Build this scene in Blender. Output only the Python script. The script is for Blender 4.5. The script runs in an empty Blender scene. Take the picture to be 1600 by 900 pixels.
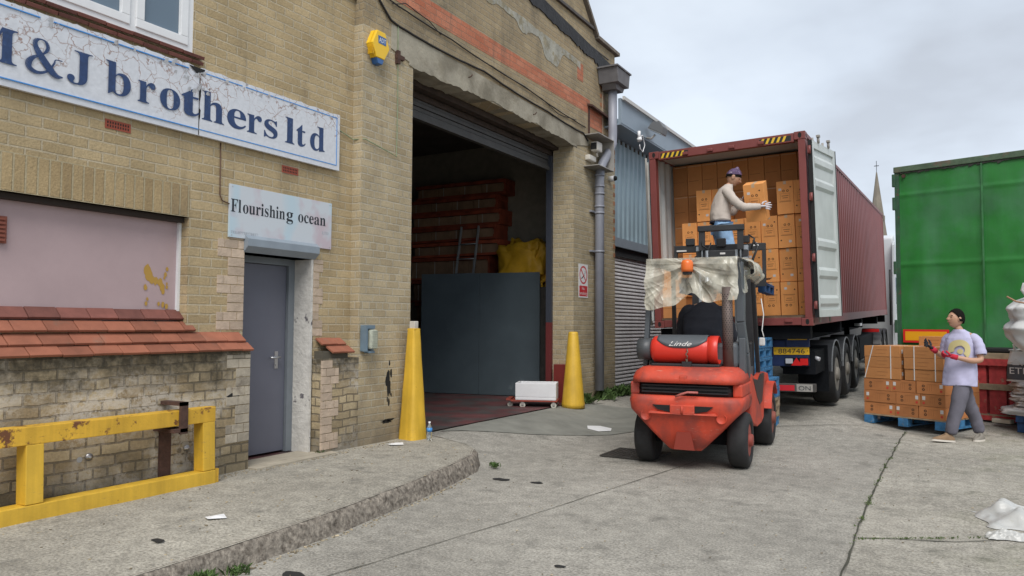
import bpy, bmesh, math, random
from mathutils import Vector, Matrix, noise as mnoise
random.seed(7)
PI=math.pi; R_=math.radians
S=bpy.context.scene; COL=S.collection
# ---------------------------------------------------------------- camera
EYE=1.55; FOC=1178.0
cx=Vector((.86423,.50307,.0050)); cy=Vector((-.02033,.04485,-.99879)); cz=Vector((-.50268,.86308,.04899))
cam=bpy.data.cameras.new('camera'); camo=bpy.data.objects.new('camera',cam); COL.objects.link(camo)
cam.lens=FOC/1600*36; cam.sensor_width=36; cam.clip_end=2000; cam.clip_start=.05
M=Matrix.Identity(4)
for i in range(3):
    M[i][0]=cx[i]; M[i][1]=-cy[i]; M[i][2]=-cz[i]
M[0][3]=0;M[1][3]=0;M[2][3]=EYE
camo.matrix_world=M; S.camera=camo
# ---------------------------------------------------------------- world, sun, exposure
SUN_EL=R_(52); SUN_AZ=R_(150)    # azimuth clockwise from +Y
wd=bpy.data.worlds.new('World'); S.world=wd; wd.use_nodes=True
nt=wd.node_tree; nt.nodes.clear()
def wn(t,**k):
    n=nt.nodes.new(t)
    for a,b in k.items(): setattr(n,a,b)
    return n
out=wn('ShaderNodeOutputWorld'); mixs=wn('ShaderNodeMixShader'); b1=wn('ShaderNodeBackground'); b2=wn('ShaderNodeBackground')
sky=wn('ShaderNodeTexSky',sky_type='NISHITA',sun_disc=False,sun_elevation=SUN_EL,sun_rotation=SUN_AZ)
b1.inputs[1].default_value=.06; nt.links.new(sky.outputs[0],b1.inputs[0])
tc=wn('ShaderNodeTexCoord'); sep=wn('ShaderNodeSeparateXYZ'); nt.links.new(tc.outputs['Generated'],sep.inputs[0])
ad=wn('ShaderNodeMath',operation='ADD'); ad.inputs[1].default_value=.28; nt.links.new(sep.outputs[2],ad.inputs[0])
mx=wn('ShaderNodeMath',operation='MAXIMUM'); mx.inputs[1].default_value=.12; nt.links.new(ad.outputs[0],mx.inputs[0])
dv=wn('ShaderNodeVectorMath',operation='DIVIDE'); nt.links.new(tc.outputs['Generated'],dv.inputs[0]); nt.links.new(mx.outputs[0],dv.inputs[1])
n1=wn('ShaderNodeTexNoise'); n1.inputs['Scale'].default_value=1.5; n1.inputs['Detail'].default_value=5; n1.inputs['Roughness'].default_value=.5; n1.inputs['Distortion'].default_value=.05
nt.links.new(dv.outputs[0],n1.inputs['Vector'])
cr=wn('ShaderNodeValToRGB'); e=cr.color_ramp.elements
e[0].position=.36; e[0].color=(.335,.36,.40,1); e[1].position=.64; e[1].color=(.48,.525,.58,1)
m_=cr.color_ramp.elements.new(.5); m_.color=(.41,.45,.505,1)
nt.links.new(n1.outputs[0],cr.inputs[0])
# overcast skies are brightest near the horizon in this view
hz=wn('ShaderNodeMapRange'); hz.inputs[1].default_value=0; hz.inputs[2].default_value=.55; hz.inputs[3].default_value=1.10; hz.inputs[4].default_value=.78
nt.links.new(sep.outputs[2],hz.inputs[0])
ml=wn('ShaderNodeVectorMath',operation='SCALE'); nt.links.new(cr.outputs[0],ml.inputs[0]); nt.links.new(hz.outputs[0],ml.inputs['Scale'])
nt.links.new(ml.outputs[0],b2.inputs[0]); b2.inputs[1].default_value=1.0
mixs.inputs[0].default_value=.88; nt.links.new(b1.outputs[0],mixs.inputs[1]); nt.links.new(b2.outputs[0],mixs.inputs[2]); nt.links.new(mixs.outputs[0],out.inputs[0])
sl=bpy.data.lights.new('sun','SUN'); sl.energy=1.5; sl.angle=R_(38); sl.color=(1,.965,.92)
so=bpy.data.objects.new('sun',sl); COL.objects.link(so)
sd=Vector((math.sin(SUN_AZ)*math.cos(SUN_EL),math.cos(SUN_AZ)*math.cos(SUN_EL),math.sin(SUN_EL)))
so.rotation_euler=sd.to_track_quat('Z','Y').to_euler()
S.view_settings.view_transform='Standard'; S.view_settings.look='None'; S.view_settings.exposure=1.02; S.view_settings.gamma=1
S.render.engine='CYCLES'
# ---------------------------------------------------------------- materials
def mat(name,col,rough=.7,metal=0,var=.0,vscale=6,bump=.0,bscale=60,col2=None,mixscale=3,mixlo=.5,mixhi=.62,island=0,spec=.5,rust=None,rustamt=.6,rscale=9,trans=0,alpha=1,streak=False,extra=None,objrand=0,scuff=None):
    m=bpy.data.materials.new(name); m.use_nodes=True; t=m.node_tree; N=t.nodes; L=t.links
    b=N['Principled BSDF']; b.inputs['Roughness'].default_value=rough; b.inputs['Metallic'].default_value=metal
    b.inputs['Specular IOR Level'].default_value=spec
    g=N.new('ShaderNodeNewGeometry')
    c=N.new('ShaderNodeRGB'); c.outputs[0].default_value=(*col,1); cur=c.outputs[0]
    tcn=N.new('ShaderNodeTexCoord'); obj=tcn.outputs['Object']
    def noise(scale,det=4,vec=None,rg=.6):
        n=N.new('ShaderNodeTexNoise'); n.inputs['Scale'].default_value=scale; n.inputs['Detail'].default_value=det; n.inputs['Roughness'].default_value=rg
        L.new(vec or obj,n.inputs['Vector']); return n.outputs[0]
    def ramp(src,lo,hi):
        r=N.new('ShaderNodeMapRange'); r.inputs[1].default_value=lo; r.inputs[2].default_value=hi; r.inputs[3].default_value=0; r.inputs[4].default_value=1; r.clamp=True
        L.new(src,r.inputs[0]); return r.outputs[0]
    def mix(f,a,bc):
        x=N.new('ShaderNodeMix'); x.data_type='RGBA'
        if isinstance(f,float): x.inputs[0].default_value=f
        else: L.new(f,x.inputs[0])
        L.new(a,x.inputs[6])
        if isinstance(bc,tuple): x.inputs[7].default_value=(*bc,1)
        else: L.new(bc,x.inputs[7])
        return x.outputs[2]
    def scalec(src,fac,lo,hi):
        r=N.new('ShaderNodeMapRange'); r.inputs[3].default_value=lo; r.inputs[4].default_value=hi; L.new(fac,r.inputs[0])
        v=N.new('ShaderNodeVectorMath'); v.operation='SCALE'; L.new(src,v.inputs[0]); L.new(r.outputs[0],v.inputs['Scale']); return v.outputs[0]
    if col2: cur=mix(ramp(noise(mixscale,6),mixlo,mixhi),cur,col2)
    if island: cur=scalec(cur,g.outputs['Random Per Island'],1-island,1+island)
    if objrand:
        oi=N.new('ShaderNodeObjectInfo'); cur=scalec(cur,oi.outputs['Random'],1-objrand,1+objrand)
    if var: cur=scalec(cur,ramp(noise(vscale,6),.3,.7),1-var,1+var)
    if streak:
        sk_=.10 if streak is True else streak
        mp=N.new('ShaderNodeMapping'); mp.inputs['Scale'].default_value=(14,14,.7); L.new(obj,mp.inputs[0])
        cur=scalec(cur,ramp(noise(1,4,mp.outputs[0]),.3,.7),1-sk_,1+sk_)
    if rust: cur=mix(ramp(noise(rscale,8,rg=.7),rustamt,rustamt+.05),cur,rust)
    if scuff:
        mp2=N.new('ShaderNodeMapping'); mp2.inputs['Scale'].default_value=(3,3,22); L.new(obj,mp2.inputs[0])
        sc1=noise(4,6,mp2.outputs[0],.75); sc2=noise(2.2,3)
        mm=N.new('ShaderNodeMath'); mm.operation='MULTIPLY'; L.new(ramp(sc1,.60,.66),mm.inputs[0]); L.new(ramp(sc2,.48,.60),mm.inputs[1])
        cur=mix(mm.outputs[0],cur,scuff)
        cur=mix(ramp(noise(26,6,rg=.8),.69,.72),cur,scuff)
    if extra: cur=extra(N,L,cur,dict(noise=noise,ramp=ramp,mix=mix,obj=obj,scalec=scalec,g=g))
    L.new(cur,b.inputs['Base Color'])
    if bump:
        bp=N.new('ShaderNodeBump'); bp.inputs['Strength'].default_value=bump; bp.inputs['Distance'].default_value=.01
        L.new(noise(bscale,5),bp.inputs['Height']); L.new(bp.outputs[0],b.inputs['Normal'])
    if trans: b.inputs['Transmission Weight'].default_value=trans
    if alpha<1: b.inputs['Alpha'].default_value=alpha
    return m
def brick(name,c1,c2,mort,bw=.235,bh=.086,ms=.009,swap=False,flemish=True,dirt=(.12,.105,.085),dlo=.55,dhi=.75,rough=.92,seed=0,low=None,bumpd=.012,wobz=.007,band=None,pale=None):
    m=bpy.data.materials.new(name); m.use_nodes=True; t=m.node_tree; N=t.nodes; L=t.links; b=N['Principled BSDF']
    b.inputs['Roughness'].default_value=rough; b.inputs['Specular IOR Level'].default_value=.25
    g=N.new('ShaderNodeNewGeometry'); s=N.new('ShaderNodeSeparateXYZ'); L.new(g.outputs['Position'],s.inputs[0])
    a=N.new('ShaderNodeMath'); a.operation='ADD'; L.new(s.outputs[0],a.inputs[0]); L.new(s.outputs[1],a.inputs[1])
    wob=N.new('ShaderNodeTexNoise'); wob.inputs['Scale'].default_value=5; wob.inputs['Detail'].default_value=3; L.new(g.outputs['Position'],wob.inputs['Vector'])
    wv=N.new('ShaderNodeMapRange'); wv.inputs[3].default_value=-wobz-(2.5 if swap else 0); wv.inputs[4].default_value=wobz-(2.5 if swap else 0); L.new(wob.outputs[0],wv.inputs[0])
    zz=N.new('ShaderNodeMath'); zz.operation='ADD'; L.new(s.outputs[2],zz.inputs[0]); L.new(wv.outputs[0],zz.inputs[1])
    cb=N.new('ShaderNodeCombineXYZ')
    L.new(a.outputs[0],cb.inputs[1 if swap else 0]); L.new(zz.outputs[0],cb.inputs[0 if swap else 1]); cb.inputs[2].default_value=seed
    def bt(w):
        k=N.new('ShaderNodeTexBrick'); k.inputs['Scale'].default_value=1; k.inputs['Mortar Size'].default_value=ms; k.inputs['Mortar Smooth'].default_value=.35
        k.inputs['Brick Width'].default_value=w; k.inputs['Row Height'].default_value=bh; k.inputs['Bias'].default_value=-.1
        k.inputs['Color1'].default_value=(*c1,1); k.inputs['Color2'].default_value=(*c2,1); k.inputs['Mortar'].default_value=(*mort,1)
        k.offset=0 if swap else .5; L.new(cb.outputs[0],k.inputs['Vector']); return k
    k1=bt(bw); colr=k1.outputs[0]; fac=k1.outputs[1]
    if flemish:
        k2=bt(bw/2)
        dvn=N.new('ShaderNodeMath'); dvn.operation='DIVIDE'; L.new(zz.outputs[0],dvn.inputs[0]); dvn.inputs[1].default_value=bh
        fl=N.new('ShaderNodeMath'); fl.operation='FLOOR'; L.new(dvn.outputs[0],fl.inputs[0])
        md=N.new('ShaderNodeMath'); md.operation='FLOORED_MODULO'; L.new(fl.outputs[0],md.inputs[0]); md.inputs[1].default_value=4
        lt=N.new('ShaderNodeMath'); lt.operation='LESS_THAN'; L.new(md.outputs[0],lt.inputs[0]); lt.inputs[1].default_value=.5
        x=N.new('ShaderNodeMix'); x.data_type='RGBA'; L.new(lt.outputs[0],x.inputs[0]); L.new(k1.outputs[0],x.inputs[6]); L.new(k2.outputs[0],x.inputs[7]); colr=x.outputs[2]
        y=N.new('ShaderNodeMix'); L.new(lt.outputs[0],y.inputs[0]); L.new(k1.outputs[1],y.inputs[2]); L.new(k2.outputs[1],y.inputs[3]); fac=y.outputs[0]
    def ns(sc,d=6,sx=1,sz=1,rg=.62):
        mp=N.new('ShaderNodeMapping'); mp.inputs['Scale'].default_value=(sx,sx,sz); L.new(g.outputs['Position'],mp.inputs[0])
        n=N.new('ShaderNodeTexNoise'); n.inputs['Scale'].default_value=sc; n.inputs['Detail'].default_value=d; n.inputs['Roughness'].default_value=rg; L.new(mp.outputs[0],n.inputs['Vector']); return n.outputs[0]
    def rg_(src,a0,a1,o0,o1):
        r=N.new('ShaderNodeMapRange'); r.inputs[1].default_value=a0; r.inputs[2].default_value=a1; r.inputs[3].default_value=o0; r.inputs[4].default_value=o1; L.new(src,r.inputs[0]); return r.outputs[0]
    v=N.new('ShaderNodeVectorMath'); v.operation='SCALE'; L.new(colr,v.inputs[0]); L.new(rg_(ns(2.2),.3,.7,.85,1.13),v.inputs['Scale'])
    v2=N.new('ShaderNodeVectorMath'); v2.operation='SCALE'; L.new(v.outputs[0],v2.inputs[0]); L.new(rg_(ns(45,4),.3,.7,.86,1.12),v2.inputs['Scale'])
    dm=N.new('ShaderNodeMath'); dm.operation='MULTIPLY'; L.new(rg_(ns(1.1,8,1,.45),dlo,dhi,0,1),dm.inputs[0]); L.new(rg_(ns(12,5),.3,.6,.35,.9),dm.inputs[1])
    sk=N.new('ShaderNodeMath'); sk.operation='MULTIPLY'; L.new(rg_(ns(3.2,7,1,.16,.7),.56,.74,0,.75),sk.inputs[0]); L.new(rg_(ns(20,5),.3,.6,.4,1),sk.inputs[1])
    mk=N.new('ShaderNodeMath'); mk.operation='MAXIMUM'; L.new(dm.outputs[0],mk.inputs[0]); L.new(sk.outputs[0],mk.inputs[1])
    last=mk.outputs[0]
    if low is not None:   # rising damp and splash dirt near the paving, ragged edge
        hn=N.new('ShaderNodeMath'); hn.operation='ADD'; L.new(s.outputs[2],hn.inputs[0]); L.new(rg_(ns(3),.3,.7,-.22,.22),hn.inputs[1])
        mxn=N.new('ShaderNodeMath'); mxn.operation='MAXIMUM'; L.new(last,mxn.inputs[0]); L.new(rg_(hn.outputs[0],low[0],low[1],low[2],0),mxn.inputs[1]); last=mxn.outputs[0]
    if pale is not None:   # flaking old whitewash clinging to some bricks
        pm=N.new('ShaderNodeMath'); pm.operation='MULTIPLY'; L.new(rg_(ns(1.6,5,.7,1),pale[0],pale[1],0,1),pm.inputs[0]); L.new(rg_(ns(18,7,1,1,.75),.42,.52,0,.85),pm.inputs[1])
        px_=N.new('ShaderNodeMix'); px_.data_type='RGBA'; L.new(pm.outputs[0],px_.inputs[0]); L.new(v2.outputs[0],px_.inputs[6]); px_.inputs[7].default_value=(.56,.51,.43,1)
        v2=px_
    if band is not None:   # old grime band with a ragged edge
        hb_=N.new('ShaderNodeMath'); hb_.operation='ADD'; L.new(s.outputs[2],hb_.inputs[0]); L.new(rg_(ns(4,8,.5,1),.3,.7,-.16,.16),hb_.inputs[1])
        bm_=N.new('ShaderNodeMath'); bm_.operation='MULTIPLY'; L.new(rg_(hb_.outputs[0],band[0],band[1],0,band[2]),bm_.inputs[0]); L.new(rg_(ns(14,6),.3,.6,.5,1),bm_.inputs[1])
        mb_=N.new('ShaderNodeMath'); mb_.operation='MAXIMUM'; L.new(last,mb_.inputs[0]); L.new(bm_.outputs[0],mb_.inputs[1]); last=mb_.outputs[0]
    md2=N.new('ShaderNodeMix'); md2.data_type='RGBA'; L.new(last,md2.inputs[0]); L.new(v2.outputs[2] if pale is not None else v2.outputs[0],md2.inputs[6]); md2.inputs[7].default_value=(*dirt,1)
    L.new(md2.outputs[2],b.inputs['Base Color'])
    h=N.new('ShaderNodeMath'); h.operation='MULTIPLY_ADD'; L.new(fac,h.inputs[0]); h.inputs[1].default_value=-1; L.new(rg_(ns(60,5),.2,.8,0,.45),h.inputs[2])
    bp=N.new('ShaderNodeBump'); bp.inputs['Strength'].default_value=.8; bp.inputs['Distance'].default_value=bumpd; L.new(h.outputs[0],bp.inputs['Height']); L.new(bp.outputs[0],b.inputs['Normal'])
    return m
# ---------------------------------------------------------------- mesh helpers
class MB:
    def __init__(s): s.bm=bmesh.new(); s.mi=0; s.weld=False
    def _f(s,vs):
        try:
            f=s.bm.faces.new(vs); f.material_index=s.mi; return f
        except ValueError: return None
    def box(s,a,b,M=None,bev=0):
        x0,y0,z0=a;x1,y1,z1=b
        P=[(x0,y0,z0),(x1,y0,z0),(x1,y1,z0),(x0,y1,z0),(x0,y0,z1),(x1,y0,z1),(x1,y1,z1),(x0,y1,z1)]
        if M is not None: P=[M@Vector(p) for p in P]
        v=[s.bm.verts.new(p) for p in P]
        fs=[s._f([v[i] for i in q]) for q in ((0,3,2,1),(4,5,6,7),(0,1,5,4),(1,2,6,5),(2,3,7,6),(3,0,4,7))]
        if bev:
            es=list({e for f in fs for e in f.edges}); r=bmesh.ops.bevel(s.bm,geom=es,offset=bev,segments=2,profile=.6,affect='EDGES')
            for f in r['faces']: f.material_index=s.mi
        return s
    def cbox(s,c,d,M=None,bev=0,rz=0,rx=0,ry=0):
        T=Matrix.Translation(c)@Matrix.Rotation(rz,4,'Z')@Matrix.Rotation(ry,4,'Y')@Matrix.Rotation(rx,4,'X')
        if M is not None: T=M@T
        return s.box((-d[0]/2,-d[1]/2,-d[2]/2),(d[0]/2,d[1]/2,d[2]/2),T,bev)
    def poly(s,pts,M=None):
        P=[Vector(p) for p in pts]
        if M is not None: P=[M@p for p in P]
        s._f([s.bm.verts.new(p) for p in P]); return s
    def prism(s,pts,d,M=None,bev=0):   # polygon pts (3D), extruded by vector d
        d=Vector(d); P=[Vector(p) for p in pts]; Q=[p+d for p in P]
        if M is not None: P=[M@p for p in P]; Q=[M@p for p in Q]
        a=[s.bm.verts.new(p) for p in P]; b=[s.bm.verts.new(p) for p in Q]; n=len(a); fs=[]
        fs.append(s._f(a[::-1])); fs.append(s._f(b))
        for i in range(n): fs.append(s._f([a[i],a[(i+1)%n],b[(i+1)%n],b[i]]))
        bmesh.ops.recalc_face_normals(s.bm,faces=[f for f in fs if f])
        if bev:
            es=list({e for f in fs if f for e in f.edges}); r=bmesh.ops.bevel(s.bm,geom=es,offset=bev,segments=2,profile=.6,affect='EDGES')
            for f in r['faces']: f.material_index=s.mi
        return s
    def tube(s,pts,r,n=10,cap=True,M=None,flat=1):
        P=[Vector(p) for p in pts]
        if M is not None: P=[M@p for p in P]
        rs=r if isinstance(r,(list,tuple)) else [r]*len(P); rings=[]
        up=None
        for i,p in enumerate(P):
            t=(P[min(i+1,len(P)-1)]-P[max(i-1,0)]).normalized()
            if up is None:
                up=Vector((0,0,1)) if abs(t.z)<.9 else Vector((1,0,0))
            a=t.cross(up).normalized(); bb=a.cross(t).normalized(); up=bb
            rings.append([s.bm.verts.new(p+a*math.cos(2*PI*k/n)*rs[i]+bb*math.sin(2*PI*k/n)*rs[i]*flat) for k in range(n)])
        for i in range(len(rings)-1):
            for k in range(n):
                f=s._f([rings[i][k],rings[i][(k+1)%n],rings[i+1][(k+1)%n],rings[i+1][k]])
                if f: f.smooth=True
        if cap: s._f(rings[0][::-1]); s._f(rings[-1])
        return s
    def cyl(s,a,b,r,n=16,r2=None,M=None): return s.tube([a,b],[r,r if r2 is None else r2],n,True,M)
    def lathe(s,prof,n=24,M=None,arc=2*PI):   # prof: (r,z) list about Z
        rings=[]
        for r,z in prof:
            P=[Vector((r*math.cos(arc*k/n),r*math.sin(arc*k/n),z)) for k in range(n)]
            if M is not None: P=[M@p for p in P]
            rings.append([s.bm.verts.new(p) for p in P])
        for i in range(len(rings)-1):
            for k in range(n):
                f=s._f([rings[i][k],rings[i][(k+1)%n],rings[i+1][(k+1)%n],rings[i+1][k]])
                if f: f.smooth=True
        s._f(rings[0][::-1]); s._f(rings[-1]); return s
    def grid(s,fn,nu,nv,smooth=True,M=None):
        s.weld=True
        V=[[None]*(nv+1) for _ in range(nu+1)]
        for i in range(nu+1):
            for j in range(nv+1):
                p=Vector(fn(i/nu,j/nv)); V[i][j]=s.bm.verts.new(M@p if M is not None else p)
        for i in range(nu):
            for j in range(nv):
                f=s._f([V[i][j],V[i+1][j],V[i+1][j+1],V[i][j+1]])
                if f: f.smooth=smooth
        return s
    def build(s,name,mats,parent=None,world=False,thick=0,smooth=False,sub=0):
        if world and parent is not None:
            T=parent.matrix_basis.inverted()
            bmesh.ops.transform(s.bm,matrix=T,verts=s.bm.verts)
        if s.weld: bmesh.ops.remove_doubles(s.bm,verts=s.bm.verts,dist=2e-5)
        me=bpy.data.meshes.new(name); s.bm.to_mesh(me); s.bm.free()
        if not isinstance(mats,(list,tuple)): mats=[mats]
        for m in mats: me.materials.append(m)
        if smooth:
            for p in me.polygons: p.use_smooth=True
        o=bpy.data.objects.new(name,me); COL.objects.link(o)
        if parent is not None: o.parent=parent
        if thick:
            md=o.modifiers.new('solid','SOLIDIFY'); md.thickness=thick; md.offset=0
        if sub:
            md=o.modifiers.new('sub','SUBSURF'); md.levels=sub; md.render_levels=sub
        return o
def tag(o,label=None,cat=None,group=None,kind=None):
    if label: o['label']=label
    if cat: o['category']=cat
    if group: o['group']=group
    if kind: o['kind']=kind
    return o
def thing(name,label,cat,loc=(0,0,0),rz=0,group=None,mat_=None):
    o=bpy.data.objects.new(name,None); COL.objects.link(o); o.empty_display_size=.1
    if mat_ is not None: o.matrix_world=mat_; o.matrix_basis=mat_
    else: o.location=loc; o.rotation_euler=(0,0,rz); o.matrix_basis=Matrix.Translation(loc)@Matrix.Rotation(rz,4,'Z')
    return tag(o,label,cat,group)
def kids(o): return [c for c in bpy.data.objects if c.parent==o]
def dup(root,loc,rz=0,label=None,M_=None):
    ch=kids(root); r=root.copy(); COL.objects.link(r)
    if M_ is not None: r.matrix_basis=M_
    else: r.location=loc; r.rotation_euler=(0,0,rz)
    if label: r['label']=label
    for c in ch:
        d=c.copy(); COL.objects.link(d); d.parent=r
        for g in kids(c):
            e2=g.copy(); COL.objects.link(e2); e2.parent=d
    return r
def textmesh(body,name,m,parent,M_,size=1,shear=0,xs=1,thick=0,world=False,width=None,align='LEFT'):
    cu=bpy.data.curves.new('t','FONT'); cu.body=body; cu.size=size; cu.shear=shear; cu.align_x=align; cu.resolution_u=4
    o=bpy.data.objects.new('t',cu); COL.objects.link(o); bpy.context.view_layer.update()
    me=bpy.data.meshes.new_from_object(o.evaluated_get(bpy.context.evaluated_depsgraph_get()))
    bpy.data.objects.remove(o); bpy.data.curves.remove(cu)
    if not me.vertices: return None
    x0=min(v.co.x for v in me.vertices); x1=max(v.co.x for v in me.vertices)
    for v in me.vertices:
        v.co.x=(v.co.x-x0)*xs if width is None else (v.co.x-x0)/(x1-x0)*width
    T=M_ if not world else parent.matrix_basis.inverted()@M_
    me.transform(T); me.materials.clear(); me.materials.append(m)
    n=bpy.data.objects.new(name,me); COL.objects.link(n); n.parent=parent
    return n
def smooth01(a,b,x):
    t=max(0,min(1,(x-a)/(b-a))); return t*t*(3-2*t)
def g0(x,y):
    if x<-5.9 and 0<y<30: return -.1
    r=.19*smooth01(10,14.3,y)+max(0,min(y,34)-14.3)*.024
    side=smooth01(-1.6,-.6,x); r2=.03*smooth01(10.5,12,y)+.15*smooth01(12.3,15,y)+max(0,min(y,34)-14.3)*.024
    z=r*(1-side)+r2*side
    ramp=.175*smooth01(-4.3,-5.6,x) if x<-4.3 else 0
    ramp*=smooth01(6.6,7.7,y)
    return max(z,ramp) if y<15 else z
WALLM=Matrix(((0,0,1,0),(1,0,0,0),(0,1,0,0),(0,0,0,1)))   # text x->world y, text y->world z, facing +X
# ---------------------------------------------------------------- materials used
BR=brick('buff_brick',(.45,.37,.24),(.35,.28,.175),(.45,.40,.30),dlo=.58,dhi=.86,low=(.15,.75,.75),dirt=(.15,.125,.09))
BRO=brick('buff_brick_office',(.45,.35,.205),(.36,.275,.155),(.46,.39,.27),flemish=False,dlo=.62,dhi=.9,seed=.3,dirt=(.16,.13,.09))
BRP=brick('plinth_brick',(.50,.405,.255),(.27,.205,.12),(.20,.165,.115),flemish=True,dlo=.55,dhi=.85,dirt=(.07,.06,.042),seed=.7,low=(.25,.55,.6),ms=.009,wobz=.018,band=(.93,1.17,.95),pale=(.44,.58))
BRS=brick('soldier_brick',(.40,.30,.165),(.31,.225,.12),(.40,.34,.22),swap=True,bw=.29,bh=.086,flemish=False,dlo=.6,dhi=.85)
BRR=brick('red_brick',(.50,.20,.12),(.41,.135,.075),(.33,.19,.13),flemish=False,dlo=.6,dhi=.85,ms=.005)
BRG=brick('gable_brick',(.38,.30,.185),(.31,.24,.145),(.33,.28,.2),flemish=True,dlo=.42,dhi=.72,dirt=(.12,.105,.08),seed=1.3)
CONC_L=mat('weathered_concrete',(.33,.30,.235),.95,var=.2,vscale=3,bump=.9,bscale=25,col2=(.22,.195,.145),mixscale=2.2,mixlo=.45,mixhi=.6)
def yardextra(kind):
    def f(N,L,cur,h):
        g=h['g'].outputs['Position']
        big=h['noise'](.55,6,g); cur=h['scalec'](cur,h['ramp'](big,.3,.7),.78,1.2)
        fine=h['noise'](55,4,g,.7); cur=h['scalec'](cur,h['ramp'](fine,.32,.68),.55,1.42)
        mid=h['noise'](7,6,g,.65); cur=h['scalec'](cur,h['ramp'](mid,.3,.7),.78,1.2)
        st=h['noise'](2.6,8,g,.7); cur=h['mix'](h['ramp'](st,.56,.74),cur,(.13,.125,.11))
        ag=N.new('ShaderNodeTexVoronoi'); ag.inputs['Scale'].default_value=75; L.new(g,ag.inputs['Vector'])
        cur=h['mix'](h['ramp'](ag.outputs['Distance'],.22,.1),cur,(.44,.42,.37) if kind else (.36,.34,.3))
        gr=h['noise'](1.3,7,g,.7)
        sp=N.new('ShaderNodeSeparateXYZ'); L.new(g,sp.inputs[0])
        mu=N.new('ShaderNodeMath'); mu.operation='MULTIPLY'; L.new(h['ramp'](gr,.5,.66),mu.inputs[0]); L.new(h['ramp'](sp.outputs[0],-.6,1.6),mu.inputs[1])
        m2=N.new('ShaderNodeMath'); m2.operation='MULTIPLY'; L.new(mu.outputs[0],m2.inputs[0]); m2.inputs[1].default_value=.6
        return h['mix'](m2.outputs[0],cur,(.14,.15,.07))
    return f
YARD=mat('yard_concrete',(.30,.285,.25),.93,bump=.55,bscale=70,extra=yardextra(1),spec=.3)
YARD2=mat('yard_concrete_pale',(.33,.31,.265),.95,bump=.9,bscale=45,extra=yardextra(1),spec=.3)
PAVE=mat('pavement_concrete',(.31,.29,.245),.95,bump=.9,bscale=50,extra=yardextra(0),spec=.3)
KERB=mat('kerb_stone',(.29,.255,.21),.95,var=.35,vscale=22,bump=1.4,bscale=40,col2=(.085,.07,.055),mixscale=24,mixlo=.38,mixhi=.68)
PATCH=mat('asphalt_patch',(.20,.20,.175),.92,var=.2,vscale=2.5,bump=.5,bscale=90)
SEAM=mat('joint_dirt',(.055,.055,.04),1,var=.3,bump=.3)
MOSS=mat('moss',(.10,.13,.03),1,var=.4,vscale=20,bump=.8,bscale=50)
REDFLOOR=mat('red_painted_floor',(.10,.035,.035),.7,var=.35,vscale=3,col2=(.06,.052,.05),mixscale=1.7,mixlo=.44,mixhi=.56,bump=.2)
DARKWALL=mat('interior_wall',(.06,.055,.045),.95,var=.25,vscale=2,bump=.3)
BLACK=mat('matt_black',(.01,.01,.01),.9,bump=.5,bscale=20)
BITUM=mat('bitumen_flashing',(.022,.022,.024),.7,var=.5,vscale=5,bump=1,bscale=18)
TILE=mat('terracotta_tile',(.26,.092,.052),.75,island=.17,var=.15,vscale=8,bump=.3,bscale=40,col2=(.2,.11,.075),mixscale=6,mixlo=.6,mixhi=.75)
TILED=mat('terracotta_tile_dark',(.17,.06,.045),.75,island=.22,var=.2,vscale=8,bump=.3)
UPVC=mat('white_plastic_frame',(.72,.73,.74),.35,var=.04)
GLASS=mat('window_glass',(.10,.15,.2),.06,spec=1)
BLIND=mat('window_blind',(.32,.42,.52),.8)
PINK=mat('pink_board',(.42,.315,.32),.8,var=.07,vscale=2,bump=.1,streak=False)
OCHRE=mat('ochre_stain',(.42,.25,.05),.8)
DOORG=mat('grey_door_paint',(.115,.12,.152),.45,var=.06,vscale=2)
DOORF=mat('grey_frame_paint',(.17,.19,.21),.5,var=.1)
LBOX=mat('grey_lintel_box',(.23,.27,.31),.45,var=.08)
STEEL=mat('steel',(.45,.45,.46),.35,metal=.9)
WHITEP=mat('flaking_white_paint',(.56,.54,.50),.9,var=.15,vscale=10,bump=1,bscale=25,col2=(.12,.11,.12),mixscale=6,mixlo=.62,mixhi=.66)
PALEB=mat('painted_pale_brick',(.47,.37,.28),.9,island=.14,var=.14,vscale=9,bump=.8,bscale=30)
PALEB2=mat('pale_grey_brick',(.37,.325,.255),.9,island=.25,var=.2,vscale=9,bump=.9,bscale=30,col2=(.16,.13,.10),mixscale=4,mixlo=.58,mixhi=.7)
PEEL=(.30,.20,.17)
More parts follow.
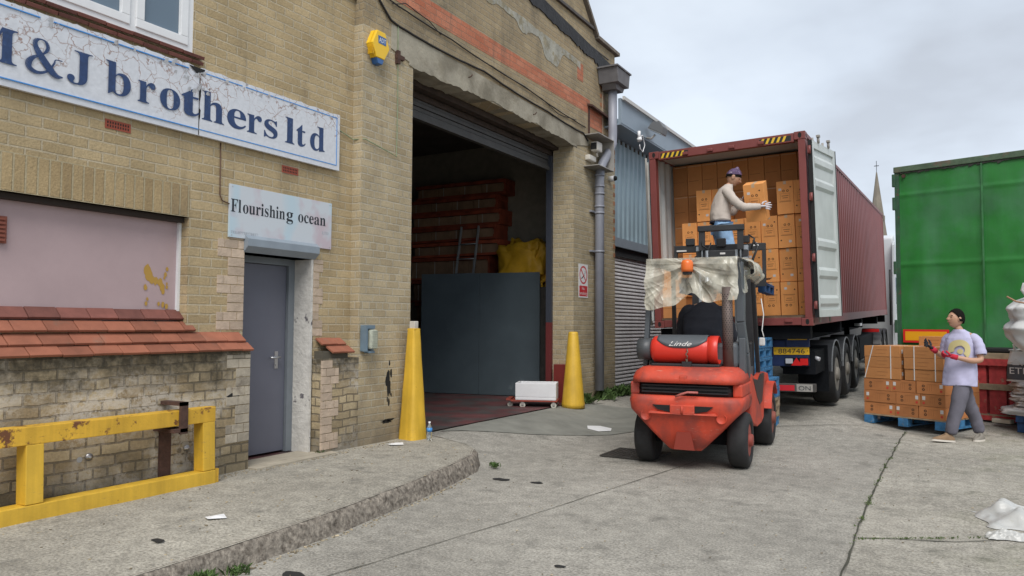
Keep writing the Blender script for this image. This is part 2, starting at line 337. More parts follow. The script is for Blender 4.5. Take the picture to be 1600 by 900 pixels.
def signextra(N,L,cur,h):
    g=h['g'].outputs['Position']
    nz=N.new('ShaderNodeTexNoise'); nz.inputs['Scale'].default_value=6; nz.inputs['Detail'].default_value=5; L.new(g,nz.inputs['Vector'])
    av=N.new('ShaderNodeVectorMath'); av.operation='MULTIPLY_ADD'; L.new(nz.outputs['Color'],av.inputs[0]); av.inputs[1].default_value=(.2,.2,.2); L.new(g,av.inputs[2])
    vo=N.new('ShaderNodeTexVoronoi'); vo.feature='DISTANCE_TO_EDGE'; vo.inputs['Scale'].default_value=9; L.new(av.outputs[0],vo.inputs['Vector'])
    crk=h['ramp'](vo.outputs['Distance'],.035,.005)
    s=N.new('ShaderNodeSeparateXYZ'); L.new(g,s.inputs[0])
    zn=N.new('ShaderNodeMath'); zn.operation='MULTIPLY_ADD'; L.new(h['noise'](2.0,3,g),zn.inputs[0]); zn.inputs[1].default_value=1.3; L.new(s.outputs[2],zn.inputs[2])
    msk=h['ramp'](zn.outputs[0],4.16,4.30)
    mu=N.new('ShaderNodeMath'); mu.operation='MULTIPLY'; L.new(crk,mu.inputs[0]); L.new(msk,mu.inputs[1])
    pt=h['ramp'](h['noise'](11,6,g,.7),.63,.66); c2=N.new('ShaderNodeMath'); c2.operation='MULTIPLY'; L.new(mu.outputs[0],c2.inputs[0]); L.new(h['ramp'](h['noise'](3.5,5,g),.32,.48),c2.inputs[1]); mu=c2
    m3=N.new('ShaderNodeMath'); m3.operation='MULTIPLY'; L.new(pt,m3.inputs[0]); L.new(msk,m3.inputs[1])
    m4=N.new('ShaderNodeMath'); m4.operation='MAXIMUM'; L.new(mu.outputs[0],m4.inputs[0]); L.new(m3.outputs[0],m4.inputs[1])
    cur=h['mix'](m4.outputs[0],cur,PEEL)
    return h['scalec'](cur,h['ramp'](h['noise'](25,5,g),.3,.7),.93,1.05)
SIGNW=mat('peeling_white_sign',(.60,.62,.66),.5,extra=signextra,bump=.5,bscale=14)
SIGNN=mat('navy_letters',(.018,.045,.13),.55,var=.25,vscale=30,col2=(.07,.11,.2),mixscale=18,mixlo=.6,mixhi=.7)
SIGNB=mat('blue_line',(.05,.25,.62),.5)
def sign2extra(N,L,cur,h):
    g=h['g'].outputs['Position']
    w=N.new('ShaderNodeTexWave'); w.inputs['Scale'].default_value=.6; w.inputs['Distortion'].default_value=7; w.inputs['Detail'].default_value=2; w.inputs['Detail Scale'].default_value=1.2; w.bands_direction='Y'; L.new(g,w.inputs['Vector'])
    cur=h['mix'](h['ramp'](w.outputs[0],.80,1.25),cur,(.36,.56,.66))
    return h['mix'](h['ramp'](h['noise'](2.4,3,g),.5,.64),cur,(.49,.42,.46))
SIGN2=mat('marbled_sign',(.52,.56,.60),.4,extra=sign2extra)
INK=mat('ink_black',(.012,.018,.025),.5)
INKG=mat('ink_grey',(.33,.36,.40),.5)
YEL=mat('yellow_paint',(.60,.37,.035),.5,var=.15,vscale=3,bump=.15,rust=(.16,.06,.02),rustamt=.67,rscale=9,streak=.12,scuff=(.36,.22,.07))
YELR=mat('yellow_paint_rusty',(.60,.35,.03),.55,var=.18,vscale=3,bump=.2,rust=(.15,.055,.02),rustamt=.565,rscale=7,streak=.14,scuff=(.24,.10,.03))
RUST=mat('rusty_iron',(.07,.035,.025),.9,var=.4,vscale=14,bump=.6)
YALARM=mat('yellow_plastic',(.80,.50,.02),.4)
BLUEP=mat('blue_plastic',(.03,.11,.30),.35)
WHITE=mat('white_paint',(.75,.75,.75),.5)
PIPE=mat('grey_drain_pipe',(.25,.26,.30),.45,var=.12,vscale=3)
HOPPER=mat('grey_hopper',(.13,.125,.13),.7,var=.2)
GALV=mat('galvanised_box',(.30,.285,.26),.6,var=.15,vscale=5)
CLAD=mat('blue_grey_cladding',(.26,.345,.39),.5,var=.12,vscale=1.2,streak=True)
FASC=mat('blue_grey_fascia',(.24,.30,.355),.45,var=.1,vscale=1)
SHUT=mat('shutter_slats',(.66,.64,.64),.45,var=.15,vscale=2,streak=True)
CABLE=mat('black_cable',(.015,.013,.012),.7)
REDP=mat('sign_red',(.55,.03,.04),.5)
# ---------------------------------------------------------------- ground
def gmesh(name,xs,ys,fn,m,kind='structure',parent=None):
    b=bmesh.new(); V=[[b.verts.new((x,y,fn(x,y))) for y in ys] for x in xs]
    for i in range(len(xs)-1):
        for j in range(len(ys)-1):
            f=b.faces.new([V[i][j],V[i+1][j],V[i+1][j+1],V[i][j+1]]); f.smooth=True
    me=bpy.data.meshes.new(name); b.to_mesh(me); b.free(); me.materials.append(m)
    o=bpy.data.objects.new(name,me); COL.objects.link(o); o['kind']=kind; return o
def fr(a,b,st):
    n=int(round((b-a)/st)); return [a+(b-a)*i/n for i in range(n+1)]
def wob(x,y): return .008*mnoise.noise(Vector((x*.7,y*.7,0)))+.003*mnoise.noise(Vector((x*4,y*4,3)))
gmesh('ground',[-600,-200,-60,-20]+fr(-7,6,.2)+[12,30,80,250,600],[-300,-60,-12]+fr(-2,19,.2)+fr(19.5,36,1.5)+[60,120,300,900],lambda x,y:(g0(x,y) if x<4 else g0(4,y))+(wob(x,y) if -7<x<6 and -2<y<19 else 0) - (0 if x>-5.8 or y<30 else 0),YARD)
# paler slab to the right of the long joint
def strip_pts(): return [(-.55,-1.5),(-.60,4.5),(-.66,6.9),(-.665,9.5),(-.62,11.8),(-.60,12.4)]
def jx(y):
    P=strip_pts()
    for (a,b),(c,d) in zip(P,P[1:]):
        if b<=y<=d: return a+(c-a)*(y-b)/(d-b)
    return P[-1][0]
def slab(y0,y1,name):
    b=bmesh.new(); ys=fr(y0,y1,.2); n=30; V=[]
    for y in ys:
        x0=jx(y)+.01; V.append([b.verts.new((x0+(6-x0)*k/n,y,g0(x0+(6-x0)*k/n,y)+wob(x0+(6-x0)*k/n,y)+.006)) for k in range(n+1)])
    for i in range(len(V)-1):
        for k in range(n): b.faces.new([V[i][k],V[i][k+1],V[i+1][k+1],V[i+1][k]]).smooth=True
    me=bpy.data.meshes.new(name); b.to_mesh(me); b.free(); me.materials.append(YARD2); o=bpy.data.objects.new(name,me); COL.objects.link(o); o['kind']='structure'
slab(-1.5,12.35,'concrete_slab')
def seam(pts,w,name,m=SEAM,dz=.012,jit=.006):
    mb=MB(); P=[]
    for (a,b),(c,d) in zip(pts,pts[1:]):
        n=max(2,int(math.hypot(c-a,d-b)/.12))
        for k in range(n): P.append((a+(c-a)*k/n,b+(d-b)*k/n))
    P.append(pts[-1]); L_=[];Rr=[]
    for i,p in enumerate(P):
        q=P[min(i+1,len(P)-1)]; o=P[max(i-1,0)]; t=Vector((q[0]-o[0],q[1]-o[1])).normalized(); nrm=Vector((-t.y,t.x))
        ww=w*(.55+.9*abs(mnoise.noise(Vector((p[0]*5,p[1]*5,1))))*1.5); j=jit*mnoise.noise(Vector((p[0]*3,p[1]*3,5)))*2
        for s_,l in((1,L_),(-1,Rr)):
            x=p[0]+nrm.x*(j+s_*ww/2); y=p[1]+nrm.y*(j+s_*ww/2); l.append((x,y,g0(x,y)+wob(x,y)+dz))
    for i in range(len(P)-1): mb.poly([L_[i],Rr[i],Rr[i+1],L_[i+1]])
    o=mb.build(name,m); o['kind']='structure'; return o
seam(strip_pts(),.015,'concrete_joint',SEAM,.012,.012)
seam([(-.66,6.1),(-.2,6.35),(.27,5.95)][:1]+[(.0,6.38),(.32,6.62),(1.4,7.2)],.014,'concrete_joint',SEAM,.012,.015)
seam([(-3.6,2.2),(-3.0,5.4),(-2.55,8.6)],.008,'concrete_joint',SEAM,.006,.004)
seam([(-2.8,11.35),(-1.2,12.3),(-.6,12.42),(.6,12.5)],.014,'concrete_joint',SEAM,.013,.01)
# moss clumps along the joints
def clump(mb,x,y,z,n,h,s):
    for _ in range(n):
        a=random.uniform(0,2*PI); r=abs(random.gauss(0,s)); px=x+r*math.cos(a); py=y+r*math.sin(a); hh=h*random.uniform(.4,1.1); w=hh*random.uniform(.12,.3)
        d=Vector((random.gauss(0,.5),random.gauss(0,.5),1)).normalized(); sd_=Vector((-math.sin(a),math.cos(a),0))*w
        p=Vector((px,py,z)); mid=p+d*hh*.55+sd_*.2; tip=p+d*hh+Vector((d.x,d.y,-.3))*hh*.3
        mb.poly([p-sd_*.3,p+sd_*.3,mid+sd_,tip]); mb.poly([p-sd_*.3,mid+sd_,tip,mid-sd_])
mb=MB()
for i in range(150):
    y=random.uniform(5.6,12.3); 
    if mnoise.noise(Vector((0,y*2.2,9)))<0: continue
    x=jx(y)+random.gauss(0,.012); clump(mb,x,y,g0(x,y)+.006,8,.018,.015)
for i in range(60):
    t=random.random()**1.5; x=-.62+t*.85; y=6.05+ (6.60-6.05)*t; clump(mb,x,y+.03,g0(x,y)+.006,7,.016,.015)
GRASS=mat('grass_blades',(.10,.16,.035),.8,island=.35)
GRASS2=mat('weed_leaves',(.085,.15,.04),.7,island=.35)
tag(mb.build('moss',GRASS),'green moss and tiny weeds growing in the joints of the concrete yard','moss',kind='stuff')
# asphalt patch in front of the big door and its surroundings
def flatpatch(name,pts,m,dz,lab=None,cat=None,sub=6):
    b=bmesh.new(); vs=[b.verts.new((x,y,0)) for x,y in pts]; b.faces.new(vs); bmesh.ops.triangulate(b,faces=b.faces)
    for _ in range(sub):
        es=[e for e in b.edges if e.calc_length()>.35]
        if not es: break
        bmesh.ops.subdivide_edges(b,edges=es,cuts=1); bmesh.ops.triangulate(b,faces=b.faces)
    for v in b.verts: v.co.z=g0(v.co.x,v.co.y)+wob(v.co.x,v.co.y)+dz
    me=bpy.data.meshes.new(name); b.to_mesh(me); b.free(); me.materials.append(m); o=bpy.data.objects.new(name,me); COL.objects.link(o)
    if lab: tag(o,lab,cat)
    else: o['kind']='structure'
    return o
pp=[(-5.74,8.0),(-5.3,8.4),(-4.9,8.9),(-4.5,9.6),(-4.15,10.0),(-3.95,10.6),(-3.9,11.4),(-4.15,12.1),(-4.7,12.5),(-5.3,12.3),(-5.62,12.0),(-5.74,11.9)]
flatpatch('asphalt_patch',[(x+.06*mnoise.noise(Vector((x*3,y*3,0))),y) for x,y in pp],PATCH,.008)
# raised pavement
kt=[(-3.95,-2.0),(-3.95,1.0),(-3.95,2.6),(-3.98,3.6),(-4.04,4.4),(-4.16,5.4),(-4.30,6.2),(-4.42,6.75),(-4.58,7.05),(-4.85,7.28),(-5.2,7.45),(-5.55,7.58),(-5.745,7.62)]
pts=[]
for (a,b),(c,d) in zip(kt,kt[1:]):
    n=max(1,int(math.hypot(c-a,d-b)/.09))
    for k in range(n): pts.append((a+(c-a)*k/n,b+(d-b)*k/n))
pts.append(kt[-1])
def pz(x,y): 
    return .185-.05*smooth01(-4.6,-3.7,x)+.007*mnoise.noise(Vector((x*1.5,y*1.5,2)))+.003*mnoise.noise(Vector((x*9,y*9,2)))
b=bmesh.new(); rows=[]
for (x,y) in pts:
    row=[]; n=14; xb=-5.76 if y<7.0 else -5.76
    ye=y
    for k in range(n+1):
        t=k/n
        if y>7: # end wraps round towards the wall
            X_=x+(xb-x)*t; Y_=y+(min(y,7.0)-y)*0
        else: X_=x+(xb-x)*t; Y_=y
        row.append(b.verts.new((X_,Y_,pz(X_,Y_))))
    rows.append(row)
for i in range(len(rows)-1):
    for k in range(14): b.faces.new([rows[i][k+1],rows[i][k],rows[i+1][k],rows[i+1][k+1]]).smooth=True
me=bpy.data.meshes.new('pavement'); b.to_mesh(me); b.free(); me.materials.append(PAVE); o=bpy.data.objects.new('pavement',me); COL.objects.link(o); o['kind']='structure'
mb=MB(); prof=[(-.02,.0,1),(.012,-.012,1),(.035,-.05,.8),(.05,-.11,.4),(.07,-1,0)]
def kerbpt(i,j):
    x,y=pts[i]; q=pts[min(i+1,len(pts)-1)]; o_=pts[max(i-1,0)]; t=Vector((q[0]-o_[0],q[1]-o_[1])).normalized(); n=Vector((t.y,-t.x))
    off,dz,_=prof[j]; nz=.016*mnoise.noise(Vector((x*6,y*6,j*1.7)))+.008*mnoise.noise(Vector((x*22,y*22,j)))
    X_=x+n.x*(off+(nz if j else 0)); Y_=y+n.y*(off+(nz if j else 0)); gz=g0(X_,Y_)-.02
    z=(pz(x,y)+.003+dz*min(1,max(.15,(pz(x,y)-gz)/.16))+(nz*.4 if j else 0)) if dz>-.5 else gz
    return (X_,Y_,max(z,gz))
V=[[mb.bm.verts.new(kerbpt(i,j)) for j in range(5)] for i in range(len(pts))]
for i in range(len(pts)-1):
    for j in range(4): f=mb._f([V[i][j],V[i][j+1],V[i+1][j+1],V[i+1][j]]); f.smooth=True
o=mb.build('kerb',KERB); o['kind']='structure'
# grit and dead leaves gathered in the gutter
mb=MB()
for i in range(420):
    k=int(random.random()**.8*(len(pts)-30))+10; x,y=pts[k]; 
    if y<1.5: continue
    x+=.085+abs(random.gauss(0,.035)); y+=random.uniform(-.05,.05); s=random.uniform(.004,.014); z=g0(x,y)+wob(x,y)
    mb.cbox((x,y,z+s*.3),(s*random.uniform(.6,2),s,s*.5),rz=random.uniform(0,3),rx=random.uniform(-.5,.5))
GRIT=mat('grit',(.30,.25,.17),.95,island=.6)
tag(mb.build('gutter_debris',GRIT),'crumbs of grit and dry leaves along the foot of the kerb','debris',kind='stuff')
mb=MB()
for i in range(500):
    x=random.uniform(-5.70,-5.55) if random.random()<.7 else random.uniform(-5.7,-4); y=random.uniform(2.5,7.0); s=random.uniform(.004,.013)
    mb.cbox((x,y,pz(x,y)+s*.3),(s*random.uniform(.6,2),s,s*.5),rz=random.uniform(0,3))
for i in range(900):
    x=random.uniform(-3.9,3); y=random.uniform(3,12); s=random.uniform(.003,.009)
    mb.cbox((x,y,g0(x,y)+wob(x,y)+.008+s*.2),(s*random.uniform(.6,2),s,s*.5),rz=random.uniform(0,3))
tag(mb.build('loose_grit',GRIT),'small loose stones scattered on the concrete','grit',kind='stuff')
# ---------------------------------------------------------------- brick warehouse (thing)
WH=thing('brick_warehouse','buff brick warehouse with a pink boarded window and a large open loading bay','building',(-5.9,6.5,.17))
def wall(name,xf,xb,ys,zs,hole,m,cap=True):
    mb=MB(); b=mb.bm; ny=len(ys)-1; nz=len(zs)-1
    S_=[[not hole((ys[i]+ys[i+1])/2,(zs[j]+zs[j+1])/2) for j in range(nz)] for i in range(ny)]
    for i in range(ny):
        for j in range(nz):
            if not S_[i][j]: continue
            y0,y1,z0,z1=ys[i],ys[i+1],zs[j],zs[j+1]
            mb.poly([(xf,y0,z0),(xf,y1,z0),(xf,y1,z1),(xf,y0,z1)]); mb.poly([(xb,y0,z0),(xb,y0,z1),(xb,y1,z1),(xb,y1,z0)])
            if i==0 or not S_[i-1][j]: mb.poly([(xf,y0,z0),(xf,y0,z1),(xb,y0,z1),(xb,y0,z0)])
            if i==ny-1 or not S_[i+1][j]: mb.poly([(xf,y1,z0),(xb,y1,z0),(xb,y1,z1),(xf,y1,z1)])
            if j==0 or not S_[i][j-1]: mb.poly([(xf,y0,z0),(xb,y0,z0),(xb,y1,z0),(xf,y1,z0)])
            if j==nz-1 or not S_[i][j+1]: mb.poly([(xf,y0,z1),(xf,y1,z1),(xb,y1,z1),(xb,y0,z1)])
    return mb.build(name,m,WH,world=True)
XO=-5.89; XF=-5.75
# office bay upper wall
def h_off(y,z):
    if 1.2<y<4.35 and 1.5<z<2.50: return True
    if 1.9<y<4.345 and 3.99<z<5.4: return True
    if 4.97<y<5.86 and z<2.24: return True
    return False
wall('office_wall',XO,XO-.34,[-4,1.2,1.9,4.345,4.35,4.97,5.86,6.467],[1.42,1.5,2.24,2.5,3.99,5.4,8.6],h_off,BRO)
wall('plinth_wall',XF,XO-.34,[-4,4.95],[0.02,1.30],lambda y,z:False,BRP)
wall('plinth_wall',XF-.001,XO-.34,[5.90,6.467],[0.02,1.18],lambda y,z:False,BRP)
# filler between plinth top and upper wall beside the door
wall('office_wall',XO,XO-.34,[4.352,4.95],[1.30,1.42],lambda y,z:False,BRO)
wall('office_wall',XO,XO-.34,[5.90,6.467],[1.18,1.42],lambda y,z:False,BRO)
wall('office_wall',XO-.02,XO-.34,[4.95,4.972],[.02,1.42],lambda y,z:False,BRO)
# pier, loading bay wall with opening, gable above
YL,YR,ZT=7.39,12.03,4.80
wall('bay_wall',XF,XF-.41,[6.467,YL,YR,13.93],[0.02,ZT,5.0],lambda y,z:YL<y<YR and z<ZT,BR)
wall('bay_wall',XF,XF-.41,[6.467,13.93],[5.0,5.48],lambda y,z:False,BRG)
wall('red_brick_band',XF+.003,XF-.40,[6.467,12.72],[5.48,5.74],lambda y,z:False,BRR)
wall('bay_wall',XF,XF-.41,[12.72,13.93],[5.48,5.74],lambda y,z:False,BRG)
mb=MB(); gp=[(6.467,5.74),(13.93,5.74),(13.93,6.98),(13.0,6.98),(12.2,7.75),(10.8,8.9),(9.6,9.9),(6.467,9.9)]
mb.prism([(XF,y,z) for y,z in gp],(-.41,0,0)); mb.build('gable_wall',BRG,WH,world=True)
# concrete lintel with a ragged lower edge, standing just proud
rnd=random.Random(3); lo=[]; y=7.00; 
top=[(6.93,5.13),(12.2,4.93)]
ys_=fr(7.30,12.15,.05); low=[]
for i,yy in enumerate(ys_):
    n_=.045*mnoise.noise(Vector((yy*2.3,0,0)))+.03*mnoise.noise(Vector((yy*9,0,4)))
    low.append((yy,ZT-.05+.05*math.sin((yy-7.3)/4.85*PI)+n_))
mb=MB(); poly=[(6.95,5.16),(6.95,4.84),(7.28,4.80)]+low+[(12.2,4.78),(12.75,4.86),(12.72,4.99),(12.2,5.03)]
for i in range(len(low)-1):
    (a,b_),(c,d_)=low[i],low[i+1]; ta=5.16-(a-6.95)/5.8*.14+.012*mnoise.noise(Vector((a*4,3,3))); tb=5.16-(c-6.95)/5.8*.14+.012*mnoise.noise(Vector((c*4,3,3)))
    mb.prism([(XF+.012,a,b_),(XF+.012,c,d_),(XF+.012,c,tb),(XF+.012,a,ta)],(-.3,0,0))
mb.prism([(XF+.012,6.95,4.86),(XF+.012,7.30,4.80),(XF+.012,7.30,5.15),(XF+.012,6.95,5.16)],(-.012,0,0))
mb.prism([(XF+.012,12.15,4.78),(XF+.012,12.7,4.88),(XF+.012,12.66,5.0),(XF+.012,12.15,5.03)],(-.012,0,0))
mb.build('concrete_lintel',CONC_L,WH,world=True)
# render patch high on the wall
mb=MB(); rp=[]
for k in range(84):
    t=k/83; yy=8.2+t*4.1; rp.append((yy,6.44-.09*t+.03*mnoise.noise(Vector((yy*2.5,1,7)))+.015*mnoise.noise(Vector((yy*14,1,7)))))
rp2=[(yy,z-.10-.30*smooth01(-.2,.5,mnoise.noise(Vector((yy*1.3,5,7))))-.05*abs(mnoise.noise(Vector((yy*9,5,7))))) for yy,z in rp]
for i in range(83): mb.prism([(XF+.006,rp2[i][0],rp2[i][1]),(XF+.006,rp2[i+1][0],rp2[i+1][1]),(XF+.006,rp[i+1][0],rp[i+1][1]),(XF+.006,rp[i][0],rp[i][1])],(-.006,0,0))
mb.build('render_patch',mat('grey_render',(.33,.32,.27),.95,var=.25,vscale=5,bump=.8,bscale=30,col2=(.25,.22,.15),mixscale=6,mixlo=.5,mixhi=.6),WH,world=True)
mb=MB(); mb.box((XF-.01,12.18,6.0),(XF+.005,12.42,6.32)); mb.build('brick_repair',BRR,WH,world=True)
# bitumen flashing strip, ragged
mb=MB()
for i in range(60):
    a=9.6+i*.073; c=a+.073; t0=7.05-(a-9.6)*.085; t1=7.05-(c-9.6)*.085
    d0=.23+.05*mnoise.noise(Vector((a*3,0,1)))+.05*mnoise.noise(Vector((a*11,0,1)))+.03*mnoise.noise(Vector((a*31,0,1))); d1=.23+.05*mnoise.noise(Vector((c*3,0,1)))+.05*mnoise.noise(Vector((c*11,0,1)))+.03*mnoise.noise(Vector((c*31,0,1)))
    mb.prism([(XF+.02,a,t0-d0),(XF+.02,c,t1-d1),(XF+.03,c,t1),(XF+.03,a,t0)],(-.03,0,0))
mb.build('bitumen_flashing',BITUM,WH,world=True)
mb=MB(); mb.box((XF-.02,9.0,7.12),(XF+.05,12.95,7.17)); mb.box((XF-.01,6.467,6.78),(XF+.012,13.6,6.80)); mb.build('string_course',mat('dark_lead',(.08,.07,.065),.8,var=.3),WH,world=True)
# copings
COP=mat('stone_coping',(.17,.145,.12),.9,var=.3,vscale=5,bump=.6)
mb=MB()
def cop(a,b_,w=.12,th=.07):
    dy=b_[0]-a[0]; dz=b_[1]-a[1]; l=math.hypot(dy,dz); ny,nz=-dz/l*th,dy/l*th
    if nz<0: ny,nz=-ny,-nz
    mb.prism([(XF+.07,a[0],a[1]),(XF+.07,b_[0],b_[1]),(XF+.07,b_[0]+ny,b_[1]+nz),(XF+.07,a[0]+ny,a[1]+nz)],(-.55,0,0),bev=.008)
cop((12.98,7.0),(14.05,6.98)); cop((12.2,7.78),(12.97,7.03)); cop((10.8,8.93),(12.18,7.80)); cop((9.6,9.93),(10.78,8.95))
mb.build('coping',COP,WH,world=True)
mb=MB()
for i in range(22):   # quoin bricks at the end of the wall, orange
    z=2.9+i*.172; mb.box((XF-.3,13.84,z),(XF+.004,13.934,z+.078)); 
for i in range(6): mb.box((XF-.01,13.2+.0,5.76+i*.172),(XF+.005,13.4,5.838+i*.172))
mb.build('brick_quoin',mat('orange_brick',(.36,.16,.075),.9,island=.3,var=.2,bump=.4),WH,world=True)
# brick recess with little canopy near the corner
mb=MB(); mb.box((XF-.01,12.72,5.25),(XF+.006,13.35,5.60)); mb.build('brick_repair',BRR,WH,world=True)
mb=MB(); mb.prism([(XF,12.6,5.66),(XF+.12,12.6,5.62),(XF+.12,13.6,5.57),(XF,13.6,5.62)],(0,0,-.035)); mb.box((XF,12.64,5.05),(XF+.03,12.67,5.62)); mb.build('iron_canopy',RUST,WH,world=True)
mb=MB(); mb.box((XF,13.28,5.15),(XF+.02,13.31,6.45)); mb.build('conduit',mat('beige_conduit',(.36,.28,.2),.8),WH,world=True)
# openings trims: soldier course
mb=MB(); mb.box((XO-.1,-1,2.50),(XO+.004,4.35,2.79)); mb.build('soldier_course',BRS,WH,world=True)
# window opening: board, painted top shadow, frame, vent, stain
mb=MB(); mb.box((XO-.17,1.2,1.55),(XO-.13,4.35,2.52)); PB=mb.build('boarded_window',PINK,WH,world=True)
mb=MB(); mb.box((XO-.13,1.2,2.455),(XO-.06,4.35,2.50)); mb.build('window_frame_and_shade',mat('recess_shadow',(.035,.025,.02),.9),WH,world=True)  # near-black strip paints the shadow at the top of the recess
mb=MB(); mb.box((XO-.13,4.325,1.66),(XO-.10,4.35,2.46)); mb.build('window_frame_and_shade',UPVC,WH,world=True)
mb=MB(); mb.box((XO-.13,2.66,2.13),(XO-.105,2.90,2.33))
for k in range(6): mb.box((XO-.105,2.675,2.145+k*.031),(XO-.09,2.885,2.162+k*.031))
mb.build('vent_grille',mat('brown_vent',(.22,.065,.04),.7),WH,world=True)
mb=MB(); q_=0; sp=[(4.045,2.01,.04),(4.06,1.97,.045),(4.09,1.93,.035),(4.13,1.92,.03),(4.17,1.91,.03),(4.19,1.87,.03),(4.2,1.83,.022),(4.22,1.98,.018),(4.235,2.03,.016),(4.21,1.95,.012),(4.03,1.86,.02),(4.235,1.87,.014),(4.235,1.90,.01),(4.05,1.76,.013),(4.04,1.72,.016),(4.16,1.72,.016),(4.20,1.715,.02),(4.235,1.70,.02)]
for y_,z_,r_ in sp:
    q_+=.0004
    mb.poly([(XO-.1285+q_,y_+r_*(1+.35*mnoise.noise(Vector((y_*50,a*2,z_*40))))*math.cos(a)*.8,z_+r_*(1+.35*mnoise.noise(Vector((y_*50,a*2,z_*30))))*math.sin(a)*1.25) for a in [2*PI*k/14 for k in range(14)]])
o=mb.build('paint_stain',OCHRE,PB); o.data.transform(WH.matrix_basis.inverted())
# terracotta weathering tiles
def tiles(name,y0,y1,xa,za,xb,zb,m=TILE,w=.235,th=.022,ph=0):
    mb=MB(); y=y0+ph; 
    while y<y1-.03:
        e_=min(y+w-.006,y1); j=rnd.uniform(-.003,.003); dx=xb-xa; dz=zb-za; l=math.hypot(dx,dz); nx,nz=-dz/l*th,dx/l*th
        mb.prism([(xa,y,za+j),(xb,y,zb+j),(xb+nx,y,zb+nz+j),(xa+nx,y,za+nz+j)],(0,e_-y,0),bev=.004); y+=w
    return mb.build(name,m,WH,world=True)
tiles('sill_tile_row',0.2,4.35,XO-.13,1.655,XO-.045,1.575,TILED,ph=.02)
tiles('sill_tile_row',0.2,4.42,XO-.06,1.55,XO+.035,1.475,TILE,ph=.12)
tiles('sill_tile_row',0.2,4.92,XO-.005,1.455,XO+.105,1.375,TILE,ph=.05)
tiles('sill_tile_row',0.2,4.95,XO+.085,1.36,XO+.18,1.295,TILE,ph=.16)
tiles('sill_tile_row',5.93,6.30,XO,1.385,XO+.10,1.32,TILE,ph=.0)
tiles('sill_tile_row',6.0,6.34,XO+.08,1.30,XO+.19,1.235,TILE,ph=.0)
mb=MB(); mb.box((XO-.3,0.2,1.2),(XO-.05,4.42,1.56)); mb.box((XO-.3,.2,1.2),(XO+.0,4.949,1.40)); mb.box((XO-.3,.2,1.2),(XF-.012,4.949,1.345)); mb.box((XO-.3,5.92,1.1),(XF-.012,6.3,1.26)); mb.build('mortar_bed',mat('dark_mortar',(.09,.08,.06),.95,bump=.5),WH,world=True)
# upstairs window
WN=MB(); y0,y1,z0,z1=1.9,4.345,3.99,5.4
WN.box((XO-.08,y0,z0),(XO-.005,y1,z0+.055)); WN.box((XO-.08,y1-.055,z0+.055),(XO-.005,y1,z1)); WN.box((XO-.08,3.735,z0+.055),(XO-.01,3.79,z1)); WN.box((XO-.08,2.85,z0+.055),(XO-.01,2.91,z1))
for a,c in ((2.91,3.735),(3.79,4.29)):
    WN.box((XO-.075,a,z0+.055),(XO+.008,c,z0+.13),bev=.006); WN.box((XO-.075,a,z0+.13),(XO+.008,a+.075,z1),bev=.006); WN.box((XO-.075,c-.075,z0+.13),(XO+.008,c,z1),bev=.006)
WO=WN.build('office_window',UPVC,WH,world=True)
g_=MB()
for a,c in ((2.985,3.66),(3.865,4.215)): g_.box((XO-.05,a,z0+.13),(XO-.03,c,z1))
o=g_.build('pane',GLASS,WO); o.data.transform(WH.matrix_basis.inverted())
g_=MB(); g_.box((XO-.3,1.9,z0),(XO-.25,4.345,z1)); g_.build('blind',BLIND,WH,world=True)
tiles('sill_tile_row',0.2,4.43,XO-.06,3.985,XO+.05,3.945,TILED,ph=.02,th=.03)
tiles('sill_tile_row',0.2,4.43,XO-.03,3.925,XO+.035,3.895,TILED,ph=.12,th=.03)
# small air bricks
for ya,za in ((3.55,3.13),(5.42,3.10)):
    mb=MB(); mb.box((XO,ya,za),(XO+.006,ya+.22,za+.075)); 
    mb.mi=1
    for k in range(9):
        for j in range(2): mb.box((XO+.0061,ya+.016+k*.022,za+.014+j*.028),(XO+.0075,ya+.026+k*.022,za+.032+j*.028))
    mb.build('air_brick',[mat('red_vent_brick',(.30,.07,.04),.8),BLACK],WH,world=True)
# doorway: jambs, frame, leaf
mb=MB()
mb.box((XO-.33,5.853,.17),(XO+.003,5.883,2.236)); mb.build('door_reveal',WHITEP,WH,world=True)
mb=MB(); mb.box((XF-.3,4.95,.16),(XF-.02,5.90,.20)); mb.box((XF-.04,4.95,.15),(XF+.12,6.05,.197)); mb.build('door_step',mat('pale_step',(.36,.32,.25),.9,var=.15,bump=.4),WH,world=True)
mb=MB(); mb.box((XO-.33,5.77,.20),(XO-.24,5.852,2.236)); mb.box((XO-.33,4.97,.20),(XO-.24,5.02,2.24)); mb.box((XO-.33,5.02,2.17),(XO-.24,5.77,2.24))
DF=mb.build('door_frame',DOORF,WH,world=True)
mb=MB(); mb.box((XO-.32,5.025,.215),(XO-.275,5.765,2.165),bev=.003); DL=mb.build('door',DOORG,WH,world=True)
mb=MB(); mb.box((XO-.275,5.62,1.08),(XO-.268,5.665,1.26)); mb.cyl((XO-.27,5.645,1.2),(XO-.215,5.645,1.2),.01); mb.tube([(XO-.215,5.65,1.2),(XO-.212,5.6,1.2),(XO-.215,5.52,1.197)],.011); mb.cyl((XO-.268,5.643,1.12),(XO-.262,5.643,1.12),.014)
o=mb.build('handle',STEEL,DL); o.data.transform(WH.matrix_basis.inverted())
mb=MB(); mb.prism([(XO-.33,4.96,2.24),(XO+.0,4.96,2.24),(XO+.065,4.96,2.30),(XO+.065,4.96,2.37),(XO-.02,4.96,2.44),(XO-.33,4.96,2.44)],(0,.95,0)); mb.build('lintel_box',LBOX,WH,world=True)
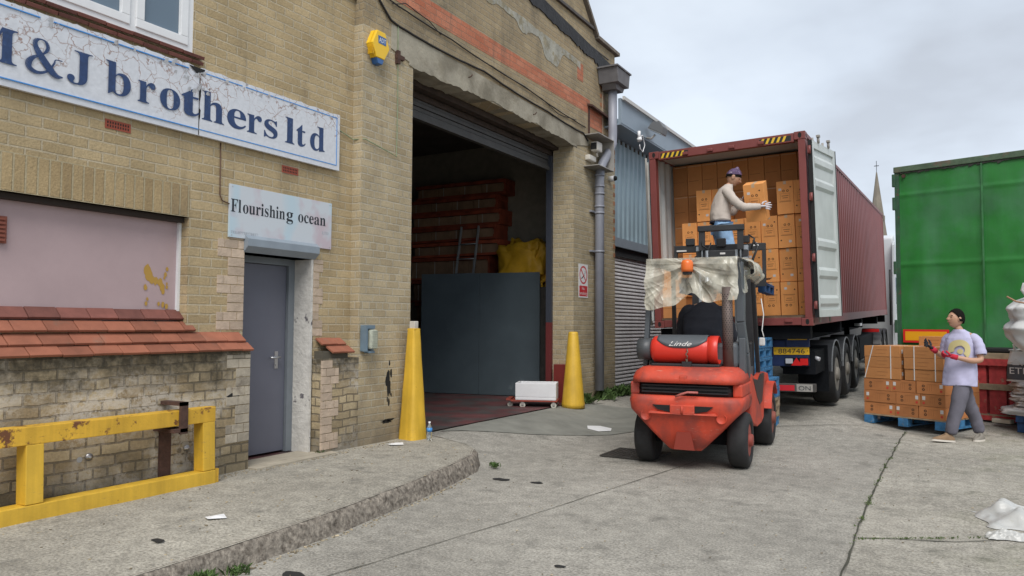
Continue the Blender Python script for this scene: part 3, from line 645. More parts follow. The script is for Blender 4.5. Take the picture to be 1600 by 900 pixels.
# repaired pale brickwork beside the door (individual bricks, jagged edges)
def jag(name,ya,yb,z0,z1,x,m,side,rows=None,h=.086,bw=.17):
    mb=MB(); z=z0;k=0
    while z<z1-.03:
        ln=(yb-ya)*(1.0 if (k//2)%2==0 else .62)
        a,c=(yb-ln,yb) if side=='R' else (ya,ya+ln); n=max(1,round(ln/bw)); 
        if (k%2) and n>1: cuts=[0]+[(i-.5)/n for i in range(1,n+1)]+[1]
        else: cuts=[i/n for i in range(n+1)]
        for p,q in zip(cuts,cuts[1:]): mb.box((x-.02,a+(c-a)*p+.003,z+.003),(x+.004+rnd.uniform(0,.003),a+(c-a)*q-.003,min(z+h-.004,z1)),bev=.0025)
        z+=h;k+=1
    return mb.build(name,m,WH,world=True)
jag('repaired_brickwork',4.66,4.972,1.49,2.42,XO,PALEB,'R')
jag('repaired_brickwork',4.68,4.952,.45,1.26,XF,PALEB2,'R',bw=.13)
jag('repaired_brickwork',5.885,6.03,1.42,2.24,XO,PALEB,'L',bw=.13)
jag('repaired_brickwork',5.895,6.15,.22,1.17,XF,PALEB,'L',bw=.13)
mb=MB(); mb.box((XO-.25,4.966,.2),(XO-.01,4.974,2.24)); mb.build('door_reveal',PALEB,WH,world=True)
mb=MB(); mb.prism([(XF+.004,4.70,.86),(XF+.004,4.76,.88),(XF+.004,4.83,.875),(XF+.004,4.82,.905),(XF+.004,4.74,.91),(XF+.004,4.69,.885)],(.002,0,0)); mb.build('missing_brick_hole',BLACK,WH,world=True)
# soot marks and graffiti on the pier
mb=MB(); rr=random.Random(5)
for k in range(26):
    t=rr.random(); y_=7.0+rr.gauss(0,.02)+.03*math.sin(t*9); z_=.62+t*.48; s=.012+.03*rr.random()*(1-abs(t-.5))
    mb.poly([(XF+.0015+k*.00003,y_+s*.5*math.cos(a)*(1+.5*rr.random()),z_+s*1.5*math.sin(a)*(1+.4*rr.random())) for a in [2*PI*i/8 for i in range(8)]])
for k in range(14):
    mb.poly([(XF+.0015+k*.00003,6.98+rr.gauss(0,.05)+.008*math.cos(a),.42+rr.random()*.001+.02*math.sin(a)*rr.uniform(.6,1.5)) for a in [2*PI*i/7 for i in range(7)]])
mb.build('graffiti_mark',BLACK,WH,world=True)
# roller shutter box and inner steelwork of the bay
mb=MB(); 
for k in range(5): mb.box((XF-.50,YL-.1,4.40+k*.062),(XF-.47-.012*(k%2),YR+.05,4.452+k*.062))
mb.box((XF-.53,YL-.1,4.34),(XF-.45,YR+.05,4.40)); mb.build('roller_shutter',mat('dark_slats',(.06,.058,.055),.6,var=.2),WH,world=True)
mb=MB(); mb.box((XF-.75,YL-.1,4.62),(XF-.45,YR+.1,4.70)); mb.box((XF-.42,YL-.05,4.70),(XF-.30,YR+.05,4.79)); mb.build('steel_beam',mat('brown_beam',(.045,.03,.022),.9,var=.3,bump=.5),WH,world=True)
mb=MB(); mb.box((XF-.52,YR-.06,1.6),(XF-.415,YR+.03,4.6)); mb.build('door_guide',mat('guide_dark',(.04,.045,.06),.5),WH,world=True)
mb=MB(); mb.box((XF-.52,YR-.06,.17),(XF-.415,YR+.03,1.6)); mb.build('door_guide',mat('guide_red',(.13,.02,.02),.6),WH,world=True)
mb=MB(); mb.box((XF-.34,YR-.10,.17),(XF-.07,YR-.001,.86)); mb.mi=1; mb.box((XF-.07,YR-.105,.17),(XF-.045,YR-.001,.88)); mb.build('door_guard',[mat('oxide_red',(.20,.025,.02),.6,var=.2),YEL],WH,world=True)
# hall shell behind the bay
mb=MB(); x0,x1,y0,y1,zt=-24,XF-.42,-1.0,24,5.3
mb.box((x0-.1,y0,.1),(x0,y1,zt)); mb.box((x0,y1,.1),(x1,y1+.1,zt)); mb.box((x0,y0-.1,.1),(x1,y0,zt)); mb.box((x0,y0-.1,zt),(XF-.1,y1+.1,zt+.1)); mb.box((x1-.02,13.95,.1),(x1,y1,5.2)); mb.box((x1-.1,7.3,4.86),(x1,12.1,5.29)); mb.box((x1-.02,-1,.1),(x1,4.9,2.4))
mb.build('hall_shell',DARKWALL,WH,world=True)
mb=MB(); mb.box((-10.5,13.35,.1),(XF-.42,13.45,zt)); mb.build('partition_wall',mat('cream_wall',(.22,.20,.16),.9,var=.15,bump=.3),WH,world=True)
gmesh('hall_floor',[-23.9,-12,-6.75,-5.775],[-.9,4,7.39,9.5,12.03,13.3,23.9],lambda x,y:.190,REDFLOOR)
# gully stains below the lintel at right
mb=MB(); 
for k in range(0):
    z=4.55-k*.11; mb.poly([(XF-.02-.33*rr.random(),YR-.0025-.0002*k,z),(XF-.02-.33*rr.random()-.05,YR-.0025-.0002*k,z-.03),(XF-.2,YR-.0025-.0002*k,z-.2*rr.random()-.1),(XF-.1,YR-.0025-.0002*k,z-.02)])

# ---------------------------------------------------------------- things on the facade
def MATHB(s,bold=True):
    o=''
    for c in s:
        if 'a'<=c<='z': o+=chr(0x1D41A+ord(c)-97)
        elif 'A'<=c<='Z': o+=chr(0x1D400+ord(c)-65)
        elif '0'<=c<='9': o+=chr(0x1D7CE+ord(c)-48)
        else: o+=c
    return o
def fit_text(ch,y0,y1,z0,z1,x,name,m,parent,depth=0):
    """one run of lettering, squeezed to the box y0..y1, z0..z1 on a wall plane"""
    cu=bpy.data.curves.new('t','FONT'); cu.body=MATHB(ch); cu.size=1; cu.resolution_u=6
    o=bpy.data.objects.new('t',cu); COL.objects.link(o); bpy.context.view_layer.update()
    me=bpy.data.meshes.new_from_object(o.evaluated_get(bpy.context.evaluated_depsgraph_get())); bpy.data.objects.remove(o); bpy.data.curves.remove(cu)
    xs=[v.co.x for v in me.vertices]; ys=[v.co.y for v in me.vertices]; a,b,c,d=min(xs),max(xs),min(ys),max(ys)
    for v in me.vertices: v.co=Vector((x,y0+(v.co.x-a)/(b-a)*(y1-y0),z0+(v.co.y-c)/(d-c)*(z1-z0)))
    me.transform(parent.matrix_basis.inverted()); me.materials.clear(); me.materials.append(m)
    n=bpy.data.objects.new(name,me); COL.objects.link(n); n.parent=parent; return n
SX=XO+.045
SG=thing('shop_sign','long white board with peeling paint and navy serif lettering under the upstairs window','sign',(SX,4.3,3.25))
mb=MB()
def signtop(y): return 3.868+.012*mnoise.noise(Vector((y*9,0,0)))+.008*mnoise.noise(Vector((y*31,0,5)))-(.06 if 4.30<y<4.42 else 0)*abs(mnoise.noise(Vector((y*15,1,1))))*2
def panel(a,c,dx=0):
    n=int((c-a)/.03)
    for i in range(n):
        p=a+(c-a)*i/n; q=a+(c-a)*(i+1)/n
        mb.prism([(SX+dx,p,3.248),(SX+dx,q,3.248),(SX+dx,q,signtop(q)),(SX+dx,p,signtop(p))],(-.035,0,0))
def panelgrid(a,c,dx):
    n=int((c-a)/.03); P=[a+(c-a)*i/n for i in range(n+1)]
    f=[(SX+dx,p,3.248) for p in P]; t=[(SX+dx,p,signtop(p)) for p in P[::-1]]
    mb.prism(f+t,(-.035,0,0))
panelgrid(1.8,4.388,0); panelgrid(4.40,6.20,.006)
mb.build('board',SIGNW,SG,world=True)
xx=SX+.0085
for c,y0,y1,z0,z1 in (('M',2.47,2.848,3.41,3.665),('J',3.209,3.403,3.398,3.665),('b',3.513,3.729,3.402,3.672),('r',3.792,3.951,3.405,3.590),('o',3.996,4.192,3.402,3.590),('t',4.205,4.392,3.402,3.645),('h',4.417,4.657,3.402,3.672),('e',4.692,4.913,3.400,3.588),('r',4.925,5.103,3.402,3.586),('s',5.133,5.306,3.400,3.588),('l',5.405,5.533,3.402,3.668),('t',5.559,5.690,3.402,3.632),('d',5.752,5.969,3.400,3.668)):
    fit_text(c,y0,y1,z0,z1,xx,'letter',SIGNN,SG)
# ampersand from variable-width strokes
def spline(P,n=10):
    o=[]; P=[P[0]]+P+[P[-1]]
    for i in range(1,len(P)-2):
        for k in range(n):
            t=k/n; o.append([.5*((2*P[i][j])+(-P[i-1][j]+P[i+1][j])*t+(2*P[i-1][j]-5*P[i][j]+4*P[i+1][j]-P[i+2][j])*t*t+(-P[i-1][j]+3*P[i][j]-3*P[i+1][j]+P[i+2][j])*t**3) for j in range(3)])
    o.append(list(P[-2])); return o
AP=[(.98,.52,.03),(.80,.50,.03),(.76,.38,.05),(.60,.12,.06),(.36,.0,.09),(.14,.06,.14),(.10,.22,.17),(.22,.40,.10),(.44,.54,.05),(.58,.74,.10),(.54,.92,.08),(.40,.97,.04),(.27,.90,.11),(.26,.74,.14),(.40,.50,.19),(.62,.22,.20),(.80,.04,.16),(1.0,.04,.03)]
Q=spline([list(p) for p in AP]); mb=MB(); SY,SZ,oy,oz=.277,.262,2.899,3.41
for i in range(len(Q)-1):
    a,b_=Q[i],Q[i+1]; dx,dy=b_[0]-a[0],b_[1]-a[1]; l=math.hypot(dx,dy) or 1; nx,ny=-dy/l,dx/l; e=i*.00002
    f=lambda p,s:(xx+e,oy+(p[0]+nx*s*p[2]/2)*SY,oz+(p[1]+ny*s*p[2]/2)*SZ)
    mb.poly([f(a,-1),f(b_,-1),f(b_,1),f(a,1)])
mb.build('letter',SIGNN,SG,world=True)
mb=MB()
for a,c in ((1.8,4.385),(4.40,6.155)):
    mb.box((SX,a,3.298),(SX+.0095,c,3.306)); 
for a,c in ((1.8,3.0),(3.1,4.27),(4.42,4.86),(4.9,6.155)): mb.box((SX,a,3.825),(SX+.0096,c,3.833))
mb.box((SX,6.148,3.3065),(SX+.0094,6.156,3.8245)); mb.build('border_line',SIGNB,SG,world=True)
# curled paint flakes near the split
mb=MB()
for k in range(46):
    y_=4.34+random.gauss(0,.09) if k<22 else random.uniform(2.8,6.1); z_=random.uniform(3.62,3.85) if k<22 else random.uniform(3.76,3.86); s=random.uniform(.012,.04)
    mb.poly([(SX+.01,y_,z_),(SX+.012,y_+s,z_-.2*s),(SX+.01+.6*s,y_+.8*s,z_+.9*s),(SX+.01+.4*s,y_+.1*s,z_+.8*s)])
mb.build('paint_flakes',SIGNW,SG,world=True)
mb=MB(); mb.box((SX-.03,4.388,3.26),(SX-.005,4.40,3.80)); mb.poly([(SX+.008,4.385,3.70),(SX+.008,4.404,3.66),(SX+.008,4.40,3.60),(SX+.008,4.39,3.56),(SX+.008,4.38,3.62)]); mb.poly([(SX+.008,4.384,3.50),(SX+.008,4.403,3.48),(SX+.008,4.398,3.41),(SX+.008,4.388,3.38)])
mb.poly([(SX+.008,4.27,3.86),(SX+.008,4.36,3.80),(SX+.008,4.42,3.80),(SX+.008,4.44,3.86)]); mb.build('split',BLACK,SG,world=True)
# second sign
X2=XO+.02
S2=thing('name_sign','small pale marbled sign with black serif lettering above the grey door','sign',(X2,5.4,2.37))
mb=MB(); mb.box((XO+.001,4.77,2.368),(X2,6.128,2.875),bev=.002); mb.build('board',SIGN2,S2,world=True)
z0=2.612
for c,y0,y1,za,zb in (('Fl',4.785,4.905,z0,2.735),('ourishin',4.925,5.455,z0-.001,2.735),('g',5.475,5.565,z0-.037,2.70),('ocean',5.635,6.035,z0,2.698)):
    fit_text(c,y0,y1,za,zb,X2+.0015,'lettering',INK,S2)
fit_text('TEL:07718178417',4.79,5.11,2.407,2.432,X2+.0015,'phone_number',INKG,S2); fit_text('LTD',5.985,6.08,2.522,2.552,X2+.0015,'lettering',INKG,S2)
mb=MB()
for y_ in (4.80,6.10):
    for z_ in (2.39,2.852): mb.cyl((X2,y_,z_),(X2+.003,y_,z_),.006,10)
mb.build('screw',STEEL,S2,world=True)
# alarm box
AL=thing('alarm_box','yellow hexagonal burglar alarm box with a blue foot on the brick pier','alarm',(XF,6.68,4.62))
hexp=[(-.085,.19),(.06,.19),(.14,.02),(.05,-.13),(-.09,-.13),(-.165,.02)]
mb=MB(); mb.prism([(XF,6.68+a*1.02,4.76+z) for a,z in [(x,z) for x,z in hexp]],(.05,0,0)); 
mb.prism([(XF+.05,6.68+a,4.76+z) for a,z in hexp],(.045,0,0),bev=.01)
for k in range(8): mb.box((XF+.02,6.516+k*.0008,4.655+k*.014),(XF+.088,6.55,4.661+k*.014))
mb.build('cover',YALARM,AL,world=True)
mb=MB(); mb.prism([(XF+.001,6.68+.046,4.628),(XF+.001,6.68-.086,4.628),(XF+.001,6.68-.055,4.565),(XF+.001,6.68+.02,4.565)],(.088,0,0),bev=.006); mb.build('strobe_base',BLUEP,AL,world=True)
mb=MB(); mb.prism([(XF+.0955,6.615,4.80),(XF+.0955,6.75,4.80),(XF+.0955,6.755,4.89),(XF+.0955,6.61,4.89)],(.002,0,0)); mb.build('badge',BLUEP,AL,world=True)
textmesh('ADT','badge_text',WHITE,AL,Matrix.Translation((XF+.0985,6.625,4.818))@WALLM,size=.075,world=True,width=.118)
# bulkhead lamp
BL=thing('bulkhead_lamp','grey bulkhead wall lamp with a clear ribbed cover on the brick pier','wall lamp',(XF,6.57,1.24))
mb=MB(); mb.box((XF,6.48,1.245),(XF+.045,6.67,1.54),bev=.01); mb.box((XF+.045,6.475,1.245),(XF+.10,6.50,1.54)); mb.box((XF+.045,6.50,1.50),(XF+.085,6.64,1.54)); mb.box((XF+.03,6.52,1.225),(XF+.10,6.62,1.25)); mb.build('housing',mat('blue_grey_casting',(.14,.20,.25),.5,var=.15),BL,world=True)
mb=MB(); mb.box((XF+.045,6.535,1.27),(XF+.125,6.655,1.49),bev=.03)
for k in range(8): mb.box((XF+.124,6.55,1.285+k*.026),(XF+.129,6.64,1.292+k*.026))
mb.build('cover',mat('cloudy_plastic',(.42,.44,.36),.3,var=.2,vscale=20),BL,world=True)
# no smoking sign
NS=thing('no_smoking_sign','white no smoking sign with red ring and red panel beside the drain pipe','sign',(XF,12.43,2.05))
mb=MB(); mb.box((XF+.001,12.235,2.05),(XF+.006,12.625,2.655)); mb.build('panel',WHITE,NS,world=True)
mb=MB(); cyy,czz,ra,rb=12.43,2.46,.165,.135; n=36
for k in range(n):
    a,b_=2*PI*k/n,2*PI*(k+1)/n
    mb.poly([(XF+.0065,cyy+ra*math.cos(a),czz+ra*math.sin(a)),(XF+.0065,cyy+ra*math.cos(b_),czz+ra*math.sin(b_)),(XF+.0065,cyy+rb*math.cos(b_),czz+rb*math.sin(b_)),(XF+.0065,cyy+rb*math.cos(a),czz+rb*math.sin(a))])
mb.poly([(XF+.0068,cyy-.115,czz+.095),(XF+.0068,cyy-.095,czz+.115),(XF+.0068,cyy+.115,czz-.095),(XF+.0068,cyy+.095,czz-.115)])
mb.box((XF+.006,12.26,2.075),(XF+.0066,12.60,2.265)); mb.build('red_ring',REDP,NS,world=True)
mb=MB(); mb.prism([(XF+.0062,cyy-.09,czz-.06),(XF+.0062,cyy-.08,czz-.08),(XF+.0062,cyy+.05,czz-.01),(XF+.0062,cyy+.04,czz+.01)],(.0002,0,0)); mb.tube([(XF+.007,cyy+.05,czz+.02),(XF+.007,cyy+.08,czz+.05),(XF+.007,cyy+.06,czz+.08)],.004,6); mb.build('cigarette_symbol',INK,NS,world=True)
textmesh('No','panel_text',WHITE,NS,Matrix.Translation((XF+.0072,12.37,2.19))@WALLM,size=.08,world=True,width=.11)
textmesh('smoking','panel_text',WHITE,NS,Matrix.Translation((XF+.0072,12.28,2.105))@WALLM,size=.08,world=True,width=.29)
# drain pipe with hopper
DP=thing('drain_pipe','grey plastic drain pipe with a square hopper at the end of the brick wall','drain pipe',(-5.62,12.87,.3))
mb=MB(); mb.tube([(-5.56,13.37,6.2),(-5.56,13.37,5.25),(-5.56,13.36,5.05),(-5.58,13.25,4.88),(-5.61,12.98,4.58),(-5.62,12.90,4.44),(-5.62,12.875,4.25),(-5.62,12.87,.36)],.085,16); mb.build('pipe',PIPE,DP,world=True)
for z in (4.33,4.12,3.98,3.74,3.62,2.9): mb=MB(); mb.cyl((-5.62,12.874,z),(-5.62,12.874,z+.035),.094,18); mb.build('collar',PIPE,DP,world=True)
for z in (3.65,2.91): mb=MB(); mb.box((-5.75,12.70,z),(-5.70,13.0,z+.03)); mb.build('bracket',PIPE,DP,world=True)
mb=MB(); mb.prism([(-5.74,13.12,6.16),(-5.74,13.66,6.16),(-5.74,13.72,6.44),(-5.74,13.06,6.44)],(.40,0,0),bev=.01); mb.box((-5.74,13.03,6.44),(-5.32,13.75,6.47)); mb.prism([(-5.70,13.22,6.06),(-5.70,13.55,6.06),(-5.70,13.62,6.16),(-5.70,13.16,6.16)],(.28,0,0)); mb.build('hopper',HOPPER,DP,world=True)
# camera in a metal box
CB=thing('camera_box','open galvanised box with a white security camera beside the drain pipe','security camera',(XF,12.7,4.5))
mb=MB(); bx0,bx1=XF,XF+.30
mb.box((bx0,12.45,5.03),(bx1,13.18,5.045)); mb.box((bx0,12.45,4.45),(bx1,13.18,4.465)); mb.box((bx0,13.165,4.465),(bx1,13.18,5.03)); mb.build('box',GALV,CB,world=True)
mb=MB(); mb.box((XF+.06,12.62,4.76),(XF+.20,12.86,4.94),bev=.03); mb.cyl((XF+.12,12.80,4.68),(XF+.12,12.76,4.76),.02); mb.box((XF,12.50,4.58),(XF+.10,12.80,4.68),bev=.02); cmo=mb.build('camera_body',mat('cream_plastic',(.55,.52,.46),.5),CB,world=True)
mb=MB(); mb.box((XF+.075,12.605,4.79),(XF+.185,12.6195,4.91)); o=mb.build('lens_window',BLACK,cmo); o.data.transform(CB.matrix_basis.inverted())
DC=thing('dome_camera','small white dome camera on the corner beside the drain pipe bend','security camera',(XF,13.8,4.4))
mb=MB(); mb.cyl((XF,13.62,4.42),(XF+.12,13.62,4.42),.055,16); mb.build('housing',WHITE,DC,world=True); mb=MB(); mb.lathe([(.05,0),(.048,.02),(.035,.045),(.005,.055)],14,Matrix.Translation((XF+.12,13.62,4.42))@Matrix.Rotation(PI/2,4,'Y')); mb.build('dome',BLACK,DC,world=True)
# cables
def sag(P,n=8,s=.0): 
    o=[]
    for (a,b_) in zip(P,P[1:]):
        for k in range(n):
            t=k/n; p=Vector(a).lerp(Vector(b_),t); p.z-=s*4*t*(1-t)*(Vector(b_)-Vector(a)).length; p.z+=.008*mnoise.noise(Vector((p.y*6,0,2))); o.append(p)
    o.append(Vector(P[-1])); return o
def F_(y,z,d=.02): return (XF+d,y,z)
mb=MB(); mb.tube(sag([F_(6.60,5.55),F_(6.72,5.35),F_(6.93,5.19),F_(7.35,5.16),F_(9.0,5.19),F_(11.0,5.10),F_(12.4,5.05),F_(12.6,4.95)],8,.012),.014,8)
tag(mb.build('cable',CABLE),'thick black cable sagging along the top of the concrete lintel','cable','',None)
mb=MB(); mb.tube(sag([F_(6.48,5.55),F_(6.9,5.43),F_(8.2,5.38),F_(10.2,5.30),F_(12.5,5.18)],8,.01),.009,6); mb.tube(sag([F_(6.95,5.4),F_(7.2,5.5),F_(7.7,5.45),F_(7.95,5.36)],6),.006,6); mb.tube(sag([F_(9.2,5.33),F_(10.8,5.26),F_(11.4,5.15),F_(12.1,5.22)],6),.006,6)
tag(mb.build('cable',CABLE),'thin black cables running along the wall below the red brick band','cable')
mb=MB(); mb.tube(sag([(XO+.02,6.21,3.72),(XO+.02,6.45,3.66),F_(6.49,3.66),F_(7.06,3.57),F_(7.07,4.2),F_(7.06,5.18)],5),.006,6)
tag(mb.build('cable',mat('pale_green_wire',(.22,.27,.16),.6)),'pale green wire running from the long white sign up the brick pier','cable')
mb=MB(); mb.cbox(F_(7.06,4.78),(.05,.05,.16)); mb.cbox(F_(7.10,4.79),(.04,.14,.05)); tag(mb.build('iron_bracket',RUST),'rusty iron bracket stub beside the yellow alarm box','bracket')
for y_,z_ in ((8.62,4.99),(10.5,4.93)):
    mb=MB(); mb.tube([F_(y_,z_,0),F_(y_,z_,.05),F_(y_+.01,z_+.03,.07)],.008,6); tag(mb.build('iron_hook',RUST),'small rusty hook in the concrete lintel, '+('nearer the alarm box' if y_<9 else 'nearer the drain pipe'),'hook')
mb=MB(); mb.tube([(XO+.012,4.66,3.24),(XO+.012,4.665,2.75),(XO+.014,4.69,2.70),(XO+.014,4.78,2.68)],.006,6); tag(mb.build('cable',mat('brown_wire',(.10,.05,.03),.7)),'thin brown wire hanging down to the small pale sign','cable')
# ---------------------------------------------------------------- blue clad building
BB=thing('metal_clad_building','blue grey metal clad building with a pale roller shutter behind the container','building',(-5.85,16,.2))
XB=-5.86
mb=MB(); y=13.94; prof=[]; 
while y<27:
    prof+= [(XB,y),(XB,y+.14),(XB+.035,y+.165),(XB+.035,y+.21),(XB,y+.235)]; y+=.25
for (xa,ya),(xb_,yb) in zip(prof,prof[1:]):
    if yb-ya>1e-4: mb.poly([(xa,ya,3.30),(xb_,yb,3.30),(xb_,yb,5.8),(xa,ya,5.8)])
mb.build('cladding',CLAD,BB,world=True,thick=.004)
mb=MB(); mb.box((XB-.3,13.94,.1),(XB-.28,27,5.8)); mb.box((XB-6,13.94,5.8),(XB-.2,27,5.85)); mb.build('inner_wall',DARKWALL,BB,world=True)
mb=MB(); mb.prism([(-5.40,13.4,5.44),(-5.40,27,5.44),(-5.40,27,5.92),(-5.40,13.4,5.92)],(-.06,0,0)); mb.prism([(-5.41,13.4,5.44),(-5.41,27,5.44),(-5.86,27,5.40),(-5.86,13.4,5.40)],(0,0,-.03)); mb.build('fascia',FASC,BB,world=True)
mb=MB(); mb.box((-5.37,13.4,5.88),(-5.33,27,5.95)); mb.build('roof_edge',mat('white_edge',(.5,.5,.48),.7),BB,world=True)
mb=MB(); mb.box((XB-.05,13.55+.39,3.14),(XB+.09,27,3.32)); mb.box((XB+.05,13.4,3.24),(XB+.09,13.94,3.34)); mb.build('beam',LBOX,BB,world=True)
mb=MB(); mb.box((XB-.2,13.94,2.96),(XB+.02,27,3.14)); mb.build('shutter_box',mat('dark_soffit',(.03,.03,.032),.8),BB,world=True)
mb=MB(); z=.25
while z<2.98:
    mb.poly([(XB-.055,14.0,z),(XB-.055,20,z),(XB-.02,20,z+.012),(XB-.02,14.0,z+.012)]); mb.poly([(XB-.02,14.0,z+.012),(XB-.02,20,z+.012),(XB-.025,20,z+.04),(XB-.025,14.0,z+.04)]); mb.poly([(XB-.025,14.0,z+.04),(XB-.025,20,z+.04),(XB-.055,20,z+.075),(XB-.055,14.0,z+.075)]); z+=.075
mb.build('roller_shutter',SHUT,BB,world=True,thick=.002)
mb=MB(); mb.box((XB-.3,13.94,.1),(XB+.03,14.0,3.14)); mb.build('brown_jamb',mat('dark_brown_brick',(.07,.045,.03),.9,var=.3),BB,world=True)
# floodlight on the fascia
FL=thing('floodlight','grey floodlight tilted down under the metal fascia beside the container','floodlight',(-5.3,14.9,5.4))
T=Matrix.Translation((-5.20,14.72,5.56))@Matrix.Rotation(R_(28),4,'Y')
mb=MB(); mb.prism([(-.17,0,0),(.17,0,0),(.14,0,.14),(.0,0,.22),(-.14,0,.14)],(0,.30,0),T,bev=.01); mb.build('housing',mat('floodlight_grey',(.13,.135,.14),.5),FL,world=True)
mb=MB(); mb.box((-.155,.01,-.012),(.155,.29,-.0),T); mb.build('glass',mat('floodlight_glass',(.45,.45,.42),.15),FL,world=True)
mb=MB(); mb.tube([(-5.4,14.8,5.45),(-5.3,14.8,5.42),(-5.22,14.82,5.5)],.02,8); mb.build('bracket',GALV,FL,world=True)
JL=thing('wall_light','small white lamp holder with a looped cable under the metal fascia','lamp',(-5.4,14.1,5.3))
mb=MB(); mb.cyl((-5.30,14.10,5.42),(-5.30,14.10,5.28),.03); mb.cyl((-5.30,14.10,5.28),(-5.28,14.10,5.22),.05); mb.build('holder',WHITE,JL,world=True)
mb=MB(); mb.tube([(-5.3,14.1,5.3),(-5.3,14.3,5.38),(-5.3,14.42,5.2),(-5.3,14.3,5.04),(-5.3,14.15,5.08),(-5.3,14.12,5.16)],.010,8); mb.build('cable',WHITE,JL,world=True)
# ---------------------------------------------------------------- yellow barrier frame leaning on the plinth
YF=thing('steel_barrier','yellow box section steel frame with rust patches leaning on the brick plinth','barrier',(-5.62,3.8,.18))
def bar(mb,a,b_,w,d,bev=.006):   # box section between two points, w vertical-ish, d along x
    a=Vector(a);b_=Vector(b_); t=(b_-a); l=t.length; t.normalize(); X_=Vector((1,0,0)); X_=(X_-t*X_.dot(t)).normalized(); Y_=t.cross(X_)
    T=Matrix(((X_.x,Y_.x,t.x,a.x),(X_.y,Y_.y,t.y,a.y),(X_.z,Y_.z,t.z,a.z),(0,0,0,1))); mb.box((-d/2,-w/2,0),(d/2,w/2,l),T,bev)
fx=-5.565
mb=MB(); bar(mb,(fx-.01,1.2,.768),(fx-.01,4.385,.768),.125,.13); mb.build('top_rail',YELR,YF,world=True)
mb=MB(); bar(mb,(fx+.01,1.2,.235),(fx+.01,4.385,.235),.12,.13); mb.build('bottom_rail',YEL,YF,world=True)
for y_ in (4.32,2.90):
    mb=MB(); bar(mb,(fx+.008,y_,.296),(fx-.008,y_,.704),.12,.126); mb.build('upright',YEL,YF,world=True)
mb=MB(); mb.box((fx-.05,4.39,.72),(fx+.0,4.425,.83)); mb.build('lug',YELR,YF,world=True); mb=MB(); mb.box((fx,4.39,.18),(fx+.06,4.425,.30)); mb.build('lug',YELR,YF,world=True)
WB=thing('wall_bracket','rusty iron strap and post holding the yellow barrier to the wall','bracket',(XF,4.1,.3))
mb=MB(); mb.box((XF+.002,4.01,.24),(XF+.03,4.11,.80)); mb.build('post',RUST,WB,world=True)
mb=MB(); mb.box((fx+.062,4.02,.64),(fx+.085,4.09,.90)); mb.box((XF,4.02,.87),(fx+.085,4.09,.90)); mb.box((XF,3.96,.655),(fx+.085,4.09,.685)); mb.build('strap',RUST,WB,world=True)
for y_,z_ in ((3.42,.52),(4.28,.47)):
    mb=MB(); mb.lathe([(.001,0),(.03,0),(.03,.012),(.014,.014),(.014,.03),(.001,.03)],10,Matrix.Translation((XF+.001,y_,z_))@Matrix.Rotation(PI/2,4,'Y')); mb.cyl((XF+.001,y_-.07,z_-.01),(XF+.003,y_-.07,z_-.01),.022,10)
    tag(mb.build('wall_bolt',STEEL),'steel anchor bolt in the plinth, '+('nearer the middle upright of the yellow frame' if y_<4 else 'beside the end upright of the yellow frame'),'bolt')
# bollards
BZ=.175
B1=thing('bollard','tall yellow tapered bollard at the near side of the loading bay','bollard',(-5.60,7.27,.17))
mb=MB()
def sqr(u_,v_):
    a=2*PI*u_; e=.42; f=lambda w_:math.copysign(abs(w_)**e,w_); r=.152-.086*v_+.003*mnoise.noise(Vector((math.cos(a)*3,math.sin(a)*3,v_*6)))
    if v_>.985: r*=.9
    return (f(math.cos(a))*r*.9,f(math.sin(a))*r*.9,1.335*v_)
mb.grid(sqr,48,40,True,Matrix.Rotation(R_(-8),4,'Z')); mb.box((-.055,-.055,1.31),(.055,.055,1.33)); mb.build('cone',YEL,B1)
mb=MB(); mb.box((-.04,-.035,1.30),(.04,.035,1.42),bev=.006); mb.build('cap_block',mat('cream_block',(.5,.47,.42),.7,var=.2),B1)
B2=thing('bollard','yellow tapered bollard beside the white foam crate at the far side of the bay','bollard',(-5.50,11.50,g0(-5.5,11.5)))
mb=MB(); mb.lathe([(.195,0),(.195,.07),(.185,.12),(.085,1.235),(.075,1.26),(.05,1.27)],28); mb.build('cone',YEL,B2)
WBt=thing('water_bottle','small clear plastic water bottle with a blue label beside the tall bollard','bottle',(-5.36,7.28,.185))
mb=MB(); mb.lathe([(.028,0),(.032,.01),(.032,.05),(.029,.06),(.032,.07),(.032,.14),(.012,.185),(.012,.2)],16); mb.build('body',mat('clear_plastic',(.75,.8,.82),.08,trans=.85),WBt)
mb=MB(); mb.lathe([(.0335,.10),(.0335,.145)],16); mb.build('label',mat('blue_label',(.05,.25,.6),.4),WBt); mb=MB(); mb.lathe([(.014,.198),(.014,.218)],12); mb.build('cap',WHITE,WBt)
# foam crate on a dolly
FX,FY=-6.08,11.30; RZ=R_(22)
DO=thing('dolly','low red dolly on small white castors by the far bollard','dolly',(FX,FY,.172),RZ)
mb=MB(); mb.box((-.42,-.24,.105),(.36,.24,.13),bev=.004); mb.box((-.50,-.2,.12),(-.42,.2,.15)); mb.build('deck',mat('dolly_red',(.28,.05,.03),.6,var=.25,vscale=8),DO)
for x_,y_ in ((-.44,-.12),(-.22,-.2),(.30,-.2),(.30,.2),(-.22,.2)):
    mb=MB(); mb.cyl((x_,y_-.018,.048),(x_,y_+.018,.048),.046,18); mb.mi=1; mb.box((x_-.02,y_-.03,.045),(x_+.02,y_-.02,.105)); mb.box((x_-.02,y_+.02,.045),(x_+.02,y_+.03,.105)); mb.cyl((x_,y_-.022,.048),(x_,y_-.019,.048),.018,12); mb.build('castor',[mat('castor_tyre',(.5,.48,.42),.6),GALV],DO)
mb=MB(); T=Matrix.Translation((FX,FY,.172+.131))@Matrix.Rotation(RZ,4,'Z')
w,d_,h_,t_=.34,.24,.28,.035
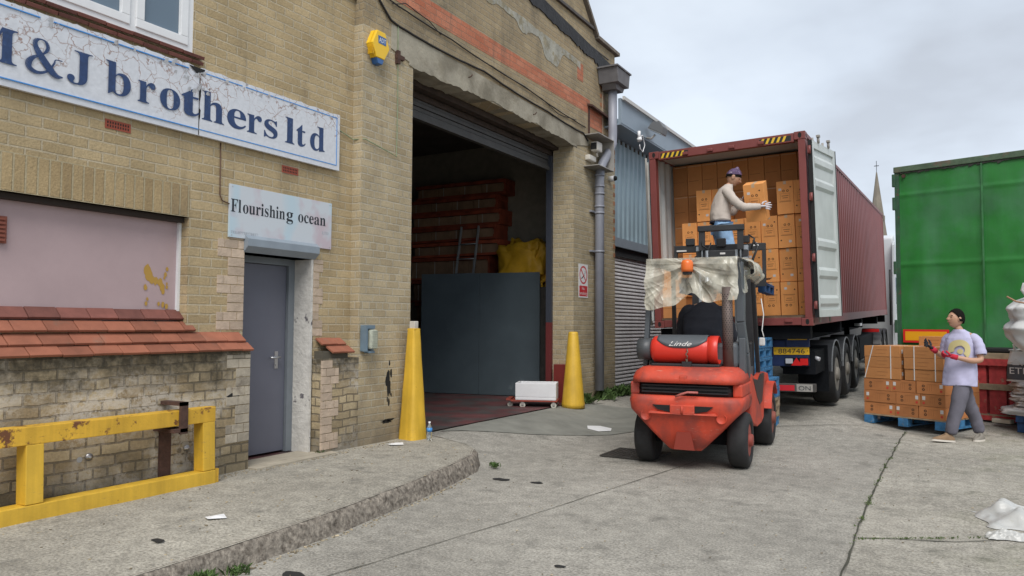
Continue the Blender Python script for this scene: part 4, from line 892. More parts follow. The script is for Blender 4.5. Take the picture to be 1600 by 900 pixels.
mb.box((-w,-d_,0),(w,d_,.05),T,.012); mb.box((-w,-d_,.05),(w,-d_+t_,h_),T,.008); mb.box((-w,d_-t_,.05),(w,d_,h_),T,.008); mb.box((-w,-d_+t_,.05),(-w+t_,d_-t_,h_),T); mb.box((w-t_,-d_+t_,.05),(w,d_-t_,h_),T)
tag(mb.build('foam_crate',mat('foam_white',(.70,.70,.71),.85,var=.05,bump=.15,bscale=120)),'white polystyrene crate sitting on the red dolly','crate')
# litter and marks
def paper(pts,lab,m=None,dz=.012,base=None):
    mb=MB(); cxx=sum(p[0] for p in pts)/len(pts); cyy=sum(p[1] for p in pts)/len(pts)
    zf=base or (lambda x,y:g0(x,y)+wob(x,y))
    c=(cxx,cyy,zf(cxx,cyy)+dz+.012)
    for i in range(len(pts)):
        a,b_=pts[i],pts[(i+1)%len(pts)]; mb.poly([c,(a[0],a[1],zf(*a)+dz+.004*(i%2)),(b_[0],b_[1],zf(*b_)+dz+.004*((i+1)%2))])
    return tag(mb.build('litter',m or WHITE,thick=.002),lab,'litter')
paper([(-4.72,10.35),(-4.62,10.15),(-4.45,10.15),(-4.32,10.3),(-4.40,10.52),(-4.6,10.55)],'flat white scrap on the dark patch in front of the loading bay')
paper([(-4.55,3.55),(-4.48,3.52),(-4.42,3.63),(-4.50,3.67)],'small white paper scrap on the pavement below the yellow frame',base=pz,dz=.01)
paper([(-5.55,6.75),(-5.47,6.70),(-5.38,6.82),(-5.47,6.92),(-5.54,6.88)],'crumpled white scrap at the foot of the brick pier',base=pz,dz=.01)
paper([(-3.62,2.93),(-3.55,2.9),(-3.52,3.02),(-3.59,3.05)],'torn white scrap beside the weeds at the kerb')
TAR=mat('black_gum',(.02,.02,.02),.7)
for k,(x,y,s) in enumerate(((-3.12,3.32,.055),(-3.55,3.42,.06),(-3.93,6.55,.075),(-3.55,6.60,.05),(-4.35,3.05,.04),(-2.2,4.4,.03))):
    zf=(lambda x,y:pz(x,y)) if x<-4.1 and y<6 else (lambda x,y:g0(x,y)+wob(x,y))
    mb=MB(); mb.poly([(x+s*math.cos(a)*(1.3+.6*mnoise.noise(Vector((a,k,0)))),y+s*math.sin(a)*(.8+.6*mnoise.noise(Vector((a,k,3)))),zf(x,y)+.006) for a in [2*PI*i/16 for i in range(16)]])
    o=mb.build('tar_spot',TAR); o['kind']='structure'
mb=MB(); mh=[(-3.62,8.35),(-3.0,8.35),(-3.0,8.95),(-3.62,8.95)]
MH=thing('manhole_cover','rectangular cast iron drain cover in the yard beside the forklift','manhole cover',(-3.31,8.65,g0(-3.3,8.6)+.004))
mb.box((-.33,-.32,0),(.33,.32,.014)); 
for i in range(11):
    for j in range(11): mb.box((-.3+i*.055,-.3+j*.055,.014),(-.27+i*.055,-.27+j*.055,.019))
mb.build('cover',mat('cast_iron',(.045,.04,.035),.6,var=.3,bump=.4),MH)
# weeds
def weed(x,y,z,n,h,lab,s=.06,m=GRASS2):
    mb=MB(); clump(mb,x,y,z,n,h,s); return tag(mb.build('weed',m),lab,'weed')
weed(-3.85,3.0,g0(-3.8,3),140,.10,'green weed growing against the kerb in the foreground',.06)
weed(-3.87,3.27,0,70,.07,'low green weed further along the foreground kerb, behind the larger one',.05)
weed(-5.62,12.2,.19,170,.20,'leafy weed between the far bollard and the drain pipe',.09)
weed(-5.62,13.1,.19,200,.22,'leafy weed at the foot of the drain pipe',.13)
mb=MB()
for i in range(40): clump(mb,-5.72+random.uniform(0,.25),random.uniform(13.6,17.0),.2,22,.2,.07)
tag(mb.build('weeds',GRASS2),'strip of wild green weeds along the foot of the roller shutter','weeds',kind='stuff')
weed(-5.78,5.92,.19,50,.05,'tiny weed at the corner of the door step',.02)
weed(-4.28,7.0,.02,60,.06,'small weed at the rounded end of the kerb',.03)
# inside the hall: sheet, crates, ladder, sacks
PN=thing('metal_sheet_gate','large blue grey metal sheet standing inside the loading bay','panel',(-8.0,12.42,.17))
T=Matrix.Translation((-7.98,12.43,.20))@Matrix.Rotation(math.atan2(12.678-12.189,2.436),4,'Z')
mb=MB(); mb.box((-1.24,-.02,0),(0,.02,2.36),T,.004); mb.box((.004,-.02,0),(1.24,.02,2.36),T,.004); mb.box((-1.24,.02,.1),(1.24,.06,.16),T); mb.box((-1.24,.02,2.1),(1.24,.06,2.16),T)
mb.build('sheet',mat('blue_grey_sheet',(.075,.10,.115),.5,var=.12,vscale=2,col2=(.13,.16,.175),mixscale=2.5,mixlo=.66,mixhi=.74),PN,world=True)
OR=mat('orange_crate_slats',(.23,.045,.018),.8,var=.45,vscale=4,objrand=.3); BROWN=mat('brown_carton',(.20,.125,.075),.9,var=.2,objrand=.3); STR=mat('white_strap',(.4,.38,.35),.7)
def crate_layer(x0,y0,z0,w,d,h,lab,top=True):
    t=thing('orange_crate',lab,'crate',(x0+rnd.uniform(-.10,.10),y0+rnd.uniform(-.03,.05),z0),rnd.uniform(-.04,.04),group=None)
    mb=MB(); 
    for k in range(3): mb.box((0,0,0+k*.0),(w,d,.03)) if k==0 else None
    mb.box((-.03,-.03,h-.07),(w+.03,.0,h-.0)); mb.box((w,-.03,h-.10),(w+.05,d,h)); mb.box((-.03,-.03,0),(w+.06,.0,.045)); mb.box((w,-.03,.03),(w+.045,d,.09))
    for k in range(5): mb.box((w+.0,k*d/5,0),(w+.04,k*d/5+.09,h))
    mb.build('slats',OR,t)
    mb=MB(); n=4
    for k in range(n): mb.box((k*w/n+.004,.01,.04),((k+1)*w/n-.004,d-.02,h-.08),bev=.005)
    mb.build('cartons',BROWN,t)
    mb=MB(); 
    for k in range(n): mb.box((k*w/n+.12,.004,.04),(k*w/n+.132,.0095,h-.07))
    mb.build('strap',STR,t)
crate_names=['lowest','second lowest','third from the bottom','fourth from the bottom','fifth from the bottom','sixth from the bottom','seventh from the bottom','topmost']
zc=1.55
for i in range(8):
    hh=.46 if i<3 else .30
    crate_layer(-9.95,12.85-(.0 if i!=2 else 0),zc,1.9+(0 if i<3 else .22),.45,hh,'orange slatted crate of cartons in the dark hall, '+crate_names[i]+' of its stack'); zc+=hh+.01
mb=MB(); mb.box((-9.95,12.8,.172),(-7.9,13.3,1.54)); tag(mb.build('crate_stack_base',OR),'orange crate base standing behind the metal sheet in the dark hall','crate')
LD=thing('ladder','aluminium ladder leaning on the orange crates behind the metal sheet','ladder',(-9.2,12.6,.17))
ALU=mat('aluminium',(.34,.36,.37),.4,metal=.4)
def lp(px,t): return None
for s_ in (0,1):
    mb=MB(); bar(mb,(-8.85+s_*.42,12.42,.2),(-8.62+s_*.42,12.74,3.55),.05,.03); mb.build('side_rail',ALU,LD,world=True)
for k in range(10):
    mb=MB(); t=(k+.8)/11; mb.cyl((-8.85+.23*t,12.42+.32*t,.2+3.35*t),(-8.43+.23*t,12.42+.32*t,.2+3.35*t),.014,8); mb.build('rung',ALU,LD,world=True)
YB=mat('yellow_sack_cloth',(.50,.28,.012),.6,var=.2,vscale=4,bump=.8,bscale=9)
def sack(name,c,r,m,lab,cat,seed=0,amp=.16,n=26,world=True,sq=2.6,topn=1):
    mb=MB()
    def fn(u_,v_):
        th=2*PI*u_; ph=PI*(v_-.5); cth,sth=math.cos(th),math.sin(th); cp,sp_=math.cos(ph),math.sin(ph)
        e=2/sq; f=lambda w_,p:math.copysign(abs(w_)**p,w_)
        p=Vector((f(cth,e)*f(cp,e),f(sth,e)*f(cp,e),f(sp_,e)))
        nz=1+amp*(mnoise.noise(Vector((p.x*1.6+seed,p.y*1.6,p.z*2.2)))+.5*mnoise.noise(Vector((p.x*4+seed,p.y*4,p.z*6))))
        return (c[0]+p.x*r[0]*nz,c[1]+p.y*r[1]*nz,c[2]+p.z*r[2]*nz)
    mb.grid(fn,n*2,n); bmesh.ops.remove_doubles(mb.bm,verts=mb.bm.verts,dist=.0005)
    return tag(mb.build(name,m),lab,cat)
sack('yellow_sack',(-7.25,12.98,2.72),(.46,.30,.46),YB,'bulging yellow sack on top of goods behind the metal sheet','sack',seed=4,amp=.34,sq=4.5,n=40)
sack('yellow_sack',(-6.62,13.05,2.2),(.16,.26,.60),YB,'narrow yellow sack hanging at the far edge of the metal sheet','sack',seed=9)
mb=MB(); mb.box((-7.7,12.75,.172),(-6.4,13.32,2.28),bev=.02); tag(mb.build('goods_stack',mat('dark_goods',(.05,.045,.04),.8,var=.3)),'dark stack of goods under the yellow sack behind the metal sheet','goods')
# ---------------------------------------------------------------- shipping container
CU=Vector((.9995,-.0158,.022)).normalized(); CW=Vector((.0153,.9991,.0275)); CW=(CW-CU*CW.dot(CU)).normalized(); CV=CU.cross(CW)
CMX=Matrix(((CU.x,CW.x,CV.x,-4.194),(CU.y,CW.y,CV.y,11.853),(CU.z,CW.z,CV.z,1.509),(0,0,0,1)))
MAROON=mat('maroon_container_paint',(.185,.045,.04),.5,var=.15,vscale=1.5,rust=(.10,.04,.025),rustamt=.70,rscale=5)
MAROON2=mat('maroon_side_paint',(.20,.055,.052),.45,var=.12,vscale=.9,streak=True)
CWH=mat('grey_white_paint',(.50,.53,.52),.5,var=.1,vscale=2.5,rust=(.22,.17,.12),rustamt=.74,rscale=6)
CFL=mat('plywood_floor',(.12,.08,.05),.8,var=.2)
HZY=mat('hazard_yellow',(.70,.45,.03),.5); HZB=mat('hazard_black',(.015,.015,.015),.5); RUB=mat('black_rubber',(.012,.012,.013),.6)
CN=thing('shipping_container','maroon corrugated shipping container with open doors loaded with cartons','container',mat_=CMX)
W_,L_,H_=2.438,12.19,2.896
def corr(mb,x0,xi,y0,y1,z0,z1,pitch=.278):
    y=y0; P=[]
    while y<y1-.01:
        P+=[(x0,y),(x0,min(y+.072,y1)),(xi,min(y+.14,y1)),(xi,min(y+.21,y1))]; y+=pitch
    P.append((x0,y1))
    for a,b_ in zip(P,P[1:]):
        if b_[1]-a[1]>1e-4: mb.poly([(a[0],a[1],z0),(b_[0],b_[1],z0),(b_[0],b_[1],z1),(a[0],a[1],z1)])
mb=MB(); corr(mb,W_-.008,W_-.044,.14,L_-.12,.15,H_-.07); mb.build('right_wall',MAROON2,CN)
mb=MB(); corr(mb,W_-.012,W_-.048,.14,L_-.12,.15,H_-.07); mb.build('wall_lining',CWH,CN); mb=MB(); corr(mb,.012,.048,.14,L_-.12,.15,H_-.07); mb.build('wall_lining',CWH,CN)
mb=MB(); corr(mb,.008,.044,.14,L_-.12,.15,H_-.07); mb.build('left_wall',MAROON2,CN)
mb=MB(); mb.box((.05,.12,H_-.05),(W_-.05,L_-.1,H_-.03)); mb.build('roof',MAROON,CN)
mb=MB(); mb.box((.05,.12,H_-.058),(W_-.05,L_-.1,H_-.0505)); mb.build('wall_lining',CWH,CN)
mb=MB(); mb.box((.05,L_-.08,.15),(W_-.05,L_-.05,H_-.05)); mb.build('front_wall',MAROON,CN)
mb=MB(); mb.box((.05,.05,.125),(W_-.05,L_-.1,.155)); mb.build('floor',CFL,CN)
mb=MB(); mb.box((.0,.18,.01),(.05,L_-.18,.15)); mb.box((W_-.05,.18,.01),(W_,L_-.18,.15)); mb.box((W_-.06,.18,H_-.07),(W_,L_-.18,H_-.01)); mb.box((0,.18,H_-.07),(.06,L_-.18,H_-.01)); mb.build('side_rail',MAROON,CN)
for x0,x1 in ((0,.11),(W_-.11,W_)):
    for y0,y1 in ((0,.14),(L_-.14,L_)):
        mb=MB(); mb.box((x0+.004,y0+.004,.118),(x1-.004,y1-.004,H_-.118),bev=.006); mb.build('corner_post',MAROON,CN)
def casting(x0,y0,z0,fx,fz):
    mb=MB(); mb.box((x0,y0,z0),(x0+.162,y0+.178,z0+.118),bev=.008); mb.mi=1
    cx_,cz_=x0+.085,z0+.06
    if y0<1: mb.poly([(cx_+.026*math.cos(a),y0-.001,cz_+.042*math.sin(a)) for a in [2*PI*k/14 for k in range(14)]])
    sx=x0+.163 if x0>1 else x0-.001
    mb.poly([(sx,y0+.09+.04*math.cos(a),cz_+.026*math.sin(a)) for a in [2*PI*k/14 for k in range(14)]])
    mb.build('corner_casting',[MAROON,BLACK],CN)
for x0 in (-.002,W_-.16):
    for y0 in (-.002,L_-.176):
        for z0 in (0,H_-.118): casting(x0,y0,z0,0,0)
mb=MB(); mb.box((.163,0,H_-.145),(W_-.163,.10,H_-.012),bev=.006); 
for x_ in (.62,1.02,1.36,1.80): mb.cbox((x_,-.02,H_-.10),(.09,.04,.05),bev=.012)
mb.build('header',MAROON,CN)
mb=MB(); mb.box((.163,.0,.012),(W_-.163,.11,.125),bev=.006); 
for x_ in (.35,.75,1.65,2.1): mb.cbox((x_,-.012,.075),(.11,.03,.04),bev=.008)
mb.build('sill',MAROON,CN)
# hazard stripes on the header
for x0 in (.20,W_-.66):
    mb=MB(); mb.box((x0,-.0022,H_-.125),(x0+.46,-.0002,H_-.045)); mb.mi=1
    for k in range(6): a=x0+.006+k*.08; mb.prism([(a,-.0035,H_-.125),(a+.036,-.0035,H_-.125),(a+.072,-.0035,H_-.045),(a+.036,-.0035,H_-.045)],(0,.0012,0)) if a+.072<x0+.46 else None
    mb.build('hazard_tape',[HZB,HZY],CN)
def door(hx,sgn,ang,name):
    # leaf in its own frame: X along width away from the hinge, Y = inner face direction
    T=Matrix.Translation((hx,.03,0))@Matrix.Rotation(ang,4,'Z')@Matrix.Scale(-1,4,(0,1,0))
    mb=MB(); z0,z1=.12,2.75; w=1.155
    F=Matrix.Identity(4)
    mb.box((.03,-.02,z0),(w,-.003,z1),T)
    for a in ((0.0,.10),(w-.10,w)): mb.box((a[0],-.022,z0),(a[1],.022,z1),T,.004)
    for z in (z0,z1-.11): mb.box((.10,-.022,z),(w-.10,.022,z+.11),T,.004)
    zz=[.52,.98,1.62,2.30]
    for z in (.36,.78,1.22,2.12,2.46): mb.prism([(.12,-.003,z-.09),(.12,.026,z-.04),(.12,.026,z+.04),(.12,-.003,z+.09)],(w-.24,0,0),T)
    bmesh.ops.recalc_face_normals(mb.bm,faces=mb.bm.faces)
    d=mb.build(name,CWH,CN)
    mb=MB(); mb.box((-.014,-.03,z0),(0,.03,z1),T); mb.box((w,-.03,z0),(w+.014,.03,z1),T); mb.build('gasket',RUB,d)
    mb=MB()
    for x_ in (.30,.80): mb.cyl(Vector((x_,-.055,.04)),Vector((x_,-.055,2.84)),.017,10,M=T); 
    for x_ in (.30,.80):
        for z in (.3,.9,1.5,2.1,2.7): mb.box((x_-.05,-.06,z-.03),(x_+.05,-.02,z+.03),T)
    mb.build('locking_bar',GALV,d)
    for z in (.3,1.0,1.9,2.6):
        mb=MB(); mb.box((-.07,-.02,z-.05),(.06,.0,z+.05),T); mb.cyl((-.04,-.0,z-.06),(-.04,-.0,z+.06),.02,10,M=T); mb.build('hinge',MAROON,d)
    return d,T
door(W_+.06,1,R_(82),'door'); 
# left leaf mirrored, folded flat along the left side
T=Matrix.Translation((-.05,.06,0))@Matrix.Rotation(R_(92),4,'Z')
mb=MB(); mb.box((0,-.02,.12),(1.155,.02,2.75),T,.004); ld=mb.build('door',CWH,CN)
mb=MB(); mb.cyl((.10,.06,.04),(.10,.06,2.84),.017,10,M=T); mb.cyl((-.012,.0,.3),(-.012,.0,2.7),.012,8,M=T); mb.build('locking_bar',GALV,ld)
for k_ in (.30,.80): mb=MB(); mb.cyl((2.498+.139*k_+.03,.03+.99*k_,2.74),(2.498+.139*k_+.03,.03+.99*k_,2.86),.02); mb.cbox((2.498+.139*k_+.03,.03+.99*k_,2.85),(.05,.08,.03)); mb.build('bar_cam',GALV,CN)
def FONT(body,name,m,parent,x,y,z,size,width=None,local=True):
    T=Matrix(((1,0,0,x),(0,0,-1,y),(0,1,0,z),(0,0,0,1)))   # reads along +X, faces -Y
    return textmesh(body,name,m,parent,T,size=size,width=width)
# ---------------------------------------------------------------- cartons
CARD=mat('orange_cardboard',(.74,.32,.095),.7,objrand=.13,var=.08,vscale=4,bump=.1,bscale=30)
CARD2=mat('brown_cardboard',(.60,.27,.09),.8,objrand=.14,var=.1,vscale=4,bump=.1,bscale=30)
CARDT=mat('cardboard_tape',(.55,.40,.26),.35); PRINT=mat('carton_print',(.10,.045,.02),.8); LAB=mat('carton_label',(.62,.60,.58),.6); FADE=mat('carton_fine_print',(.30,.13,.045),.8)
def ring(mb,x,z,r0,r1,y,sx=1,n=12):
    for k in range(n):
        a,b_=2*PI*k/n,2*PI*(k+1)/n
        mb.poly([(x+r1*math.cos(a)*sx,y,z+r1*math.sin(a)),(x+r1*math.cos(b_)*sx,y,z+r1*math.sin(b_)),(x+r0*math.cos(b_)*sx,y,z+r0*math.sin(b_)),(x+r0*math.cos(a)*sx,y,z+r0*math.sin(a))])
def tallbox(w,d,h,var):
    """carton w x d x h, origin at bottom centre, printed face towards -Y"""
    mb=MB(); mb.box((-w/2,-d/2,0),(w/2,d/2,h),bev=.004); y=-d/2-.0015; mir=-1 if var==1 else 1
    Z=lambda z: h-z if var==1 else z
    mb.mi=1
    for s_ in (-1,1): ring(mb,mir*(.03*s_+.01),Z(h*.70),.010,.019,y)
    dx,dz=(-.085,.12) if var!=2 else (.085,h-.10)
    mb.poly([(mir*dx+.012*math.cos(a),y,Z(dz)+.012*math.sin(a)) for a in [2*PI*k/10 for k in range(10)]])
    mb.mi=2
    for a,b_ in (((-.075,.62),(.08,.625)),((-.075,.40),(.08,.405)),((-.07,.43),(-.067,.60)),((.07,.43),(.073,.60)),((-.05,.54),(.05,.56)),((-.04,.48),(.04,.50)),((-.09,.37),(.09,.385))):
        z0,z1=sorted((Z(h*a[1]),Z(h*b_[1]))); mb.box((a[0],y,z0),(b_[0],y+.001,z1))
    mb.mi=3; lx,lz=(.05,.10) if var!=2 else (-.075,h-.13)
    mb.box((mir*lx-.02,y-.0006,Z(lz)-.02),(mir*lx+.022,y+.001,Z(lz)+.018))
    mb.mi=4; mb.box((-.022,-d/2+.01,h),(.022,d/2-.01,h+.001)); mb.box((-.022,-d/2-.001,h-.05),(.022,-d/2,h+.001))
    me=bpy.data.meshes.new('carton'); bmesh.ops.recalc_face_normals(mb.bm,faces=mb.bm.faces); mb.bm.to_mesh(me); mb.bm.free()
    for m in (CARD,PRINT,FADE,LAB,CARDT): me.materials.append(m)
    return me
TB=[tallbox(.251,.36,.522,k) for k in range(3)]
def plainbox(w,d,h):
    mb=MB(); mb.box((-w/2,-d/2,0),(w/2,d/2,h),bev=.004); mb.mi=1; mb.box((-w/2+.01,-d/2-.0012,h-.03),(w/2-.01,-d/2,h-.022)); mb.mi=2; mb.box((-w/2+.02,-d/2-.0012,h*.45),(w/2-.06,-d/2,h*.47))
    me=bpy.data.meshes.new('carton'); mb.bm.to_mesh(me); mb.bm.free()
    for m in (CARD2,CARDT,FADE): me.materials.append(m)
    return me
CARD2=mat('deep_brown_cardboard',(.44,.19,.062),.8,objrand=.16,var=.1,vscale=4,bump=.1,bscale=30)
PBX=plainbox(.254,.36,.525)
rb=random.Random(11)
def put(me,Mx,name,lab,cat,group):
    o=bpy.data.objects.new(name,me); COL.objects.link(o); o.matrix_world=Mx; return tag(o,lab,cat,group)
colw=.2605; x00=.05
ordn=['first','second','third','fourth','fifth','sixth','seventh','eighth','ninth']
rown=['lowest','second','third','fourth','fifth']
hts=[1,3,4,4,3,3,3,4,4]
for c in range(9):
    for r in range(hts[c]):
        jx_,jy=rb.uniform(-.002,.002),rb.uniform(-.03,.03)
        T=CMX@Matrix.Translation((x00+colw*(c+.5)+jx_,.62+.18+jy,.157+r*.531))@Matrix.Rotation(rb.uniform(-.03,.03),4,'Z')@Matrix.Rotation(rb.uniform(-.008,.008),4,'Y')
        topw=', topmost' if r==hts[c]-1 else ''
        put(TB[rb.choice([0,0,1,2])],T,'carton','printed orange carton in the front row, %s column from the left, %s level up%s'%(ordn[c],rown[r],topw),'carton','printed cartons stacked at the container mouth')
for c in range(9):
    for r in range(5):
        if hts[c]>r+1 and r<3: continue
        T=CMX@Matrix.Translation((x00+colw*(c+.5),1.02+.18,.157+r*.529))
        put(PBX,T,'carton','plain carton in the deeper row, %s column from the left, %s level up'%(ordn[c],rown[r]),'carton','plain cartons deeper in the container')
# loose cartons low at the left of the mouth
T=CMX@Matrix.Translation((.28,.34,.157)); put(plainbox(.42,.40,.34),T,'carton','wide carton standing on the container floor at the left post','carton','')
T=CMX@Matrix.Translation((.30,.36,.50)); 
mb=MB(); mb.box((-.21,-.2,0),(.21,.2,.44)); mb.box((-.22,-.205,.44),(.22,-.2,.60)); mb.box((-.215,-.2,.44),(-.21,.2,.58)); o=mb.build('carton',CARD); o.matrix_world=T; tag(o,'open carton with raised flaps on top of the wide carton at the left post','carton')
# ---------------------------------------------------------------- semi trailer under the container
NAVY=mat('navy_chassis',(.012,.025,.085),.5,var=.2); BLK=mat('black_chassis',(.006,.007,.009),.8,var=.3,spec=.15); PLY=mat('plate_yellow',(.72,.42,.02),.4); TYRE=mat('tyre_rubber',(.016,.016,.017),.75,var=.3,vscale=12,bump=.2); RIM=mat('dirty_rim',(.24,.22,.19),.6,var=.3,vscale=9); REDL=mat('red_lens',(.55,.02,.02),.2); CLR=mat('clear_lens',(.45,.45,.47),.2); MUD=mat('mudguard_plastic',(.03,.032,.036),.35,var=.2); MUDE=mat('mudguard_edge',(.16,.17,.18),.5)
ST=thing('semi_trailer','dark blue skeletal trailer with a yellow number plate under the container','trailer',mat_=CMX)
mb=MB(); mb.box((.72,.3,-.35),(.84,11.8,-.02)); mb.box((1.60,.3,-.35),(1.72,11.8,-.02)); 
for y in (.12,3.2,6.5,9.8,11.9): mb.box((.06,y,-.20),(2.38,y+.16,-.012))
mb.build('chassis_beam',BLK,ST)
mb=MB(); mb.box((.1,.30,-.62),(2.30,.42,-.22),bev=.01); mb.box((.1,.34,-.95),(.55,.40,-.6)); mb.box((.62,.36,-.95),(1.55,.39,-.64)); mb.build('rear_panel',NAVY,ST)
mb=MB(); mb.box((1.99,.27,-.33),(2.33,.31,-.12),bev=.01); mb.mi=1; mb.box((2.02,.262,-.22),(2.30,.27,-.14)); mb.build('side_marker',[NAVY,PLY],ST)
mb=MB(); mb.box((1.80,.292,-.445),(2.32,.298,-.33),bev=.002); mb.build('number_plate',PLY,ST)
mb=MB()
for x_ in (1.825,2.295): mb.cyl((x_,.2915,-.3875),(x_,.289,-.3875),.007)
mb.build('plate_screw',RUST,ST)
FONT('884746','plate_text',INK,ST,1.87,.2905,-.425,.105,width=.385)
LT=thing  # (lamps below are parts of the trailer)
mb=MB(); mb.box((1.97,.25,-.61),(2.31,.298,-.49),bev=.01); mb.build('lamp_housing',BLK,ST)
mb=MB(); mb.box((1.98,.243,-.575),(2.085,.2495,-.50),bev=.003); mb.build('reversing_lamp',CLR,ST)
mb=MB(); mb.box((2.19,.243,-.60),(2.305,.2495,-.50),bev=.003); mb.prism([(2.06,.2415,-.605),(2.22,.2415,-.605),(2.14,.2415,-.485)],(0,.006,0)); mb.build('tail_lamp',REDL,ST)
mb=MB(); mb.box((.08,.22,-1.0),(2.40,.32,-.88),bev=.008); mb.build('underrun_bar',mat('grey_bar',(.07,.065,.06),.7,var=.3),ST)
mb=MB(); mb.box((.1,.215,-.985),(2.10,.219,-.90)); mb.build('red_marking',mat('red_tape',(.50,.02,.03),.4),ST)
mb=MB(); mb.box((2.13,.213,-.995),(2.36,.219,-.885),bev=.002); mb.build('side_plate',GALV,ST)
FONT('ON','side_plate_text',INK,ST,2.16,.2115,-.975,.095,width=.17)
mb=MB(); mb.cyl((2.38,.45,-.5),(2.44,.43,-.52),.03); mb.cyl((2.36,.5,-.48),(2.38,.45,-.5),.012); mb.build('marker_lamp',CLR,ST)
def wheel(mb,x,y,z,r,w,side=1):   # tyre lathe about X; outer face towards +X*side
    T=Matrix.Translation((x,y,z))@Matrix.Rotation(PI/2*side,4,'Y')
    mb.mi=0; mb.lathe([(r*.60,-w/2),(r*.80,-w/2-.006),(r*.94,-w/2+.01),(r,-w/2+.05),(r,w/2-.05),(r*.94,w/2-.01),(r*.80,w/2+.006),(r*.60,w/2-.004),(r*.58,w/2-.03)],36,T)
    mb.mi=1; mb.lathe([(r*.585,w/2-.012),(r*.56,w/2-.012),(r*.53,w/2-.05),(r*.42,w/2-.055),(r*.24,w/2-.035),(r*.22,w/2+.02),(r*.18,w/2+.03),(.01,w/2+.03)],28,T)
    for k in range(10): a=2*PI*k/10; mb.cyl(T@Vector((r*.34*math.cos(a),r*.34*math.sin(a),w/2-.05)),T@Vector((r*.34*math.cos(a),r*.34*math.sin(a),w/2-.025)),.014,8)
def arcguard(mb,x0,x1,y,z,r,a0,a1,n=14,th=.012):
    for k in range(n):
        a=a0+(a1-a0)*k/n; b_=a0+(a1-a0)*(k+1)/n; P=lambda r_,t_:(y+r_*math.cos(t_),z+r_*math.sin(t_))
        p,q,s_,t_=P(r,a),P(r,b_),P(r+th,b_),P(r+th,a)
        mb.prism([(x0,*p),(x0,*q),(x0,*s_),(x0,*t_)],(x1-x0,0,0))
for i,y in enumerate((2.25,3.56,4.87)):
    for sx,x in ((1,2.24),(-1,.2)):
        mb=MB(); wheel(mb,x,y,-.885,.5,.38,sx); mb.build('wheel',[TYRE,RIM],ST)
        if sx==1:
            mb=MB(); arcguard(mb,1.98,2.42,y,-.885,.575,R_(18),R_(172)); mb.mi=1; arcguard(mb,2.42,2.435,y,-.885,.570,R_(18),R_(172),th=.022); mb.build('mudguard',[MUD,MUDE],ST)
mb=MB(); mb.box((1.95,1.35,-1.1),(2.42,1.38,-.35)); mb.box((1.9,.42,-.75),(2.38,1.3,-.4)); mb.build('mudflap',BLK,ST)
mb=MB(); mb.box((2.2,6.0,-.9),(2.38,8.8,-.4),bev=.02); mb.build('side_guard',BLK,ST)
mb=MB(); mb.box((2.3,5.9,-.16),(2.42,6.2,-.1)); mb.build('marker_lamp',CLR,ST)
for x_ in (.6,1.7): mb=MB(); mb.box((x_,8.9,-1.2),(x_+.12,9.02,-.2)); mb.build('landing_leg',BLK,ST)
# ---------------------------------------------------------------- tractor unit ahead of the container
LC=thing('lorry_cab','white lorry cab standing ahead of the maroon container','lorry',(-2.7,23,.35))
for x_ in (-3.75,-1.7):
    for y_ in (21.0,22.3): mb=MB(); wheel(mb,x_,y_,.92,.5,.36,1 if x_>-2 else -1); mb.build('wheel',[TYRE,RIM],LC,world=True)
mb=MB(); 
for y_ in (21.0,22.3): arcguard(mb,-1.95,-1.5,y_,.92,.58,R_(10),R_(170))
mb.build('mudguard',MUD,LC,world=True)
mb=MB(); mb.box((-1.9,20.35,1.42),(-1.52,20.40,1.50),bev=.01); mb.build('tail_lamp',REDL,LC,world=True)
mb=MB(); mb.box((-3.2,20.2,.85),(-2.2,27,1.15)); mb.build('chassis',BLK,LC,world=True)
mb=MB(); mb.prism([(-3.95,24.9,1.0),(-3.95,27.2,1.0),(-3.95,27.2,2.3),(-3.95,26.9,3.7),(-3.95,25.6,4.35),(-3.95,24.9,4.2)],(2.5,0,0),bev=.05); cb_=mb.build('cab',mat('cab_white',(.62,.64,.66),.35),LC,world=True)
mb=MB(); mb.prism([(-1.46,24.35,1.0),(-1.46,24.95,1.0),(-1.46,24.95,4.1),(-1.46,24.6,3.95)],(.06,0,0),bev=.01); mb.prism([(-1.42,24.35,.9),(-1.42,24.8,.9),(-1.42,24.8,1.7),(-1.42,24.35,1.7)],(.10,0,0),bev=.02); mb.build('side_fairing',mat('cab_fairing',(.5,.52,.54),.4),LC,world=True)
mb=MB(); mb.box((-1.40,26.2,2.6),(-1.12,26.35,3.1),bev=.03); mb.box((-1.40,26.2,1.95),(-1.15,26.35,2.2),bev=.03); mb.build('mirror',RUB,LC,world=True)
mb=MB(); mb.box((-1.445,25.7,2.25),(-1.43,26.7,3.05)); mb.build('side_window',GLASS,LC,world=True)
mb=MB(); mb.tube([(-1.5,24.2,1.6),(-1.5,24.25,2.6),(-1.5,24.2,3.2)],.03); mb.build('hose',RUB,LC,world=True)
